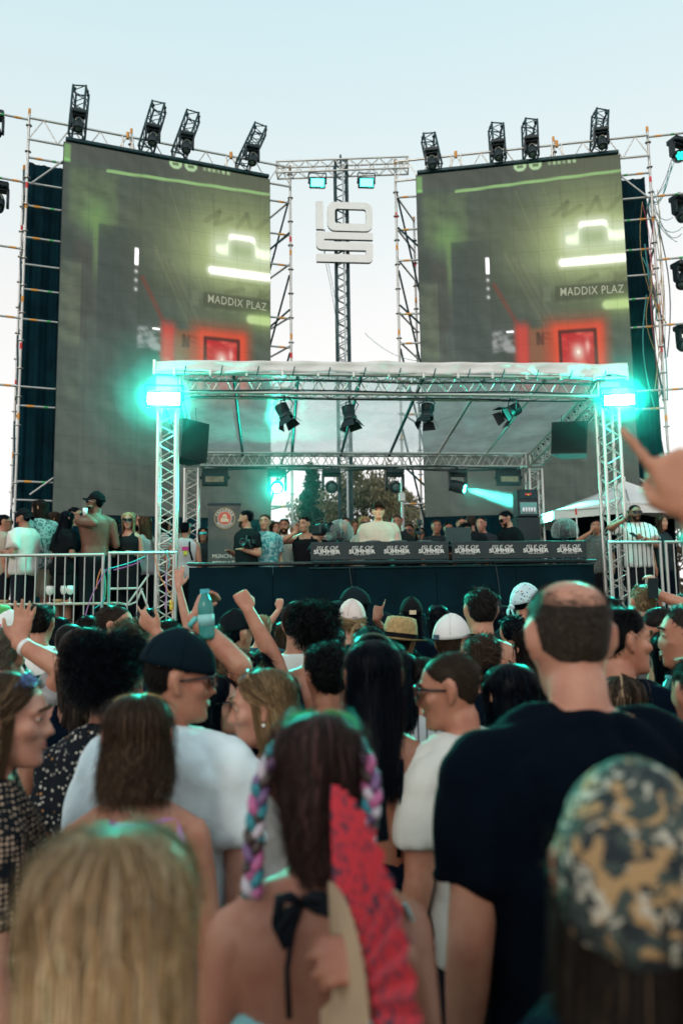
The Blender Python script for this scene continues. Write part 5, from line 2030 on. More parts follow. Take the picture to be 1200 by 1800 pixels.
    if kind in ('long', 'pony', 'bun', 'bob', 'braids'):
        N = int(h.get('n', 5200) * nmul)
        d, sd, th, mx = roots(N, 0.97)
        N = len(d)
        clump = q.integers(0, 90, N)
        S1, S2 = 5, 6 if lod < 2 else 4
        layer = q.random(N) ** 0.6
        vol = h.get('vol', 0.10)
        if kind in ('long', 'bob'):
            tipz = -h.get('len', .42) + q.normal(0, .018, N) + 0.03 * np.sin(clump * 7.7)
            dcl = np.array(q.uniform(-1, 1, 90))[clump] * 5
            d_end = np.where(d < 62, 66 + (d / 62) * 30 + q.normal(0, 6, N), d + (d - 90) * 0.02) + dcl
            if h.get('back'):
                d_end = np.maximum(d_end, h['back'] + q.normal(0, 8, N))
            rel = 96 + q.normal(0, 4, N)
            rel = np.maximum(rel, th + 4)
            P = np.zeros((N, S1 + S2, 3))
            for k in range(S1):
                f = k / (S1 - 1)
                P[:, k] = shell_pt(d + (d_end - d) * f ** 0.8, sd, th + (rel - th) * f, 1.02 + (0.02 + vol * layer) * min(1, f * 1.6 + 0.25))
            base = P[:, S1 - 1].copy()
            cdir = np.array(q.normal(0, 1, (90, 2)))[clump]
            wave, wf = h.get('wave', 0.006), h.get('wfreq', 2.0)
            for k in range(S2):
                f = (k + 1) / S2
                x = base[:, 0] * (1 - h.get('taper', 0.12) * f) + cdir[:, 0] * 0.006 * f
                y = base[:, 1] - 0.012 * f * (base[:, 1] < 0) - h.get('drape', 0.03) * f ** 1.5 + cdir[:, 1] * 0.005 * f
                z = base[:, 2] + (tipz - base[:, 2]) * f
                ph = clump * 1.9
                x = x + wave * np.sin(f * wf * 6.28 + ph) * (0.3 + f)
                y = y + wave * np.cos(f * wf * 6.28 + ph) * (0.3 + f)
                P[:, S1 + k] = np.stack([x, y, z], 1)
        else:
            G = np.array(h.get('gather', (0, -.125, .03)))
            P = np.zeros((N, S1 + S2, 3))
            for k in range(S1):
                f = k / (S1 - 1)
                pnt = shell_pt(d, sd, th, 1.02 + 0.05 * layer)
                tgt = G + (pnt - G) * 0.10
                e = f ** 1.2
                lin = pnt * (1 - e) + tgt * e
                nn = (lin - HC) / HS
                rr = np.linalg.norm(nn, axis=1, keepdims=True)
                lin = np.where(rr < 1.03, HC + (lin - HC) / rr * (1.03 + 0.03 * layer[:, None]), lin)
                P[:, k] = lin
            base = P[:, S1 - 1].copy()
            cd = np.array(q.normal(0, 1, (90, 2)))[clump]
            if kind == 'pony':
                L = h.get('len', .28)
                for k in range(S2):
                    f = (k + 1) / S2
                    P[:, S1 + k] = base + np.stack([cd[:, 0] * .018 * math.sin(f * 2.6), -0.05 * math.sin(f * 2.2) + cd[:, 1] * .014 * math.sin(f * 2.6), -L * f ** 1.3 * (0.85 + 0.15 * layer)], 1)
            else:
                rb = h.get('bun', .045)
                ph = q.uniform(0, 6.28, N)
                inc = q.uniform(0, 6.28, N)
                bc = G + np.array([0, -rb * 0.5, rb * 0.5])
                for k in range(S2):
                    f = (k + 1) / S2
                    a = ph + f * 4.2
                    v = np.stack([np.cos(a) * np.cos(inc), np.sin(a) * 0.9, np.cos(a) * np.sin(inc)], 1)
                    P[:, S1 + k] = bc + v * rb * (0.8 + 0.25 * layer[:, None]) * 1.0
        S = P.shape[1]
        fly = (q.random(N) < h.get('fly', .09))[:, None, None]
        t = np.linspace(0, 1, S)
        outw = P - HC
        outw[..., 2] *= .4
        outw /= np.linalg.norm(outw, axis=2, keepdims=True) + 1e-9
        P = P + fly * outw * (q.random((N, 1, 1)) * .030 * np.sin(t * 5 + q.uniform(0, 3, (N, 1)))[..., None] ** 2)
        P = P + q.normal(0, .0012, (N, S, 3)) * (t[None, :, None] > .1)
        w = np.full((N, S), h.get('w', .0016) * wmul) * (1 - 0.6 * t ** 2)[None, :]
        C = strand_tints(N, S, col, q, h.get('var', .28), h.get('light'), h.get('lp', 0), h.get('roots'), clump)
        parts.append(ribbons(P, w, C))
        if kind in ('long', 'bob'):
            # inner sheet so that nothing shows through the curtain
            na = 26
            dd = np.linspace(70, 290, na)
            sdd = np.where(dd <= 180, 1, -1)
            d2 = np.where(dd <= 180, dd, 360 - dd)
            S = 12
            G = np.zeros((na, S, 3))
            for k in range(5):
                f = k / 4
                G[:, k] = shell_pt(d2, sdd, max(20, under + 12) + (96 - max(20, under + 12)) * f, 1.03 + vol * 0.35)
            for k in range(5, S):
                f = (k - 4) / (S - 5)
                b = G[:, 4]
                G[:, k] = np.stack([b[:, 0] * (1 - h.get('taper', 0.12) * f), b[:, 1] - 0.008 * f - h.get('drape', 0.03) * f ** 1.5, b[:, 2] + (-h.get('len', .42) * 0.93 - b[:, 2]) * f], 1)
            i = (np.arange(na - 1)[:, None] * S + np.arange(S - 1)[None, :]).ravel()
            parts.append((G.reshape(-1, 3), np.stack([i, i + 1, i + S + 1, i + S], 1), np.tile(np.array(col) * 0.55, (na * S, 1))))
    off = 0
    Vs, Fs, Cs = [], [], []
    for V, F, C in parts:
        Vs.append(V)
        Fs.append(F + off)
        Cs.append(C)
        off += len(V)
    return np.concatenate(Vs), np.concatenate(Fs), np.concatenate(Cs)


def tinted(name, V, F, C, m, parent):
    me = fast_mesh(name, V, F, True)
    a = me.color_attributes.new('tint', 'FLOAT_COLOR', 'POINT')
    a.data.foreach_set('color', np.concatenate([C, np.ones((len(C), 1))], 1).astype(np.float32).ravel())
    me.materials.append(m)
    o = bpy.data.objects.new(name, me)
    COL.objects.link(o)
    o.parent = parent
    return o


BLACK_GLASS = mat('dark_glasses_lens', (0.006, 0.008, 0.010), 0.08, 0, 0.2, 5, spec=0.7)
HAIRM = hair_mat()


# ---------------------------------------------------------------- one person
def person(label, px, py, d, yaw=0.0, head=(0, 0, 0), fem=False, skin=(.50, .29, .20), hair=None, top=None, bottom=None, arms=None, acc=(), floor=0.0, lod=1, group='crowd in front of the stage', vox=None, extra=0.015, wide=1.0, headk=1.0, height=None, seed=None):
    """head top at pixel (px, py) at depth d; yaw 0 looks at the stage, +90 looks to the picture's left"""
    q = np.random.default_rng(int(px * 7 + py * 13 + d * 101) if seed is None else seed)
    Rz = np.array(Euler((0, 0, R(yaw))).to_matrix())
    Rh = np.array(Euler((R(head[1]), R(head[2]), R(head[0])), 'YXZ').to_matrix())
    piv = np.array([0, -.004, 1.525])
    hc = piv + Rh @ np.array([0, .016, .107])
    P = at_d(px, py, d)
    topl = hc + Rh @ np.array([0, -.01, .117])
    s = (P.z - floor - extra) / topl[2]
    if height:
        s = height / 1.75
    off = Rz @ (topl * s)
    loc = (P.x - off[0], P.y - off[1], floor if not height else P.z - extra - topl[2] * s)
    t = thing('person', label, 'person', loc, R(yaw), group)
    hs = s * headk
    T = lambda X: (np.asarray(X) @ Rh.T) * hs + hc * s
    inv = lambda w: (Rz.T @ (np.array(w, float) - np.array(loc))) / s
    invd = lambda w: Rz.T @ np.array(w, float)
    torso = [(z, rx * wide, ry * (0.5 + 0.5 * wide), yc) for z, rx, ry, yc in (TORSO_F if fem else TORSO_M)]
    shx, shz = (.152, 1.392) if fem else (.182, 1.398)
    shx *= wide
    ra = (.042, .038, .033, .024) if fem else (.054, .047, .040, .029)
    ra = tuple(r * (0.6 + 0.4 * wide) for r in ra)
    vox = vox or {0: .0098, 1: .0175, 2: .026}[lod]

    # arms
    A = {}
    arms = arms or {}
    for side, nm in ((-1, 'L'), (1, 'R')):
        spec = arms.get(nm, 'down')
        S = np.array([side * shx, -.008, shz])
        pose, hdir, hn = 'relaxed', None, None
        if spec == 'down':
            E = S + np.array([side * .045, -.025, -.285])
            W = S + np.array([side * .055, .045, -.535])
            hdir, hn = (0, .15, -1), (-side, 0, 0)
        elif spec == 'bent':
            E = S + np.array([side * .06, -.03, -.28])
            W = S + np.array([-side * .02, .21, -.22])
            hdir, hn = (-side * .6, .8, .1), (0, 0, 1)
        elif spec == 'hips':
            E = S + np.array([side * .14, -.06, -.24])
            W = S + np.array([side * .02, .06, -.42])
            hdir, hn = (-side * .3, .8, -.4), (-side, 0, 0)
        else:                        # dict(to=world point, pose, dir, n, pole)
            W = inv(spec['to'])
            pole = np.array(spec.get('pole', (side * .7, -.3, -.5)), float)
            E = ik(S, W, .29, .26, pole)
            pose = spec.get('pose', 'relaxed')
            hdir = invd(spec['dir']) if 'dir' in spec else (W - E)
            hn = invd(spec['n']) if 'n' in spec else np.array((0, 1, 0))
        A[nm] = (S, E, W, pose, hdir, hn, side)

    body = MB()
    sections(body, torso)
    limb(body, [(0, -.020, 1.40), (0, -.016, 1.48), piv + Rh @ np.array([0, -.004, .03])], [.062 if not fem else .05, .057 if not fem else .046, .056 if not fem else .047], 16)
    for nm, (S, E, W, pose, hdir, hn, side) in A.items():
        body.ball(S + np.array([-side * .012, 0, -.008]), (ra[0] * 1.12, ra[0] * 1.12, ra[0] * 1.15))
        up = (E - S) / np.linalg.norm(E - S)
        limb(body, [S, S * .6 + E * .4, E], [ra[0], ra[0] * 1.0, ra[1] * .93])
        limb(body, [E, E * .65 + W * .35, W], [ra[1] * .95, ra[2] * 1.08, ra[3]])
        sh = np.array([side * .07 * wide, -.018, 1.455 if not fem else 1.45])
        limb(body, [sh, S + np.array([-side * .02, 0, .012])], [.050 if not fem else .036, ra[0] * .95])
        hand(body, W, hdir, hn, pose, side, 1.0 if not fem else .92, arms.get(nm, {}).get('spread', 1.0) if isinstance(arms.get(nm), dict) else 1.0)
    for side in (-1, 1):
        hip = np.array([side * .088, -.004, .90])
        kn = np.array([side * .095, .012, .49])
        an = np.array([side * .10, -.015, .085])
        limb(body, [hip, hip * .5 + kn * .5, kn], [.088, .072, .054])
        limb(body, [kn, kn * .68 + an * .32, an], [.053, .055, .036])
        limb(body, [an + np.array([0, -.02, -.045]), an + np.array([side * .02, .13, -.055])], [.036, .030])
    body.v = [v * s for v in body.v]
    head_shape(body, T, fem, lod)
    sk = skin_mat(skin)
    remeshed('body', body, sk, t, vox * s, s, 2 if vox < .0085 else 3, near=lod == 0)

    # clothing
    def inflate(rows, k, z0, z1):
        out = []
        zs = [r[0] for r in rows]
        pick = [z0] + [z for z in zs if z0 + .015 < z < z1 - .01] + [z1]
        for z in pick:
            rx, ry, yc = (np.interp(z, zs, [r[i] for r in rows]) for i in (1, 2, 3))
            out.append((z, rx + k, ry + k, yc))
        return out
    if top:
        kind = top.get('kind', 'tee')
        loose = top.get('loose', .018)
        m = cloth_mat(top.get('col', (.01, .01, .012)), top.get('pat'), top.get('col2'), top.get('scale', 1.0))
        if top.get('mat'):
            m = top['mat']
        sh_ = MB()
        ztop = top.get('z1', {'tee': 1.475, 'long': 1.475, 'tank': 1.40, 'band': 1.30, 'low': 1.13, 'vest': 1.462}[kind])
        rows = inflate(torso, loose, top.get('z0', .86), ztop)
        # blouse straighter than the waist
        wmax = max(r[1] for r in rows if r[0] > 1.25) if any(r[0] > 1.25 for r in rows) else 0
        rows = [(z, max(rx, wmax * (.90 if not fem else .80)) if z < 1.25 and kind in ('tee', 'long') else rx, ry + (.010 if z < 1.25 and kind in ('tee', 'long') else 0), yc) for z, rx, ry, yc in rows]
        if kind in ('tee', 'long', 'vest'):
            rows.append((ztop + .018, rows[-1][1] * .92, rows[-1][2] * .95, rows[-1][3]))
        sections(sh_, rows)
        if kind in ('tee', 'long', 'vest'):
            ang = np.linspace(0, 2 * PI, 22)
            cr = .070 if not fem else .058
            sh_.path([(cr * math.cos(a), -.016 + cr * .92 * math.sin(a), 1.488 - .012 * math.sin(a)) for a in ang], .009, 8)
        if kind in ('tee', 'long'):
            for nm, (S, E, W, *_r) in A.items():
                side = _r[-1]
                sh_.ball(S + np.array([-side * .012, 0, -.004]), ra[0] * 1.12 + loose * .75)
                shp = np.array([side * .07 * wide, -.018, 1.452])
                limb(sh_, [shp, S + np.array([-side * .02, 0, .012])], [.055 if not fem else .042, ra[0] + loose * .7])
                if kind == 'tee':
                    e = S * .30 + E * .70
                    sh_.path([S, S * .6 + E * .4, e], [ra[0] + loose * .8, ra[0] + loose * 1.15, ra[0] + loose * 1.3], 16)
                else:
                    limb(sh_, [S, E], [ra[0] + loose, ra[1] + loose])
                    sh_.path([E, E * .6 + W * .4, W * .93 + E * .07], [ra[1] + loose, ra[2] + loose, ra[3] + loose * .8], 14)
        if kind in ('tank', 'vest'):
            for side in (-1, 1):
                x = side * (.105 if not fem else .085) * wide
                sh_.path([(x * 1.1, -.10, 1.36), (x, -.085, 1.42), (x * .92, -.03, 1.472), (x, .05, 1.43), (x * 1.05, .09, 1.34)], .019 if kind == 'tank' else .026, 10)
        sh_.v = [v * s for v in sh_.v]
        remeshed({'tee': 'shirt', 'long': 'long_sleeved_shirt', 'tank': 'tank_top', 'band': 'top', 'low': 'top', 'vest': 'vest'}[kind], sh_, m, t, max(vox * 1.25, .0115) * s, s, 2, (.012 if lod == 0 else .007) * top.get('fold', 1.0), int(q.integers(1e6)), lod == 0)
    bottom = bottom or {}
    bm_ = cloth_mat(bottom.get('col', (.012, .014, .02)))
    bt = MB()
    sections(bt, inflate(torso, .016, .83, bottom.get('z1', 1.00)))
    end = {'trousers': .09, 'shorts': .50, 'skirt': .60}[bottom.get('kind', 'trousers')]
    for side in (-1, 1):
        hip = np.array([side * .088, -.004, .90])
        kn = np.array([side * .095, .012, .49])
        an = np.array([side * .10, -.015, .085])
        if end < .4:
            bt.path([hip, hip * .5 + kn * .5, kn, an + np.array([0, 0, .02])], [.108, .092, .076, .06], 14)
        else:
            f = (.90 - end) / .41
            bt.path([hip, hip * (1 - f / 2) + kn * f / 2, hip * (1 - f) + kn * f], [.108, .100, .094], 14)
    bt.v = [v * s for v in bt.v]
    remeshed({'trousers': 'trousers', 'shorts': 'shorts', 'skirt': 'skirt'}[bottom.get('kind', 'trousers')], bt, bm_, t, .030 * s, s, 2, .003, 3)

    # straps: polylines on the body in person coordinates
    for st in (top or {}).get('straps', ()):
        b = MB()
        b.path([np.array(p) * s for p in st['pts']], st.get('r', .008) * s, 8)
        b.build('strap', cloth_mat(st['col']), t, True, False)

    # hair
    if hair and any(a_['kind'] in ('cap', 'bandana', 'hat') for a_ in acc):
        hair = dict(hair, under=72, thick=min(hair.get('thick', .02), .02))
    if hair:
        V, F, C = make_hair(hair, q, lod)
        tinted('hair', T(V), F, C, HAIRM, t)
    face = abs(((yaw + head[0] + 180) % 360) - 180) > 50
    if face and lod <= 2:
        eye = mat('eye_white', (.55, .53, .5), .25)
        iris = mat('iris_dark', (.02, .013, .01), .2)
        for sx in (-1, 1):
            ec = np.array([sx * .031, .0745, .009])
            e = MB().ball((0, 0, 0), .0118, 10, 8)
            e.v = [T(v + ec) for v in e.v]
            eo = e.build('eye', eye, t, True, False)
            e = MB().ball((0, 0, 0), (.0060, .0035, .0060), 8, 6)
            e.v = [T(v + ec + np.array([0, .0102, -.0008])) for v in e.v]
            e.build('iris', iris, eo, True, False)
            for f0, f1 in ((18, 130), (-130, -26)):
                n1, n2 = 8, 7
                aa, bb = np.meshgrid(np.radians(np.linspace(f0, f1, n1)), np.radians(np.linspace(8, 172, n2)), indexing='ij')
                X = np.stack([np.cos(bb), np.sin(bb) * np.cos(aa), np.sin(bb) * np.sin(aa)], -1).reshape(-1, 3) * np.array([.0150, .0134, .0134])
                ii_ = (np.arange(n1 - 1)[:, None] * n2 + np.arange(n2 - 1)[None, :]).ravel()
                lo_ = link('eyelid', fast_mesh('eyelid', T(X + ec), np.stack([ii_, ii_ + 1, ii_ + n2 + 1, ii_ + n2], 1), True), sk, eo, False)
            bcol = tuple(c * .8 for c in (hair or {}).get('col', (.03, .02, .015)))
            e = MB()
            limb(e, [(sx * .050, .083, .031), (sx * .032, .0955, .037), (sx * .013, .097, .033)], [.0035, .0045, .0035], 6)
            e.v = [T(v) for v in e.v]
            e.build('eyebrow', cloth_mat(bcol), t, True, False)
        lip = mat('lips', (skin[0] * .8, skin[1] * .55, skin[2] * .55), .4)
        e = MB()
        limb(e, [(-.017, .0862, -.0555), (0, .0960, -.0545), (.017, .0862, -.0555)], [.0035, .0048, .0035], 6)
        limb(e, [(-.015, .0860, -.0635), (0, .0955, -.0645), (.015, .0860, -.0635)], [.0038, .0055, .0038], 6)
        e.v = [T(v) for v in e.v]
        e.build('lips', lip, t, True, False)

    # things worn on the head
    def on_head(mb, name, m, smooth=True, parent=None):
        mb.v = [T(v) for v in mb.v]
        return mb.build(name, m, parent or t, smooth, False)

    for ac in acc:
        k = ac['kind']
        if k == 'beard':
            n = 30
            a = np.radians(np.linspace(20, 160, n))
            rows = []
            for z, gro in ((-.118, .004), (-.110, .006), (-.086, .006), (-.060, .005), (-.036, .003)):
                w, f, b = (np.interp(z, HEAD[:, 0], HEAD[:, i]) for i in (1, 2, 3))
                rows.append(np.stack([(w + gro) * np.cos(a), (f + b) / 2 + ((f - b) / 2 + gro) * np.sin(a), np.full(n, z - gro * .4)], 1))
            b_ = MB()
            for i in range(len(rows) - 1):
                V = np.concatenate([rows[i], rows[i + 1]])
                F = []
                for j in range(n - 1):
                    mid = abs(j - n / 2 + .5) < 4.5
                    if mid and i >= 2:
                        continue
                    F.append((j, j + 1, n + j + 1, n + j))
                b_.add(V, F)
            limb(b_, [(-.024, .088, -.058), (-.015, .096, -.043), (0, .101, -.041), (.015, .096, -.043), (.024, .088, -.058)], [.004, .005, .005, .005, .004], 6)
            on_head(b_, 'beard', cloth_mat(ac.get('col', (.015, .011, .009))))
        elif k == 'cap':
            back = ac.get('back', False)
            m = cloth_mat(ac['col'], name='cap_cloth')
            g = ac.get('grow', 1.07)
            rr = []
            n = 32
            ang = np.linspace(0, 2 * PI, n, endpoint=False)
            for th in (3, 18, 34, 50, 64, 76, 84):
                r_ = g * (1 + (.05 if th < 60 else .035))
                rr.append(np.stack([HC[0] + HS[0] * r_ * math.sin(R(th)) * np.cos(ang), HC[1] + HS[1] * r_ * math.sin(R(th)) * np.sin(ang), HC[2] + .004 + HS[2] * r_ * math.cos(R(th)) * (1 + .04 * np.sin(ang) * (1 if not back else -1))], 1))
            sgn = -1 if back else 1
            tlt = np.array(Euler((R(sgn * 9), 0, 0)).to_matrix())
            lift = lambda X: (np.asarray(X) - HC) @ tlt.T + HC + np.array([0, 0, .010])
            c_ = MB().rings([lift(r_) for r_ in rr[::-1]])
            crown = on_head(c_, 'cap', m)
            b_ = MB()
            na, nr = 18, 4
            rows = []
            for top_ in (0, 1):
                for i in range(nr):
                    f = i / (nr - 1)
                    ph = np.radians(np.linspace(-68, 68, na))
                    rx = HS[0] * g * 1.03 + .002 * f
                    ext = (.034 if back else .070) * f * np.cos(ph) ** .6
                    x = rx * np.sin(ph) * (1 + .02 * f)
                    y = HC[1] + sgn * (HS[1] * g * 1.02 * np.cos(ph) + ext)
                    z = HC[2] + .018 - (.055 if back else .020) * f - ac.get('curve', .022) * np.sin(ph) ** 2 * (.3 + f) - (.004 if top_ else 0)
                    rows.append(np.stack([x, y, z], 1))
            V = np.concatenate(rows)
            F = []
            for tq in (0, nr):
                for i in range(nr - 1):
                    for j in range(na - 1):
                        f_ = ((tq + i) * na + j, (tq + i) * na + j + 1, (tq + i + 1) * na + j + 1, (tq + i + 1) * na + j)
                        F.append(f_ if tq else f_[::-1])
            for j in range(na - 1):
                F.append(((nr - 1) * na + j, (nr - 1) * na + j + 1, (2 * nr - 1) * na + j + 1, (2 * nr - 1) * na + j))
            b_.add(lift(V), F)
            if not ac.get('nobrim'):
                on_head(b_, 'cap_brim', cloth_mat(ac.get('brim', ac['col']), name='cap_cloth'))
            if lod < 2:
                for az in (0, 60, 120):
                    pts = [lift((HC[0] + HS[0] * g * 1.052 * math.cos(R(q_)) * math.cos(R(az)), HC[1] + HS[1] * g * 1.052 * math.cos(R(q_)) * math.sin(R(az)), HC[2] + .004 + HS[2] * g * 1.052 * math.sin(R(q_)))) for q_ in range(8, 173, 12)]
                    on_head(MB().path(pts, .0018, 5), 'seam', m)
            e = MB().ball(tuple(lift((HC[0], HC[1], HC[2] + HS[2] * g * 1.055))), .008, 8, 6)
            on_head(e, 'button', m)
            if 'patch' in ac:
                e = MB()
                w_, h_ = ac.get('psize', (.045, .022))
                pc = ac.get('ppos', 0)
                yy = -(HS[1] * g * 1.045) if not back else -(HS[1] * g * 1.045)
                pv = []
                for zz in (-h_ / 2, h_ / 2):
                    for xx in np.linspace(-w_ / 2, w_ / 2, 5):
                        zc = HC[2] + .028 + zz
                        xx2 = xx + pc
                        k_ = math.sqrt(max(0.01, 1 - (xx2 / (HS[0] * g * 1.045)) ** 2 - ((zc - HC[2]) / (HS[2] * g * 1.05)) ** 2))
                        pv.append((xx2, HC[1] + yy * k_ - .003, zc))
                e.add(lift(pv), [(i, i + 1, 6 + i, 5 + i) for i in range(4)])
                on_head(e, 'patch', mat('cap_patch', ac['patch'], .6))
        elif k == 'hat':
            m = ac['mat']
            rot = np.array(Euler((R(ac.get('tilt', 6)), 0, 0)).to_matrix())
            n = 36
            ang = np.linspace(0, 2 * PI, n, endpoint=False)
            prof = ac.get('prof', [(.150, .028), (.138, .022), (.105, .020), (.092, .026), (.090, .050), (.084, .10), (.074, .132), (.05, .138), (.02, .130), (.002, .126)])
            prof = [(a_, b_ - .004) for a_, b_ in prof[::-1]] if False else prof
            rr = []
            for r_, z in prof:
                wv = .006 * np.sin(2 * ang + 1) if r_ > .12 else 0
                rr.append((np.stack([r_ * np.cos(ang), r_ * 1.12 * np.sin(ang), z + wv + 0 * ang], 1)) @ rot.T + np.array([0, HC[1], .01]))
            c_ = MB().rings(rr, True)
            on_head(c_, 'hat', m)
            rr = []
            for r_, z in ((.0935, .028), (.0925, .052)):
                rr.append(np.stack([r_ * np.cos(ang), r_ * 1.12 * np.sin(ang), z + 0 * ang], 1) @ rot.T + np.array([0, HC[1], .01]))
            on_head(MB().rings(rr, False), 'hat_band', cloth_mat(ac['band']))
        elif k == 'bandana':
            m = ac['mat']
            n = 40
            ang = np.linspace(0, 2 * PI, n, endpoint=False)
            rr = []
            lowr = (2, 14, 28, 42, 56, 70, 82, 92) + ((98, 106) if ac.get('plain') else ())
            for th in lowr:
                fr = np.sin(ang)
                r_ = 1.10 + .014 * np.sin(ang * 5 + th * .12) + .012 * np.sin(ang * 8 - th * .16) + .008 * np.sin(ang * 3 + th * .3)
                zt = -.028 * np.clip(-fr, 0, 1) * (th / 92) ** 2 + .02 * np.clip(fr, 0, 1) * (th / 92) ** 2
                if th > 92:
                    r_ = r_ * (1 / math.sin(R(th))) * (1 + .02 * np.sin(ang * 7))
                    zt = zt + np.clip(fr + .35, 0, 1) * .09 * (th - 92) / 28
                rr.append(np.stack([HC[0] + HS[0] * r_ * math.sin(R(th)) * np.cos(ang), HC[1] + HS[1] * r_ * math.sin(R(th)) * np.sin(ang), HC[2] + .004 + HS[2] * r_ * math.cos(R(th)) + zt], 1))
            on_head(MB().rings(rr[::-1]), 'bandana', m)
            if ac.get('plain'):
                continue
            kn = MB()
            kn.ball((0.0, -.118, -.028), (.024, .020, .020))
            on_head(kn, 'knot', m)
            for sx in (-1, 1):
                tl = MB()
                pts = [(0, -.118, -.03), (sx * .02, -.130, -.045), (sx * .032, -.125, -.07), (sx * .03, -.120, -.10)]
                Vt, na = [], len(pts)
                for i, p in enumerate(pts):
                    wd = (.010, .018, .022, .010)[i]
                    Vt += [(p[0] - wd, p[1], p[2] + .004), (p[0] + wd, p[1] - .008, p[2] - .004)]
                Vb = [(x, y + .004, z) for x, y, z in Vt]
                F = [(2 * i, 2 * i + 1, 2 * i + 3, 2 * i + 2) for i in range(na - 1)]
                tl.add(Vt + Vb, F + [tuple(8 + j for j in f[::-1]) for f in F])
                on_head(tl, 'bandana_tail', m)
        elif k == 'glasses':
            up = ac.get('up', False)
            rot = np.array(Euler((R(52 if up else 0), 0, 0)).to_matrix())
            orig = np.array([0, .045, .100]) if up else np.array([0, .1005, .010])
            place = lambda X: np.asarray(X) @ rot.T + orig
            fm = mat('glasses_frame', ac.get('frame', (.01, .01, .012)), .25, 0)
            lm = ac.get('lens', BLACK_GLASS)
            wd, hh = ac.get('size', (.027, .020))
            fr = MB()
            for sx in (-1, 1):
                lens = rrect(-wd, -hh, wd, hh, min(wd, hh) * .8, 4)
                L_ = MB().prism(lens, .007, lambda a_, b_, q_: place([(sx * .033 + a_) * 1.06, -4.5 * (a_ + sx * .033) ** 2 - q_ + .0135, b_])[:])
                lo = on_head(L_, 'lens', lm, False)
                pts = [place([(sx * .033 + a_) * 1.06, -4.5 * (a_ + sx * .033) ** 2 + .0125, b_]) for a_, b_ in lens + lens[:1]]
                f_ = MB().path(pts, .0030, 6)
                on_head(f_, 'glasses_rim', fm)
                f_ = MB().path([place([sx * .064, -.004, hh * .6]), place([sx * .0765, -.04 if not up else -.06, hh * .4]), place([sx * .080, -.11 if not up else -.12, -.004])], .0036, 6)
                on_head(f_, 'temple', fm)
            f_ = MB().path([place([-.007, .0135, .006]), place([.007, .0135, .006])], .0025, 6)
            on_head(f_, 'bridge', fm)
        elif k == 'band':                 # hair band over the top
            r_ = ac.get('r', 1.10)
            pts = [HC + np.array([HS[0] * r_ * math.cos(a), .02 + 0 * a, HS[2] * r_ * math.sin(a)]) for a in np.radians(np.linspace(-5, 185, 26))]
            on_head(MB().path(pts, ac.get('w', .005), 8), 'hair_band', mat('hair_band', ac['col'], .3))
        elif k == 'headphones':
            pts = [np.array([.098 * math.cos(a), -.005, .02 + .112 * math.sin(a)]) for a in np.radians(np.linspace(0, 180, 20))]
            on_head(MB().path(pts, .007, 8), 'headband', BLACKPLASTIC)
            for sx in (-1, 1):
                on_head(MB().lathe([(.03, 0), (.034, .008), (.030, .022), (.01, .026)], (sx * .082, -.005, .0), 16, rot=Euler((0, R(90 * sx), 0)).to_matrix()), 'ear_cup', BLACKPLASTIC)
        elif k == 'earring':
            for sx in (-1, 1):
                on_head(MB().ball((sx * .083, -.002, -.043), .006, 8, 6), 'earring', mat('pearl', (.8, .78, .74), .2))
        elif k == 'mirrorgoggles':
            on_head(MB().box((0, .094, .012), (.13, .03, .045), bevel=.01), 'goggles', mat('teal_mirror', (.05, .55, .55), .15, .6))
        elif k == 'wristband':
            S, E, W, *_r = A[ac.get('arm', 'R')]
            dd = (W - E) / np.linalg.norm(W - E)
            c0 = W - dd * ac.get('back', .03)
            b_ = MB().path([c0 * s, (c0 + dd * .018) * s], [(.031 if fem else .036) * s] * 2, 14)
            b_.build('wristband', mat('wristband', ac['col'], .5), t, True, False)
        elif k == 'backprint':
            me = text_mesh(ac['text'], size=ac.get('size', .085) * s, sx=1.1, offset=.0025, extrude=.004)
            me.transform(Matrix.Translation(tuple(np.array((ac.get('x', 0), ac.get('y', -.152), ac.get('z', 1.36))) * s)) @ Euler((R(90 - 4), 0, 0)).to_matrix().to_4x4())
            link('lettering', me, mat('print', ac['col'], .7), t, False)
        elif k == 'patch':
            e = MB().box(np.array(ac['c']) * s, np.array(ac['size']) * s, rot=Euler((R(-4), 0, 0)).to_matrix(), bevel=.002)
            e.build('patch', mat('patch', ac['col'], .7), t, False, False)
    P_ = {'root': t, 's': s, 'T': T, 'A': A, 'Rz': Rz, 'loc': np.array(loc), 'hc': hc}
    P_['to_world'] = lambda X: np.array(loc) + Rz @ np.array(X)
    return P_

# ================================================================= the crowd
LIGHT, FAIR, TAN, OLIVE, BROWN = (.44, .215, .145), (.50, .265, .195), (.335, .150, .100), (.28, .135, .088), (.15, .072, .048)
BLK, DBR, BRN, LBR, BLD, GRY = (.0012, .0035, .0075), (.009, .0075, .007), (.038, .023, .015), (.085, .052, .030), (.34, .225, .11), (.13, .11, .085)
CB, CW = (.0006, .0045, .012), (.72, .73, .74)
TEE = lambda c, **k: dict(kind='tee', col=c, **k)
UP = Vector((0, 0, 1))


def wrist(px, py, d, pose, dirv=(0, 0, 1), n=(0, 1, 0), pole=None):
    r = dict(to=at_d(px, py, d), pose=pose, dir=dirv, n=n)
    if pole:
        r['pole'] = pole
    return r


# ---- nearest heads
P1 = person('blonde woman with long straight hair and darker roots, nearest the camera', 197, 1432, .86, 2, (0, -2, 0), True, FAIR,
       dict(kind='long', col=(.50, .31, .155), roots=(.07, .042, .028), light=(.78, .57, .36), lp=.32, len=.48, vol=.23, n=7000, w=.0012, wave=.005, wfreq=1.3, var=.26, taper=.02, drape=.02),
       dict(kind='tank', col=(.5, .5, .48)), lod=0, extra=.02, group=None)

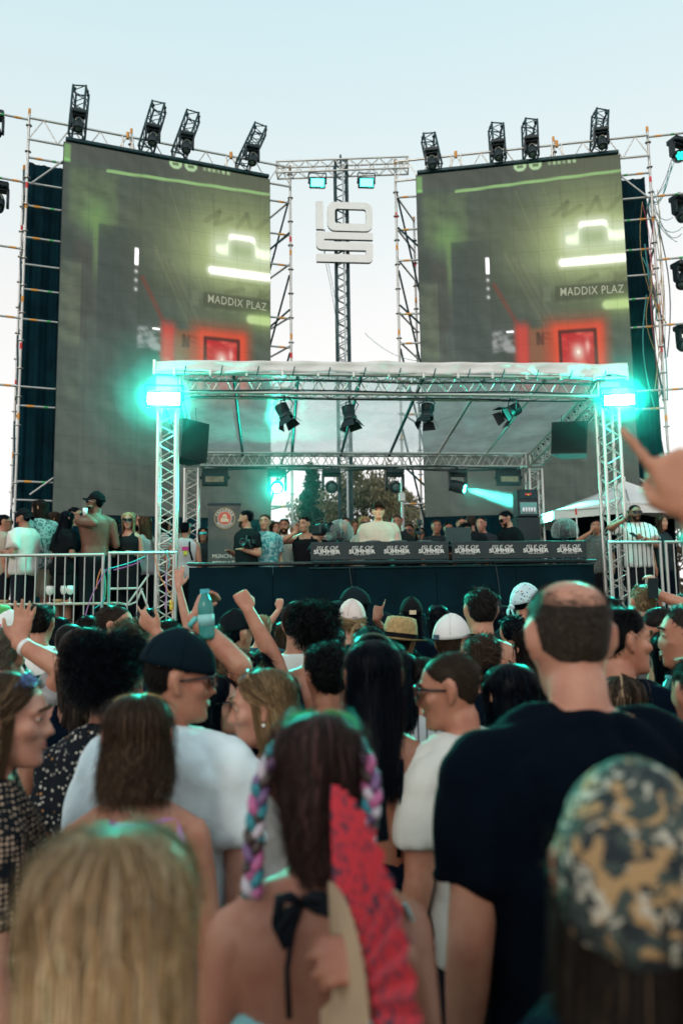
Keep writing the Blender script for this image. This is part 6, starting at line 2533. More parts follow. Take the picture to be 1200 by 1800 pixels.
P2 = person('bare-backed woman with two ribbon-wrapped braids holding a red folding fan', 560, 1240, 1.36, -2, (-4, -6, 0), True, TAN,
       dict(kind='bob', col=(.030, .018, .016), light=(.10, .045, .045), lp=.10, n=8000, w=.0010, len=.125, taper=.50, vol=.05, drape=-.02, var=.4), dict(kind='low', col=(.22, .46, .48), z1=1.27, z0=.86, loose=.012,
       straps=[dict(pts=[(-.045, .02, 1.475), (-.055, -.045, 1.475), (-.02, -.082, 1.462), (.03, -.078, 1.464), (.06, -.03, 1.478), (.045, .02, 1.48)], r=.004, col=(.008, .010, .014))]),
       arms=dict(R=dict(wrist(708, 1690, 1.11, 'relaxed', (-1, .02, .06), (.1, .75, -.6), (.10, -.10, -1)), spread=2.4), L='down'), acc=[dict(kind='glasses', up=True, frame=(.05, .30, .06), size=(.030, .022), lens=mat('green_lens', (.03, .22, .04), .12))], lod=0, vox=.0072, group=None)

P3 = person('tall man with a balding crown in a plain black T-shirt', 992, 1022, 1.70, -3, (0, -10, 0), False, (.47, .235, .165),
       dict(kind='buzz', col=(.040, .030, .024), bald=38, len=.011, n=11000, light=(.09, .07, .055), lp=.25, thick=.004), TEE((.0004, .003, .0075), loose=.016, fold=1.3), arms=dict(L='down', R='down'), lod=0, extra=.002, wide=.99, group=None)

CAMO = None
def camo_mat():
    m, N, L, P = nmat('camouflage_cloth')
    tc = N.new('ShaderNodeTexCoord')
    P.inputs['Roughness'].default_value = .85
    prev = None
    for i, (sc, c, lo) in enumerate(((16, (.030, .045, .040), .0), (24, (.33, .20, .09), .52), (30, (.006, .012, .016), .52), (38, (.42, .38, .31), .60))):
        if i == 0:
            rgb = N.new('ShaderNodeRGB')
            rgb.outputs[0].default_value = (*c, 1)
            prev = rgb.outputs[0]
            continue
        nz = N.new('ShaderNodeTexNoise')
        nz.inputs['Scale'].default_value = sc
        nz.inputs['Detail'].default_value = 2.5
        nz.inputs['Distortion'].default_value = 1.2
        mp = N.new('ShaderNodeMapping')
        mp.inputs['Location'].default_value = (i * 3.1, i * 1.7, i * 5.3)
        mp.inputs['Scale'].default_value = (1, 1, 1.35)
        L.new(tc.outputs['Object'], mp.inputs['Vector'])
        L.new(mp.outputs[0], nz.inputs['Vector'])
        mr = N.new('ShaderNodeMapRange')
        mr.inputs['From Min'].default_value = lo
        mr.inputs['From Max'].default_value = lo + .025
        L.new(nz.outputs['Fac'], mr.inputs['Value'])
        mx = N.new('ShaderNodeMix')
        mx.data_type = 'RGBA'
        mx.inputs['B'].default_value = (*c, 1)
        L.new(prev, mx.inputs['A'])
        L.new(mr.outputs[0], mx.inputs['Factor'])
        prev = mx.outputs['Result']
    L.new(prev, P.inputs['Base Color'])
    return m
CAMO = camo_mat()
P4 = person('person in a camouflage bandana with long dark hair below it', 1114, 1340, .86, -14, (-6, -4, 4), True, TAN,
       dict(kind='long', col=(.016, .012, .010), light=(.07, .045, .03), lp=.10, len=.46, vol=.06, n=6000, w=.0013, wave=.010, wfreq=1.5, taper=.05), TEE(CB), acc=[dict(kind='bandana', mat=CAMO, plain=True)], lod=0, extra=.014, group=None)

P5 = person('person mostly out of frame whose raised hand points up over the crowd', 1480, 1250, 1.18, 6, (0, 0, 0), False, (.48, .225, .14), dict(kind='short', col=DBR), TEE((.02, .02, .025)),
       arms=dict(L=wrist(1228, 900, 1.12, 'point', (-.43, .10, .90), (-.15, .95, .2), (.6, -.2, -1)), R='down'), acc=[dict(kind='wristband', arm='L', col=(.02, .35, .30), back=.045)], lod=0, vox=.0072, group=None)

P6 = person('woman with long brown hair, bare shoulders and lilac halter straps', 243, 1215, 1.98, 3, (3, -3, 0), True, (.40, .19, .13),
       dict(kind='long', col=(.045, .027, .017), light=(.13, .08, .05), lp=.12, len=.112, vol=.12, n=7500, w=.0010, taper=-.06, wave=.009, wfreq=1.4, roots=(.03, .02, .014)), dict(kind='low', col=(.45, .20, .42), loose=.010,
       straps=[dict(pts=[(-.055, .06, 1.44), (-.066, .0, 1.468), (-.07, -.055, 1.452), (-.035, -.088, 1.437), (.03, -.088, 1.434), (.075, -.066, 1.44), (.105, -.045, 1.435), (.125, -.075, 1.39), (.128, -.095, 1.32), (.122, -.10, 1.2)], r=.0095, col=(.48, .20, .48)),
               dict(pts=[(.066, .05, 1.44), (.068, 0, 1.462), (.075, -.066, 1.44)], r=.0095, col=(.48, .20, .48))]),
       acc=[dict(kind='glasses', up=True, frame=(.35, .26, .10), lens=mat('amber_lens', (.25, .16, .03), .08, .3))], lod=0, extra=.012, group=None, vox=.008)

# ---- second row
P7 = person('man in a white T-shirt with a dark backward cap and glasses, turned sideways', 312, 1120, 2.34, -22, (-58, -4, 0), False, LIGHT,
       dict(kind='crop', col=DBR, thick=.01), TEE((.70, .80, .84), loose=.024, fold=1.2), acc=[dict(kind='cap', back=True, nobrim=True, col=(.003, .010, .016), grow=1.12), dict(kind='glasses', size=(.025, .018))], lod=0, extra=.012, wide=1.12, vox=.0078)
P8 = person('blonde woman looking sideways with sunglasses pushed up on her head', 462, 1168, 2.35, 52, (34, -6, 0), True, FAIR,
       dict(kind='long', col=(.24, .15, .075), light=(.45, .31, .17), lp=.25, roots=(.06, .04, .025), len=.36, vol=.07, n=5200, back=105, w=.0013, wave=.004), dict(kind='tank', col=(.35, .36, .36)), acc=[dict(kind='glasses', up=True, frame=(.3, .2, .08)), dict(kind='earring')], lod=0, vox=.0078)
P9 = person('woman at the picture edge in a black dotted lace top, wavy brown hair, looking sideways', 16, 1172, 1.95, -62, (-22, -4, 0), True, FAIR,
       dict(kind='long', col=(.075, .046, .028), light=(.20, .13, .075), lp=.2, roots=(.03, .02, .014), len=.40, vol=.08, n=5200, back=104, wave=.014, wfreq=2.2, w=.0013), TEE((.008, .010, .013), pat='dots', col2=(.42, .30, .22), loose=.010), acc=[dict(kind='earring'), dict(kind='glasses', up=True, frame=(.03, .05, .12), lens=mat('blue_lens', (.03, .08, .3), .1))], lod=0, vox=.0078)
P10 = person('person with a big round mop of black hair in a dark floral shirt', 190, 1112, 2.6, -8, (0, -3, 0), True, TAN,
       dict(kind='afro', col=(.0015, .0035, .006), len=.085, curl=1.2, thick=.16), TEE((.010, .013, .018), pat='floral', col2=(.52, .50, .45), loose=.016, scale=1.9), lod=0, extra=.055)
P11 = person('woman with long dark hair gathered in a top bun, bare shoulders', 148, 1098, 3.0, 6, (5, 0, 0), True, OLIVE,
       dict(kind='long', col=(.020, .014, .011), len=.40, vol=.10, wave=.008, light=(.06, .04, .025), lp=.08), dict(kind='tank', col=CB), lod=1)
P12 = person('woman with very long straight black hair, shiny hair band and bare back', 655, 1118, 2.4, -4, (0, -2, 0), True, OLIVE,
       dict(kind='long', col=(.0012, .0035, .0075), len=.29, vol=.07, n=8000, w=.0011, taper=.10, wave=.003, var=.2), dict(kind='low', col=CB, loose=.010,
       straps=[dict(pts=[(.07, -.05, 1.455), (.072, -.09, 1.40), (.065, -.115, 1.30), (.055, -.11, 1.15)], r=.006, col=CB), dict(pts=[(-.07, -.05, 1.455), (-.072, -.09, 1.40), (-.065, -.115, 1.30), (-.055, -.11, 1.15)], r=.006, col=CB)]),
       acc=[dict(kind='band', col=(.02, .05, .03), r=1.15), dict(kind='glasses', up=True)], lod=0)
P13 = person('man with short brown hair and wayfarer sunglasses in a cream T-shirt, looking sideways', 785, 1140, 2.45, 34, (38, -8, 0), False, LIGHT,
       dict(kind='crop', col=(.035, .024, .017), len=.020, thick=.016), TEE((.60, .60, .56), loose=.02), acc=[dict(kind='glasses', size=(.027, .020))], lod=0, vox=.0078)
P14 = person('woman with shoulder-length black hair between the cream T-shirt and the balding man', 893, 1160, 2.6, 8, (12, -3, 0), True, LIGHT,
       dict(kind='bob', col=(.0012, .0035, .0075), len=.26, vol=.13, n=4200), TEE(CB), lod=1)
P15 = person('dark-haired man talking with his mouth open, in profile beside the balding man', 1085, 1060, 2.95, -48, (-38, 0, 0), False, LIGHT,
       dict(kind='short', col=(.004, .005, .006), len=.05, thick=.05), TEE(CB), lod=0, vox=.0078, extra=.022)
P16 = person('woman with long brown highlighted hair below the dark-haired talking man', 1090, 1182, 2.75, -8, (-5, -4, 0), True, LIGHT,
       dict(kind='long', col=(.035, .024, .017), light=(.19, .13, .08), lp=.16, len=.38, vol=.10), TEE(CB), lod=1)
P17 = person('woman with a brown ponytail and hair tie beside the dark-capped heads', 406, 1136, 3.2, -10, (-8, 0, 0), True, LIGHT, dict(kind='pony', col=(.10, .062, .036), light=(.2, .13, .08), lp=.15, gather=(0, -.115, .05)), TEE(CB), lod=1)
P18 = person('man with tight curly black hair and a fade behind the long black hair', 575, 1124, 2.95, 8, (6, 0, 0), False, TAN, dict(kind='curly', col=(.004, .005, .006), len=.034, thick=.05), TEE((.012, .014, .018)), lod=1, extra=.03)
P19 = person('shirtless man with a big curly afro seen from behind', 553, 1047, 3.75, 4, (0, 0, 0), False, TAN, dict(kind='afro', col=(.004, .005, .006), len=.062, thick=.18), None, acc=[dict(kind='band', col=(.01, .01, .01), r=1.0)], lod=1, extra=.07, vox=.0145)
P20 = person('man in a white and green football jersey lettered LEO', 524, 1052, 4.1, -12, (-10, 0, 0), False, LIGHT, dict(kind='crop', col=DBR), TEE((.72, .73, .72), fold=.6), acc=[dict(kind='backprint', text='LEO', col=(.01, .012, .015), z=1.33, size=.105, x=-.03, y=-.158), dict(kind='patch', c=(-.13, -.152, 1.40), size=(.09, .006, .05), col=(.03, .25, .09)), dict(kind='patch', c=(.06, -.152, 1.40), size=(.09, .006, .05), col=(.03, .25, .09))], lod=1)
STRAW = mat('woven_straw', (.42, .27, .12), .8, 0, .3, 60, .9, 220)
P21 = person('man in a straw trilby hat with a black band and black tank top', 706, 1092, 4.4, -18, (-6, -14, 6), False, OLIVE, dict(kind='crop', col=DBR), dict(kind='tank', col=CB), acc=[dict(kind='hat', mat=STRAW, band=(.008, .008, .010), tilt=10)], lod=1, extra=.015, headk=1.05)
P22 = person('person in a white cap with a small dark label, standing behind the cream T-shirt', 793, 1088, 4.1, -30, (-10, -4, 0), False, LIGHT, dict(kind='crop', col=BRN), TEE(CB), acc=[dict(kind='cap', col=(.68, .67, .66), patch=(.03, .07, .11), ppos=-.03)], lod=1, headk=1.06)
P23 = person('person in a grey and white striped shirt behind the long black hair', 742, 1150, 3.4, -10, (0, -10, 0), False, LIGHT, dict(kind='crop', col=DBR), TEE((.45, .48, .5), pat='stripes', col2=(.12, .13, .15), scale=1.6), lod=1)
P24 = person('tall dark-haired man with bare shoulders looking at the desk', 844, 1029, 4.3, -4, (8, 2, 0), False, LIGHT, dict(kind='short', col=(.012, .011, .011), len=.04, thick=.04), None, lod=1, vox=.0145)
P25 = person('brown-haired person just behind the short-haired man with sunglasses', 846, 1110, 3.5, 6, (0, 0, 0), False, LIGHT, dict(kind='short', col=(.040, .025, .017), len=.05, thick=.06), TEE(CB), lod=1)
P26 = person('man in a pale blue paisley bandana and white sunglasses', 920, 1026, 6.2, -52, (-20, 0, 0), False, TAN, dict(kind='crop', col=BLK), TEE(CB), acc=[dict(kind='bandana', mat=cloth_mat((.50, .66, .72), 'floral', (.08, .25, .36), 1.3)), dict(kind='glasses', frame=(.7, .7, .7))], lod=1)
P27 = person('blond short-haired man filming with a raised phone beside the barrier', 1130, 1026, 5.9, -6, (8, 6, 0), False, LIGHT, dict(kind='short', col=(.17, .115, .065), len=.035, light=(.3, .22, .13), lp=.2), TEE((.10, .12, .12)), arms=dict(R=wrist(1149, 1042, 5.75, 'grip', (-.1, .1, 1), (-.3, .9, 0), (1, -.2, -.6)), L='down'), acc=[dict(kind='wristband', arm='R', col=(.2, .6, .4))], lod=1, vox=.0085)
P28 = person('man with a dark fade bending his head down, beige shirt', 1142, 1068, 4.3, 42, (32, -28, 0), False, LIGHT, dict(kind='crop', col=(.014, .012, .012), len=.018), TEE((.34, .27, .16)), acc=[dict(kind='glasses', size=(.024, .018))], lod=1, vox=.0085)
P29 = person('woman with long black hair and a bare strapped shoulder at the picture edge', 1178, 1102, 3.5, 10, (10, -4, 0), True, LIGHT, dict(kind='long', col=(.0012, .0035, .0075), len=.36, vol=.10), dict(kind='tank', col=CB), lod=1)
P30 = person('dark-haired man cut by the picture edge above the black-haired woman', 1207, 1058, 3.1, 50, (20, 0, 0), False, LIGHT, dict(kind='short', col=(.03, .024, .02), len=.045), TEE(CB), lod=1)
P31 = person('broad man in black at the picture edge beside the teal bottle', 1225, 1150, 2.5, 4, (0, 0, 0), False, LIGHT, dict(kind='short', col=DBR), TEE((.005, .007, .012)), lod=1, wide=1.05)

# ---- left side, further in
P32 = person('man with dark hair in a white T-shirt with a yellow print and bag strap', 72, 1060, 5.2, 0, (-4, 0, 0), False, LIGHT, dict(kind='short', col=DBR, len=.05, thick=.05), TEE((.74, .72, .70), pat='lower', col2=(.50, .36, .12), straps=[dict(pts=[(-.09, -.02, 1.50), (-.06, -.13, 1.42), (.02, -.158, 1.30), (.10, -.155, 1.18), (.15, -.12, 1.08)], r=.010, col=(.008, .01, .015))]), lod=1)
P33 = person('grey-haired person at the picture edge holding up an open hand with a white watch', 6, 1098, 3.3, -8, (0, 0, 0), False, LIGHT, dict(kind='short', col=GRY, len=.04), TEE((.35, .36, .38)), arms=dict(R=wrist(33, 1131, 3.2, 'open', (.15, .1, 1), (0, -1, .1), (1, -.3, -.6)), L='down'), acc=[dict(kind='wristband', arm='R', col=(.78, .78, .78), back=.05)], lod=1, vox=.0075)
P34 = person('person in a white cap with a pink oval badge near the barrier', 18, 1077, 5.6, -20, (-10, 0, 0), True, LIGHT, dict(kind='bob', col=(.30, .22, .13), len=.16), TEE((.3, .3, .32)), acc=[dict(kind='cap', col=(.72, .71, .70), patch=(.65, .06, .16), psize=(.07, .045))], lod=2)
P35 = person('person in a green bucket hat at the very picture edge', -4, 1064, 5.9, 0, (0, 0, 0), True, LIGHT, dict(kind='bob', col=BRN, len=.16), TEE((.2, .3, .2)), acc=[dict(kind='hat', mat=cloth_mat((.10, .30, .08)), band=(.08, .24, .06), prof=[(.125, -.005), (.11, .02), (.095, .03), (.09, .10), (.07, .118), (.002, .12)])], lod=2)
P36 = person('young man with swept dark hair looking back over his shoulder below the barrier', 205, 1063, 5.0, -64, (-42, 0, 0), False, LIGHT, dict(kind='short', col=(.028, .02, .015), len=.055, sweep=(.3, -.6, .2), thick=.05), TEE(CB), lod=1, vox=.008)
P37 = person('person with curly light-brown hair and a hand by the ear', 232, 1090, 4.2, -10, (-10, 0, 0), False, LIGHT, dict(kind='curly', col=(.085, .06, .038), len=.045, thick=.05, light=(.16, .12, .08), lp=.2), TEE((.012, .016, .03)), arms=dict(R=wrist(276, 1112, 4.05, 'flick', (-.7, 0, .7), (.2, .9, .3), (1, -.3, -.5)), L='down'), lod=1, vox=.0085)
P38 = person('man with a shaved dark head behind the raised open hand', 124, 1093, 4.6, -6, (0, 0, 0), False, BROWN, dict(kind='buzz', col=(.012, .011, .011)), TEE((.008, .014, .025)), lod=2)
P39 = person('person in a black cap standing under the raised fist', 413, 1076, 4.6, -30, (-14, 0, 0), False, LIGHT, dict(kind='crop', col=BLK), TEE(CB), acc=[dict(kind='cap', col=(.006, .009, .012))], lod=1)
P40 = person('dark-haired person with sunglasses on top beside the black cap', 372, 1100, 3.9, 4, (0, 0, 0), False, TAN, dict(kind='short', col=(.008, .008, .009), len=.05, thick=.06), TEE(CB), acc=[dict(kind='glasses', up=True, frame=(.1, .4, .1))], lod=1)
P41 = person('person whose bare arm and open hand stretch up beside the truss tower', 296, 1092, 6.0, 0, (0, 8, 0), True, FAIR, dict(kind='bob', col=BRN, len=.2), TEE(CB), arms=dict(R=wrist(314, 1030, 6.0, 'open', (.03, .05, 1), (0, 1, 0), (1, -.2, -.3)), L='down'), lod=1, vox=.0075)
P42 = person('person holding up a teal water bottle with a tattooed forearm', 326, 1112, 3.1, -5, (0, 6, 0), False, LIGHT, dict(kind='short', col=BLK, len=.04), TEE(CB), arms=dict(R=wrist(341, 1088, 3.0, 'grip', (.30, .1, .9), (.9, .2, .1), (1, -.3, -.7)), L='down'), acc=[dict(kind='wristband', arm='R', col=(.1, .5, .5), back=.02)], lod=1, vox=.0075)
P43 = person('person raising a clenched fist and bare forearm in front of the dark riser', 450, 1142, 3.5, 10, (0, 6, 0), False, LIGHT, dict(kind='short', col=BLK, len=.05, thick=.06), TEE(CB), arms=dict(R=wrist(437, 1073, 3.55, 'fist', (-.45, .1, .9), (-.2, .95, .1), (1, -.2, -.4)), L='down'), lod=1, vox=.0075)
P44 = person('far person punching a small fist up near the jersey', 500, 1090, 7.2, 0, (0, 4, 0), True, FAIR, dict(kind='long', col=(.04, .03, .02), len=.3), dict(kind='tank', col=CB), arms=dict(L=wrist(492, 1070, 7.1, 'fist', (0, .1, 1), (0, 1, 0), (-1, -.2, -.5)), R='down'), lod=2, vox=.011)
P45 = person('woman in a pale pink cap with a blonde ponytail close to the riser', 618, 1058, 5.4, 0, (4, 0, 0), True, FAIR, dict(kind='pony', col=(.25, .17, .09), gather=(.03, -.11, .0), len=.16), TEE(CB), acc=[dict(kind='cap', col=(.66, .56, .53), patch=(.30, .25, .25), psize=(.03, .012))], lod=1)
P46 = person('man in a dark cap turned sideways behind the pale pink cap', 624, 1036, 6.2, 70, (10, 0, 0), False, LIGHT, dict(kind='crop', col=BLK), TEE(CB), acc=[dict(kind='cap', col=(.008, .016, .02), curve=.01)], lod=2)
P47 = person('person in a black cap with a small gold badge behind the straw hat', 722, 1053, 6.4, 0, (-4, 0, 0), True, LIGHT, dict(kind='long', col=BLK, len=.3), TEE(CB), acc=[dict(kind='cap', col=(.008, .009, .010), patch=(.55, .45, .30), psize=(.05, .03))], lod=2)
P48 = person('person in a dark visor raising a finger beside the pale pink cap', 676, 1080, 5.9, 60, (10, 0, 0), True, OLIVE, dict(kind='bob', col=BLK, len=.18), dict(kind='tank', col=CB), arms=dict(R=wrist(660, 1088, 5.6, 'point', (.3, .1, 1), (0, .9, 0), (1, -.2, -.5)), L='down'), acc=[dict(kind='cap', col=(.005, .012, .016))], lod=1, vox=.0085)
FILL = [
    (262, 1068, 6.4, 'dark head of a person standing under the folding chair', dict(kind='short', col=BLK, len=.05, thick=.07), CB, False),
    (300, 1086, 5.2, 'dark head between the thin raised arm and the curly hair', dict(kind='short', col=DBR), (.012, .012, .02), False),
    (158, 1080, 6.0, 'dark-haired head under the ribbons, half hidden', dict(kind='short', col=DBR, thick=.05), CB, False),
    (104, 1082, 6.6, 'black-haired head under the table of goblets', dict(kind='bob', col=BLK, len=.18), CB, True),
    (460, 1078, 6.6, 'short blond head in front of the riser beside the fist', dict(kind='crop', col=(.28, .2, .12)), (.02, .03, .05), False),
    (340, 1072, 7.4, 'small dark head close to the riser end by the tower', dict(kind='crop', col=BLK), CB, False),
    (585, 1098, 4.9, 'smooth dark-haired head between the afro and the pale pink cap', dict(kind='short', col=(.010, .010, .012), thick=.05), CB, False),
    (885, 1062, 6.4, 'dark head beside the tall bare-shouldered man', dict(kind='bob', col=BLK, len=.2), CB, True),
    (900, 1078, 5.2, 'black-haired head holding a phone before the balding man', dict(kind='short', col=BLK, thick=.05), (.02, .03, .03), False),
    (768, 1062, 6.8, 'dark-haired head behind the white cap, near the riser', dict(kind='bob', col=BLK, len=.22), CB, True),
    (1070, 1048, 6.8, 'dark head beside the balding man by the truss tower', dict(kind='short', col=DBR, thick=.05), CB, False),
    (1165, 1075, 6.0, 'dark head behind the raised phone at the barrier', dict(kind='short', col=BLK, thick=.05), CB, False),
    (1196, 1042, 6.5, 'dark head under the barrier beyond the raised phone', dict(kind='short', col=DBR), CB, False),
    (650, 1098, 4.0, 'dark head rising just above the shiny hair band', dict(kind='short', col=BLK, thick=.05), CB, False),
    (232, 1118, 3.5, 'dark round head between the floral shirt and the white T-shirt', dict(kind='short', col=BLK, thick=.06), (.012, .014, .02), False),
    (975, 1062, 5.4, 'dark head hidden behind the balding man', dict(kind='short', col=BLK), CB, False),
    (1040, 1090, 4.4, 'dark-haired head between the two profile men', dict(kind='short', col=BLK), CB, False),
    (700, 1140, 3.4, 'dark-haired head beside the striped shirt', dict(kind='bob', col=BLK, len=.2), CB, True),
    (935, 1098, 4.0, 'dark head tucked behind the shoulder of the balding man', dict(kind='bob', col=DBR, len=.2), CB, True),
    (375, 1180, 2.9, 'face with dark sunglasses between the backward cap and the blonde woman', dict(kind='bob', col=BLK, len=.22), CB, True),
]
for (px, py, d, lab, h, c, fem) in FILL:
    yw = -110 if 'face with' in lab else (px * 37 % 40) - 20
    person(lab, px, py, d, yw, ((px * 13 % 30) - 15, (px * 7 % 14) - 7, 0), fem, (LIGHT, TAN, OLIVE, FAIR)[px % 4], h, TEE(c), lod=2 if d > 4.5 else 1, acc=[dict(kind='glasses')] if 'face with' in lab else ())

# ================================================================= on the stage and the balconies
ST = 'people on the stage'
def on_stage(label, px, py, y, yaw, head=(0, 0, 0), fem=False, skin=LIGHT, hair=None, top=None, **kw):
    d = pix(at_y(px, py, y))[2]
    kw.setdefault('lod', 2)
    kw.setdefault('vox', .021)
    return person(label, px, py, d, yaw, head, fem, skin, hair, top, floor=STAGE_Z, group=kw.pop('group', ST), **kw)


sh = dict(kind='crop', col=BLK, thick=.02)
dj = on_stage('DJ in a cream sweatshirt and brown flat cap behind the desk', 664, 884, 11.45, 178, (2, 8, 0), False, (.78, .40, .25), sh, dict(kind='long', col=(.62, .49, .40), loose=.03), arms=dict(L='bent', R='bent'), acc=[dict(kind='cap', col=(.022, .012, .008), curve=.012)], vox=.0115, wide=1.05, lod=1)
S1 = on_stage('man in a black T-shirt holding a camera beside the round-logo banner', 433, 896, 11.25, 128, (-42, 0, 0), False, LIGHT, dict(kind='short', col=BLK, thick=.04), TEE((.008, .011, .013)), arms=dict(R='bent', L='bent'), acc=[dict(kind='beard')], vox=.0145)
S2 = on_stage('man in a teal palm-print shirt standing beside the black T-shirt man', 466, 903, 11.4, 196, (-30, 0, 0), False, LIGHT, dict(kind='crop', col=BRN), TEE((.05, .26, .28), pat='palm', col2=(.30, .52, .52), loose=.026), arms=dict(R='bent', L='down'), vox=.0145)
S3 = on_stage('bearded man in a white floral shirt with sunglasses hooked on it', 500, 911, 12.0, 190, (-20, 0, 0), False, TAN, dict(kind='short', col=DBR), TEE((.62, .60, .54), pat='floral', col2=(.25, .35, .3), loose=.026), acc=[dict(kind='beard')], vox=.0145)
S4 = on_stage('cameraman in a black tank top with a hand on his chin', 535, 907, 11.7, 172, (-24, -4, 0), False, LIGHT, dict(kind='short', col=DBR, thick=.05), dict(kind='tank', col=(.008, .010, .012)), arms=dict(R=dict(to=at_y(520, 936, 11.5), pose='relaxed', dir=(.2, -.2, 1), n=(0, -1, 0)), L='bent'), vox=.0145)
on_stage('person between the teal shirt and the white floral shirt', 484, 916, 12.3, 185, (10, 0, 0), True, LIGHT, dict(kind='bob', col=BRN, len=.2), TEE(CB))
on_stage('man in a grey cap behind the cameraman', 518, 918, 12.6, 180, (0, 0, 0), False, LIGHT, sh, TEE((.3, .3, .3)), acc=[dict(kind='cap', col=(.25, .25, .24))])
BEH = [(563, 920, 12.2, 200, BLK, CB, False, 'dark-haired man crouched near the clear dome'), (606, 908, 13.0, 175, DBR, (.02, .02, .025), False, 'dark-haired man behind the dome in front of the tree'), (622, 914, 12.7, 185, LBR, (.05, .04, .04), True, 'fair-haired woman with raised arms behind the DJ'),
       (640, 906, 12.4, 190, BLD, (.35, .33, .3), True, 'blonde woman in sunglasses just behind the DJ shoulder'), (697, 904, 12.2, 170, BRN, (.015, .018, .02), False, 'man in dark clothes looking down beside the DJ'), (718, 920, 12.8, 165, DBR, CB, False, 'man in glasses near the microphone stand'),
       (766, 912, 12.4, 178, BRN, (.02, .025, .03), False, 'man standing behind the laptop screen'), (787, 917, 12.6, 182, DBR, CB, False, 'smiling man behind the second printed panel'), (810, 908, 13.0, 176, BLK, CB, False, 'man at the back beside the shaved head'),
       (826, 905, 12.2, 10, (.05, .035, .03), (.012, .015, .018), False, 'man with a shaved head seen from behind near the fridge'), (845, 907, 12.8, 150, DBR, (.03, .04, .05), False, 'man in a dark shirt behind the shaved head'),
       (738, 926, 13.2, 185, BLK, CB, True, 'dark-haired woman far behind the microphone')]
for px, py, y, yw, hc_, tc_, fem, lab in BEH:
    on_stage(lab, px, py, y, yw, ((px % 21) - 10, -4, 0), fem, (LIGHT, TAN, FAIR)[px % 3], dict(kind='long' if fem else ('buzz' if 'shaved' in lab else 'crop'), col=hc_, len=.3 if fem else .012), TEE(tc_), arms=dict(L='bent'), acc=[dict(kind='glasses')] if 'glasses' in lab or 'sunglasses' in lab else ())
on_stage('curly-haired woman with a white headset seated low at the desk', 818, 920, 11.6, 172, (20, -4, 0), True, OLIVE, dict(kind='curly', col=BLK, len=.06, thick=.08), TEE((.05, .10, .11)), acc=[dict(kind='headphones')], height=1.62)
on_stage('man in a black T-shirt and dark sunglasses looking down by the fridge', 884, 898, 11.7, 110, (-2, -22, 0), False, FAIR, dict(kind='short', col=BLK, thick=.05), TEE((.006, .009, .011)), acc=[dict(kind='glasses'), dict(kind='beard')], arms=dict(L='bent', R='bent'), vox=.0145)

BAL = 'people on the balcony'
on_stage('man in a white T-shirt and dark backward cap leaning on the barrier', 42, 895, 11.0, 66, (10, -6, 0), False, TAN, dict(kind='crop', col=BLK), TEE((.66, .60, .56), loose=.03), acc=[dict(kind='cap', col=(.008, .011, .014), back=True), dict(kind='beard')], group=BAL, vox=.0145, wide=1.08, arms=dict(L='bent', R='down'))
on_stage('long-haired man in an open grey palm shirt and beige shorts', 72, 877, 11.3, 44, (36, 0, 0), False, LIGHT, dict(kind='bob', col=(.018, .013, .010), len=.17, vol=.10), TEE((.36, .42, .42), pat='palm', col2=(.08, .13, .14), loose=.035), bottom=dict(kind='shorts', col=(.45, .38, .29)), acc=[dict(kind='beard')], group=BAL, vox=.0145)
on_stage('man in beige at the picture edge with sunglasses', 8, 903, 11.4, -60, (-10, 0, 0), False, LIGHT, sh, TEE((.40, .34, .27)), acc=[dict(kind='glasses')], group=BAL)
on_stage('woman with long dark hair in black, holding a drink', 120, 897, 11.0, -40, (-10, -8, 0), True, TAN, dict(kind='long', col=BLK, len=.34, vol=.10), TEE((.006, .008, .010), loose=.03), bottom=dict(kind='shorts', col=(.008, .010, .012)), group=BAL, arms=dict(R='bent', L='bent'), vox=.0145)
on_stage('person with dark hair and sunglasses facing the shirtless man', 132, 890, 11.5, -100, (0, 0, 0), False, LIGHT, sh, TEE(CB), acc=[dict(kind='glasses')], group=BAL)
on_stage('face peeking between the palm shirt and the black top', 96, 898, 12.0, -70, (0, 0, 0), True, LIGHT, dict(kind='bob', col=BRN, len=.2), TEE(CB), group=BAL)
on_stage('shirtless man with black cap, beard and sunglasses raising a drink', 172, 866, 11.0, 22, (58, 6, 0), False, BROWN, sh, None, bottom=dict(kind='trousers', col=(.010, .012, .016)), arms=dict(L=dict(to=at_y(150, 904, 10.9), pose='grip', dir=(.2, 0, 1), n=(1, 0, 0), pole=(-.3, -.1, -1)), R='bent'), acc=[dict(kind='cap', col=(.006, .008, .010)), dict(kind='glasses', frame=(.5, .5, .5)), dict(kind='beard')], group=BAL, vox=.009, wide=1.05)
on_stage('blonde woman in big sunglasses and a black sequin top', 226, 899, 11.2, 168, (14, -6, 0), True, FAIR, dict(kind='long', col=(.42, .29, .16), len=.28, vol=.12, wave=.012), dict(kind='tank', col=(.012, .014, .016)), arms=dict(R='bent', L='bent'), acc=[dict(kind='glasses', size=(.03, .024))], group=BAL, vox=.0145)
on_stage('dark-haired woman turned away in a black top beside the shirtless man', 200, 908, 11.3, 20, (-20, 0, 0), True, TAN, dict(kind='bob', col=BLK, len=.22), dict(kind='tank', col=CB), group=BAL)
on_stage('woman with long brown hair beside the balcony-side tower', 256, 906, 11.6, 40, (30, 0, 0), True, FAIR, dict(kind='long', col=LBR, len=.34), dict(kind='tank', col=(.45, .4, .42)), group=BAL)
on_stage('dark-haired person pointing a finger up behind the blonde woman', 240, 915, 12.4, -20, (0, 0, 0), False, LIGHT, sh, TEE(CB), arms=dict(R=dict(to=at_y(243, 920, 12.3), pose='point', dir=(.2, 0, 1), n=(0, -1, 0)), L='down'), group=BAL, vox=.0115)
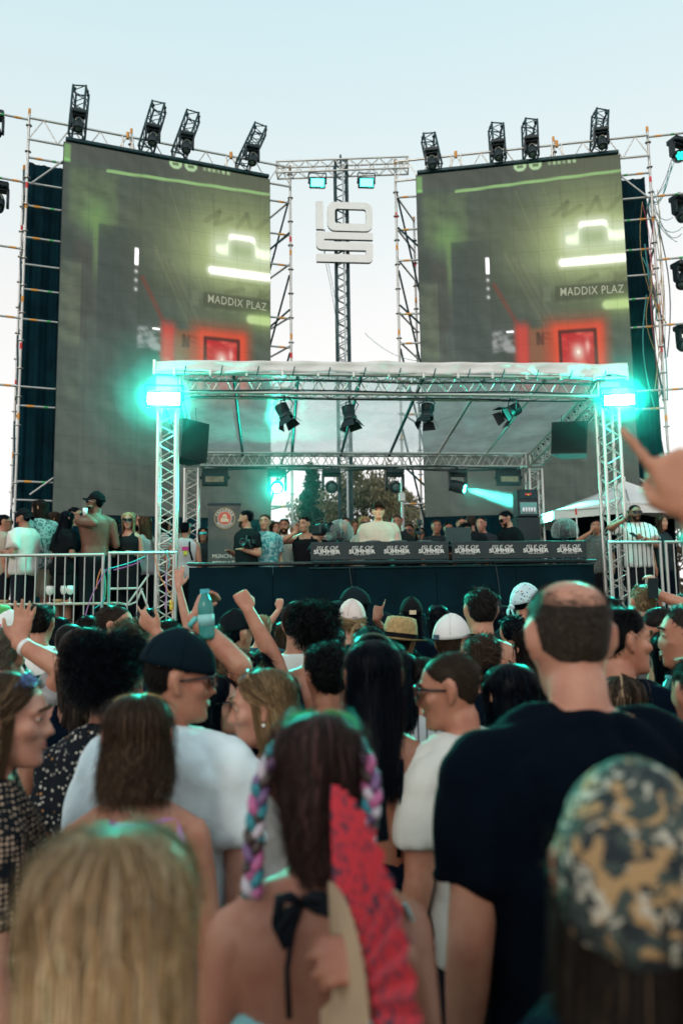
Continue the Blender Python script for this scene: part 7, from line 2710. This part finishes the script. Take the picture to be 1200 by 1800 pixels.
on_stage('woman in black and white stripes behind the truss tower', 288, 905, 11.9, -60, (-20, 0, 0), True, LIGHT, dict(kind='long', col=DBR, len=.24), TEE((.5, .5, .5), pat='hstripes', col2=(.02, .02, .02), scale=1.4), group=BAL)
on_stage('man in a sleeveless white shirt with a neon triangle and black strap', 326, 917, 11.6, -4, (-14, 0, 0), False, LIGHT, dict(kind='short', col=BLK, thick=.05), dict(kind='vest', col=(.66, .65, .66), straps=[dict(pts=[(.10, .0, 1.49), (.09, -.12, 1.42), (.10, -.148, 1.30), (.14, -.12, 1.15)], r=.016, col=(.008, .01, .012))]), acc=[dict(kind='patch', c=(.03, -.148, 1.33), size=(.10, .006, .06), col=(.75, .06, .30)), dict(kind='patch', c=(.035, -.150, 1.26), size=(.06, .006, .07), col=(.75, .70, .06))], group=BAL, vox=.0145)
on_stage('man in teal mirror goggles taking a picture beside the banner', 358, 926, 12.4, 180, (0, 0, 0), False, LIGHT, dict(kind='bob', col=DBR, len=.16), TEE((.03, .04, .045)), arms=dict(L='bent', R='bent'), acc=[dict(kind='mirrorgoggles')], group=BAL)
on_stage('person in a pale blue shirt half hidden behind the balcony-side tower', 312, 918, 12.2, 10, (0, 0, 0), False, LIGHT, sh, TEE((.35, .48, .52)), group=BAL)
RB_ = 'people beside the striped shirt man'
sm = on_stage('bearded man in a white striped open shirt talking on a phone', 1114, 886, 11.0, 166, (10, -4, 0), False, OLIVE, dict(kind='buzz', col=BLK), TEE((.66, .66, .65), pat='stripes', col2=(.04, .05, .06), scale=.9, loose=.03), arms=dict(R=dict(to=at_y(1100, 912, 10.85), pose='grip', dir=(.15, 0, 1), n=(1, -.3, 0)), L=dict(to=at_y(1128, 944, 10.75), pose='grip', dir=(-1, 0, 0), n=(0, -1, .2))), acc=[dict(kind='glasses', size=(.03, .02)), dict(kind='beard'), dict(kind='wristband', arm='L', col=(.7, .7, .68), back=.02), dict(kind='wristband', arm='R', col=(.01, .01, .012))], group=RB_, vox=.0115)
on_stage('person in a grey print shirt taking a call behind the side tower', 1046, 912, 11.8, 150, (10, 0, 0), False, LIGHT, sh, TEE((.10, .13, .13), pat='floral', col2=(.3, .32, .3)), arms=dict(R=dict(to=at_y(1038, 935, 11.6), pose='grip', dir=(.2, 0, 1), n=(1, 0, 0)), L='down'), group=RB_)
on_stage('person in dark clothes half hidden by the raised hand', 1160, 905, 11.2, 200, (0, 0, 0), True, LIGHT, dict(kind='long', col=BRN, len=.3), TEE((.02, .03, .035)), bottom=dict(kind='shorts', col=CB), group=RB_)

finish_people()

# ================================================================= things held and small things
def bottle(px, py, d, label, tilt=(0, 0, 1), h=.22, r=.032, col=(.03, .42, .40)):
    c = at_d(px, py, d)
    t = thing('water_bottle', label, 'bottle', tuple(c), group='teal water bottles')
    q = Vector(tilt).normalized().to_track_quat('Z', 'Y').to_matrix()
    m = clear_mat('teal_bottle_plastic_' + str(px), (.10, .55, .52), .12, .45)
    prof = [(.004, 0), (r * .9, .002), (r, .012)] + [(r * (1 - .04 * (i % 2)), .02 + i * .012) for i in range(int(h * .62 / .012))] + [(r * .92, h * .70), (r * .62, h * .84), (.014, h * .90), (.013, h * .93)]
    MB().lathe([(a, b - h * .5) for a, b in prof], tuple(c), 18, rot=q).build('bottle_body', m, t, True)
    MB().lathe([(.017, h * .92 - h * .5), (.017, h - h * .5), (.015, h * 1.005 - h * .5)], tuple(c), 14, rot=q).build('cap', mat('teal_cap', (.05, .40, .48), .4), t)
    MB().lathe([(r * 1.012, h * .28 - h * .5), (r * 1.012, h * .5 - h * .5)], tuple(c), 18, rot=q).build('label_sleeve', mat('pale_sleeve', (.25, .55, .55), .5), t, True)


bottle(362, 1080, 2.96, 'teal water bottle held up in the tattooed hand', (-.06, 0, 1), .185, .030, )
bottle(1172, 1222, 3.1, 'teal water bottle beside the bare strapped shoulder', (.25, .1, 1), .15, .026)


def phone(c, label, n=(0, -1, .2), size=(.072, .009, .148), group='mobile phones held up'):
    t = thing('mobile_phone', label, 'phone', tuple(c), group=group)
    O = orient(n)
    MB().box(Vector(c), size, rot=O, bevel=.004).build('case', BLACKPLASTIC, t)
    MB().box(Vector(c) + Vector(n).normalized() * (size[1] / 2 + .0012), (size[0] * .9, .002, size[2] * .94), rot=O).build('screen', mat('phone_glass', (.01, .012, .016), .1), t)


phone(at_d(1147, 1034, 5.68), 'dark phone raised by the blond man beside the barrier', (.2, .9, .2))
phone(at_y(1103, 906, 10.82), 'phone held to the ear of the striped shirt man', (1, -.2, .1))
phone(at_y(1112, 940, 10.68), 'black phone held low in the striped shirt man hand', (0, -.5, 1))
phone(at_d(652, 1418, 1.75), 'phone glimpsed beside the red fan', (.3, -.9, .2))


def video_camera(c, s, label, aim=(0, -1, 0)):
    t = thing('video_camera', label, 'camera', tuple(c), group='cameras on stage')
    O = orient(aim)
    q = lambda x, y, z: Vector(c) + O @ (Vector((x, y, z)) * s)
    MB().box(q(0, 0, 0), (.14 * s, .20 * s, .12 * s), rot=O, bevel=.012 * s).build('body', BLACKPLASTIC, t)
    rl = O @ Euler((R(90), 0, 0)).to_matrix()
    MB().lathe([(.045 * s, 0), (.05 * s, .08 * s), (.058 * s, .12 * s), (.05 * s, .12 * s), (.045 * s, .10 * s)], tuple(q(0, -.10, 0)), 16, rot=rl).build('lens', BLACKPLASTIC, t, True)
    MB().path([q(0, -.09, .06), q(0, -.08, .12), q(0, .08, .12), q(0, .09, .06)], .012 * s, 6).build('handle', BLACKPLASTIC, t)
    MB().box(q(.10, -.03, .03), (.02 * s, .10 * s, .07 * s), rot=O, bevel=.004 * s).build('viewfinder', BLACKPLASTIC, t)


video_camera(at_y(564, 931, 11.35), 1.25, 'bulky black video camera beside the black tank top', (.5, -1, .05))
video_camera(at_y(437, 957, 11.05), .9, 'black camera held at the waist of the black T-shirt man', (-.4, -1, .1))
p = at_y(737, 922, 11.3)
t = thing('microphone_stand', 'thin black microphone stand with camera head beside the laptop', 'stand', (p.x, 11.3, STAGE_Z))
tube('pole', (p.x, 11.3, STAGE_Z), (p.x, 11.3, p.z), .013, BLACKPLASTIC, t)
MB().box((p.x, 11.3, p.z + .03), (.07, .06, .08), bevel=.012).build('head_unit', BLACKPLASTIC, t)
MB().box((p.x, 11.3, p.z - .12), (.10, .05, .05), bevel=.01).build('clamp_unit', BLACKPLASTIC, t)
for a in range(3):
    tube('foot', (p.x, 11.3, STAGE_Z + .15), (p.x + .22 * math.cos(a * 2.09), 11.3 + .22 * math.sin(a * 2.09), STAGE_Z + .01), .009, BLACKPLASTIC, t)
c = at_y(150, 900, 10.86)
t = thing('drinking_cup', 'small white cup lifted by the shirtless man', 'cup', tuple(c))
MB().lathe([(.026, -.05), (.034, .05), (.031, .05), (.024, -.046)], tuple(c), 16).build('cup', WHITEPAINT, t, True)

# ---- braids wound with ribbons on the bare-backed woman
RIB = [mat('pink_ribbon_hair', (.40, .10, .24), .6), mat('teal_ribbon_hair', (.02, .19, .23), .6), mat('lilac_ribbon_hair', (.45, .40, .46), .6), mat('brown_braid', (.035, .02, .018), .5), mat('violet_ribbon_hair', (.14, .07, .18), .45)]
for sx, ctrl in ((-1, [(-.050, -.010, .090), (-.080, -.040, .050), (-.100, -.050, .0), (-.106, -.055, -.05), (-.110, -.06, -.09), (-.108, -.068, -.135), (-.110, -.075, -.175)]), (1, [(.055, -.010, .085), (.082, -.045, .045), (.094, -.060, -.01), (.088, -.070, -.05), (.080, -.080, -.09), (.072, -.088, -.135), (.07, -.09, -.175)])):
    ctrl = np.array(ctrl)
    u = np.linspace(0, len(ctrl) - 1, 90)
    cc = np.stack([np.interp(u, range(len(ctrl)), ctrl[:, i]) for i in range(3)], 1)
    ker = np.ones(9) / 9
    cc = np.stack([np.convolve(np.pad(cc[:, i], 4, 'edge'), ker, 'valid') for i in range(3)], 1)
    ph = u / (len(ctrl) - 1) * 2 * PI * 3.4
    for j in range(3):
        a = ph + 2 * PI * j / 3
        pts = cc + np.stack([.010 * np.sin(a), .007 * np.sin(2 * a), 0 * a], 1)
        for seg in range(6):
            lo, hi = seg * 15, min(seg * 15 + 16, 90)
            b = MB().path(P2['T'](pts[lo:hi]), .0088 * P2['s'], 8)
            b.build('braid_strand', RIB[(seg * 2 + j + (sx > 0)) % 5], P2['root'], True, False)
# black tie of the choker hanging down her back
b = MB().path([P2['s'] * np.array(v) for v in ((-.03, -.090, 1.462), (-.045, -.102, 1.43), (-.055, -.112, 1.37), (-.052, -.118, 1.30))], .0045, 6)
b.build('choker_tie', cloth_mat((.01, .013, .018)), P2['root'], True, False)
for v0, v1, v2 in (((-.03, -.092, 1.462), (-.066, -.104, 1.474), (-.072, -.104, 1.440)), ((-.03, -.092, 1.462), (.002, -.104, 1.474), (.014, -.104, 1.448)), ((-.03, -.092, 1.462), (-.07, -.106, 1.43), (-.062, -.108, 1.405))):
    b = MB().path([P2['s'] * np.array(v) for v in (v0, (np.array(v0) + np.array(v1)) / 2 + np.array((0, -.006, .008)), v1, v2, (np.array(v0) + np.array(v2)) / 2, v0)], [.004, .009, .010, .010, .008, .004], 6)
    b.build('choker_bow', cloth_mat((.01, .013, .018)), P2['root'], True, False)


# ---- folding fan
def fan_print():
    m, N, L, P = nmat('red_fan_print')
    tc = N.new('ShaderNodeTexCoord')
    vo = N.new('ShaderNodeTexNoise')
    vo.inputs['Scale'].default_value = 75
    vo.inputs['Detail'].default_value = 1.0
    vo.inputs['Distortion'].default_value = .6
    mp = N.new('ShaderNodeMapping')
    mp.inputs['Scale'].default_value = (1.2, 1.2, .75)
    mp.inputs['Rotation'].default_value = (0, .5, 0)
    L.new(tc.outputs['Object'], mp.inputs['Vector'])
    L.new(mp.outputs[0], vo.inputs['Vector'])
    mr = N.new('ShaderNodeMapRange')
    mr.inputs['From Min'].default_value = .56
    mr.inputs['From Max'].default_value = .60
    L.new(vo.outputs['Fac'], mr.inputs['Value'])
    mx = N.new('ShaderNodeMix')
    mx.data_type = 'RGBA'
    mx.inputs['A'].default_value = (.52, .025, .045, 1)
    mx.inputs['B'].default_value = (.06, .025, .05, 1)
    L.new(mr.outputs[0], mx.inputs['Factor'])
    L.new(mx.outputs['Result'], P.inputs['Base Color'])
    P.inputs['Roughness'].default_value = .8
    return m


piv = at_d(588, 1770, 1.15)
e1 = Vector((.235, -.90, .05)).normalized()
e2 = Vector((.02, .10, 1.0))
e2 = (e2 - e1 * e2.dot(e1)).normalized()
e3 = e1.cross(e2)
t = thing('folding_fan', 'open red folding fan with dark print and beige wooden ribs', 'fan', tuple(piv))
ns = 24
angs = np.radians(np.linspace(97, -75, ns * 2 + 1))
WOOD = mat('beige_fan_wood', (.42, .30, .20), .6)
Vv = []
for i, a in enumerate(angs):
    off = e3 * (.0045 if i % 2 else -.0045)
    d = e1 * math.cos(a) + e2 * math.sin(a)
    for r_ in (.155, .21, .26, .305):
        Vv.append(tuple(piv + d * r_ + off * (r_ / .305)))
F = [(i * 4 + k, i * 4 + k + 1, (i + 1) * 4 + k + 1, (i + 1) * 4 + k) for i in range(len(angs) - 1) for k in range(3)]
link('leaf', fast_mesh('leaf', np.array(Vv), F), fan_print(), t)
for i in range(ns + 1):
    a = angs[min(i * 2, len(angs) - 1)]
    d = e1 * math.cos(a) + e2 * math.sin(a)
    w = e2 * math.cos(a) - e1 * math.sin(a)
    b = MB()
    c0, c1 = piv + e3 * (.0008 * i), piv + d * .165 + e3 * (.0008 * i)
    Vq = [c0 - w * .005, c0 + w * .005, c1 + w * .011, c1 - w * .011]
    Vq += [v + e3 * .0018 for v in Vq]
    b.add([tuple(v) for v in Vq], [(0, 1, 2, 3), (7, 6, 5, 4), (0, 4, 5, 1), (1, 5, 6, 2), (2, 6, 7, 3), (3, 7, 4, 0)]).build('stick', WOOD, t)
# pale cloth hanging behind the fan
c = at_d(742, 1690, 1.22)
V = []
n = 14
for i in range(n):
    f = i / (n - 1)
    for j in range(6):
        g = j / 5
        V.append(at_d(712 + 50 * f ** .7 * (1 - .15 * g) + g * 30 * f - 20 * g * (1 - f), 1590 + 260 * f, 1.25 + .015 * math.sin(6 * f + 3 * g) + .03 * g))
F = [(i * 6 + j, i * 6 + j + 1, (i + 1) * 6 + j + 1, (i + 1) * 6 + j) for i in range(n - 1) for j in range(5)]
o = link('shirt_tail', fast_mesh('shirt_tail', np.array([tuple(v) for v in V]), F, True), cloth_mat((.40, .62, .64)), None)
so_ = o.modifiers.new('solid', 'SOLIDIFY')
so_.thickness = .004
tag(o, 'pale turquoise cloth hanging behind the red fan', 'cloth')


# ================================================================= trees
def leaf_mat(name, c0, c1):
    m, N, L, P = nmat(name)
    at = N.new('ShaderNodeAttribute')
    at.attribute_name = 'tint'
    L.new(at.outputs['Color'], P.inputs['Base Color'])
    P.inputs['Roughness'].default_value = .6
    out = N['Material Output']
    tl = N.new('ShaderNodeBsdfTranslucent')
    L.new(at.outputs['Color'], tl.inputs[0])
    mx = N.new('ShaderNodeMixShader')
    mx.inputs[0].default_value = .3
    L.new(P.outputs[0], mx.inputs[1])
    L.new(tl.outputs[0], mx.inputs[2])
    L.new(mx.outputs[0], out.inputs['Surface'])
    return m


LEAF = leaf_mat('leaf_green', 0, 0)
BARK = mat('bark', (.07, .055, .04), .9, 0, .3, 14, .8, 30)


def tree(x, y, h, rad, label, col, col2, n=9000, base=.25, seed=1, leaf=.05, droop=.0, conic=False):
    q = np.random.default_rng(seed)
    t = thing('tree', label, 'tree', (x, y, 0), group='trees behind the stage')
    MB().path([(x, y, 0), (x + .05, y, h * .3), (x - .04, y, h * .6), (x, y, h * .92)], [.16, .13, .08, .02], 9).build('trunk', BARK, t, True)
    cl = []
    br = MB()
    nb = 34
    for i in range(nb):
        z = h * (base + (1 - base) * (i + q.random()) / nb) * .95
        f = (z / h - base) / (1 - base)
        rr = rad * ((1 - f) if conic else math.sqrt(max(.03, 1 - (2 * f - .85) ** 2))) * q.uniform(.6, 1.1)
        a = q.uniform(0, 6.28)
        tip = np.array([x + rr * math.cos(a), y + rr * math.sin(a), z + rr * (.25 - droop)])
        st = np.array([x, y, z - rr * .3])
        br.path([st, st * .5 + tip * .5 + np.array([0, 0, .1 * rr]), tip], [.035, .022, .006], 5)
        for k in range(5):
            g = q.uniform(.35, 1.1)
            cl.append((st * (1 - g) + tip * g + q.normal(0, .12, 3) * rad * .6, q.uniform(.16, .36) * rad * .55))
    br.build('limb', BARK, t, True)['kind'] = 'stuff'
    C = np.array([c for c, r in cl])
    Rr = np.array([r for c, r in cl])
    idx = q.integers(0, len(cl), n)
    v = q.normal(0, 1, (n, 3))
    v /= np.linalg.norm(v, axis=1, keepdims=True)
    pos = C[idx] + v * (Rr[idx] * q.random(n) ** .4)[:, None]
    if droop:
        pos[:, 2] -= np.abs(q.normal(0, droop * .5, n))
    a = q.normal(0, 1, (n, 3))
    a /= np.linalg.norm(a, axis=1, keepdims=True)
    if droop:
        a[:, 2] = -np.abs(a[:, 2]) - .8
        a /= np.linalg.norm(a, axis=1, keepdims=True)
    b = np.cross(a, q.normal(0, 1, (n, 3)))
    b /= np.linalg.norm(b, axis=1, keepdims=True)
    sz = leaf * q.uniform(.6, 1.4, (n, 1))
    V = np.stack([pos - a * sz, pos + b * sz * .45, pos + a * sz, pos - b * sz * .45], 1).reshape(-1, 3)
    F = np.arange(n * 4).reshape(n, 4)
    k = q.random((n, 1))
    tint = np.array(col) * (1 - k) + np.array(col2) * k
    tint *= q.uniform(.6, 1.3, (n, 1))
    tinted('crown', V - np.array([x, y, 0]), F, np.repeat(tint, 4, axis=0), LEAF, t)


p = at_y(640, 900, 24)
tree(p.x, 24, 6.3, 2.6, 'loose olive-brown tree seen through the gap behind the DJ', (.22, .20, .10), (.38, .30, .17), 44000, .12, 3, .065, .35)
p = at_y(548, 900, 22)
tree(p.x, 22, 6.1, .95, 'dark evergreen seen through the gap beside the lit lamp', (.015, .03, .022), (.035, .06, .035), 9000, .1, 5, .07, 0, True)
p = at_y(700, 900, 27)
tree(p.x, 27, 6.2, 1.8, 'pale olive tree behind the small white box', (.22, .205, .11), (.36, .29, .17), 18000, .15, 8, .06, .3)
p = at_y(1180, 900, 30)
tree(p.x, 30, 7.9, 2.2, 'treetop showing beyond the scaffold above the raised hand', (.07, .06, .035), (.15, .10, .06), 9000, .2, 9, .08, .1)

# ================================================================= stage smoke: uneven puffs round the lit lamps
def smoke(c, s, dens, seed):
    q = np.random.default_rng(seed)
    bm = bmesh.new()
    bmesh.ops.create_icosphere(bm, subdivisions=4, radius=1.0)
    ks = q.normal(0, 1, (6, 3)) * 2.6
    ph = q.uniform(0, 6.28, 6)
    for v in bm.verts:
        p = np.array(v.co)
        k = 1 + .07 * sum(math.sin(float(np.dot(kk, p)) + f) for kk, f in zip(ks, ph)) / 1.5
        v.co = Vector(tuple(np.array(c) + p * np.array(s) * k))
    me = bpy.data.meshes.new('stage_smoke')
    bm.to_mesh(me)
    bm.free()
    key = ('smoke', dens)
    if key not in MATS:
        m = bpy.data.materials.new('stage_smoke')
        m.use_nodes = True
        N, L = m.node_tree.nodes, m.node_tree.links
        N.clear()
        out = N.new('ShaderNodeOutputMaterial')
        pv = N.new('ShaderNodeVolumePrincipled')
        pv.inputs['Color'].default_value = (.90, .97, .96, 1)
        pv.inputs['Density'].default_value = dens
        pv.inputs['Density Attribute'].default_value = ''
        pv.inputs['Anisotropy'].default_value = .15
        L.new(pv.outputs[0], out.inputs['Volume'])
        MATS[key] = m
    me.materials.append(MATS[key])
    o = bpy.data.objects.new('stage_smoke', me)
    COL.objects.link(o)
    tag(o, kind='stuff')


for k, (px, py) in enumerate(((288, 701), (1088, 703))):
    c = at_y(px, py, 10.72)
    for j, (rr, dn) in enumerate(((1.4, .0020), (.95, .0045), (.6, .012), (.36, .034), (.2, .11))):
        smoke(tuple(c), (rr * 1.08, rr * .7, rr * .95), dn, 21 + k * 10 + j)
c = at_y(487, 848, RY2 - .2)
for j, (rr, dn) in enumerate(((1.8, .004), (1.15, .009), (.65, .022), (.35, .05))):
    smoke(tuple(c), (rr, rr, rr), dn, 61 + j)
c = at_y(862, 874, RY2 - .45)
smoke((c.x - .1, c.y, c.z + .05), (.85, .55, .40), .05, 71)
smoke((c.x - .05, c.y, c.z + .03), (.62, .4, .28), .09, 72)
c = at_y(640, 800, 12.9)
for j, k in enumerate((1.0, .7)):
    smoke(tuple(c), (3.2 * k, 1.8 * k, 1.35 * k), .005, 81 + j)
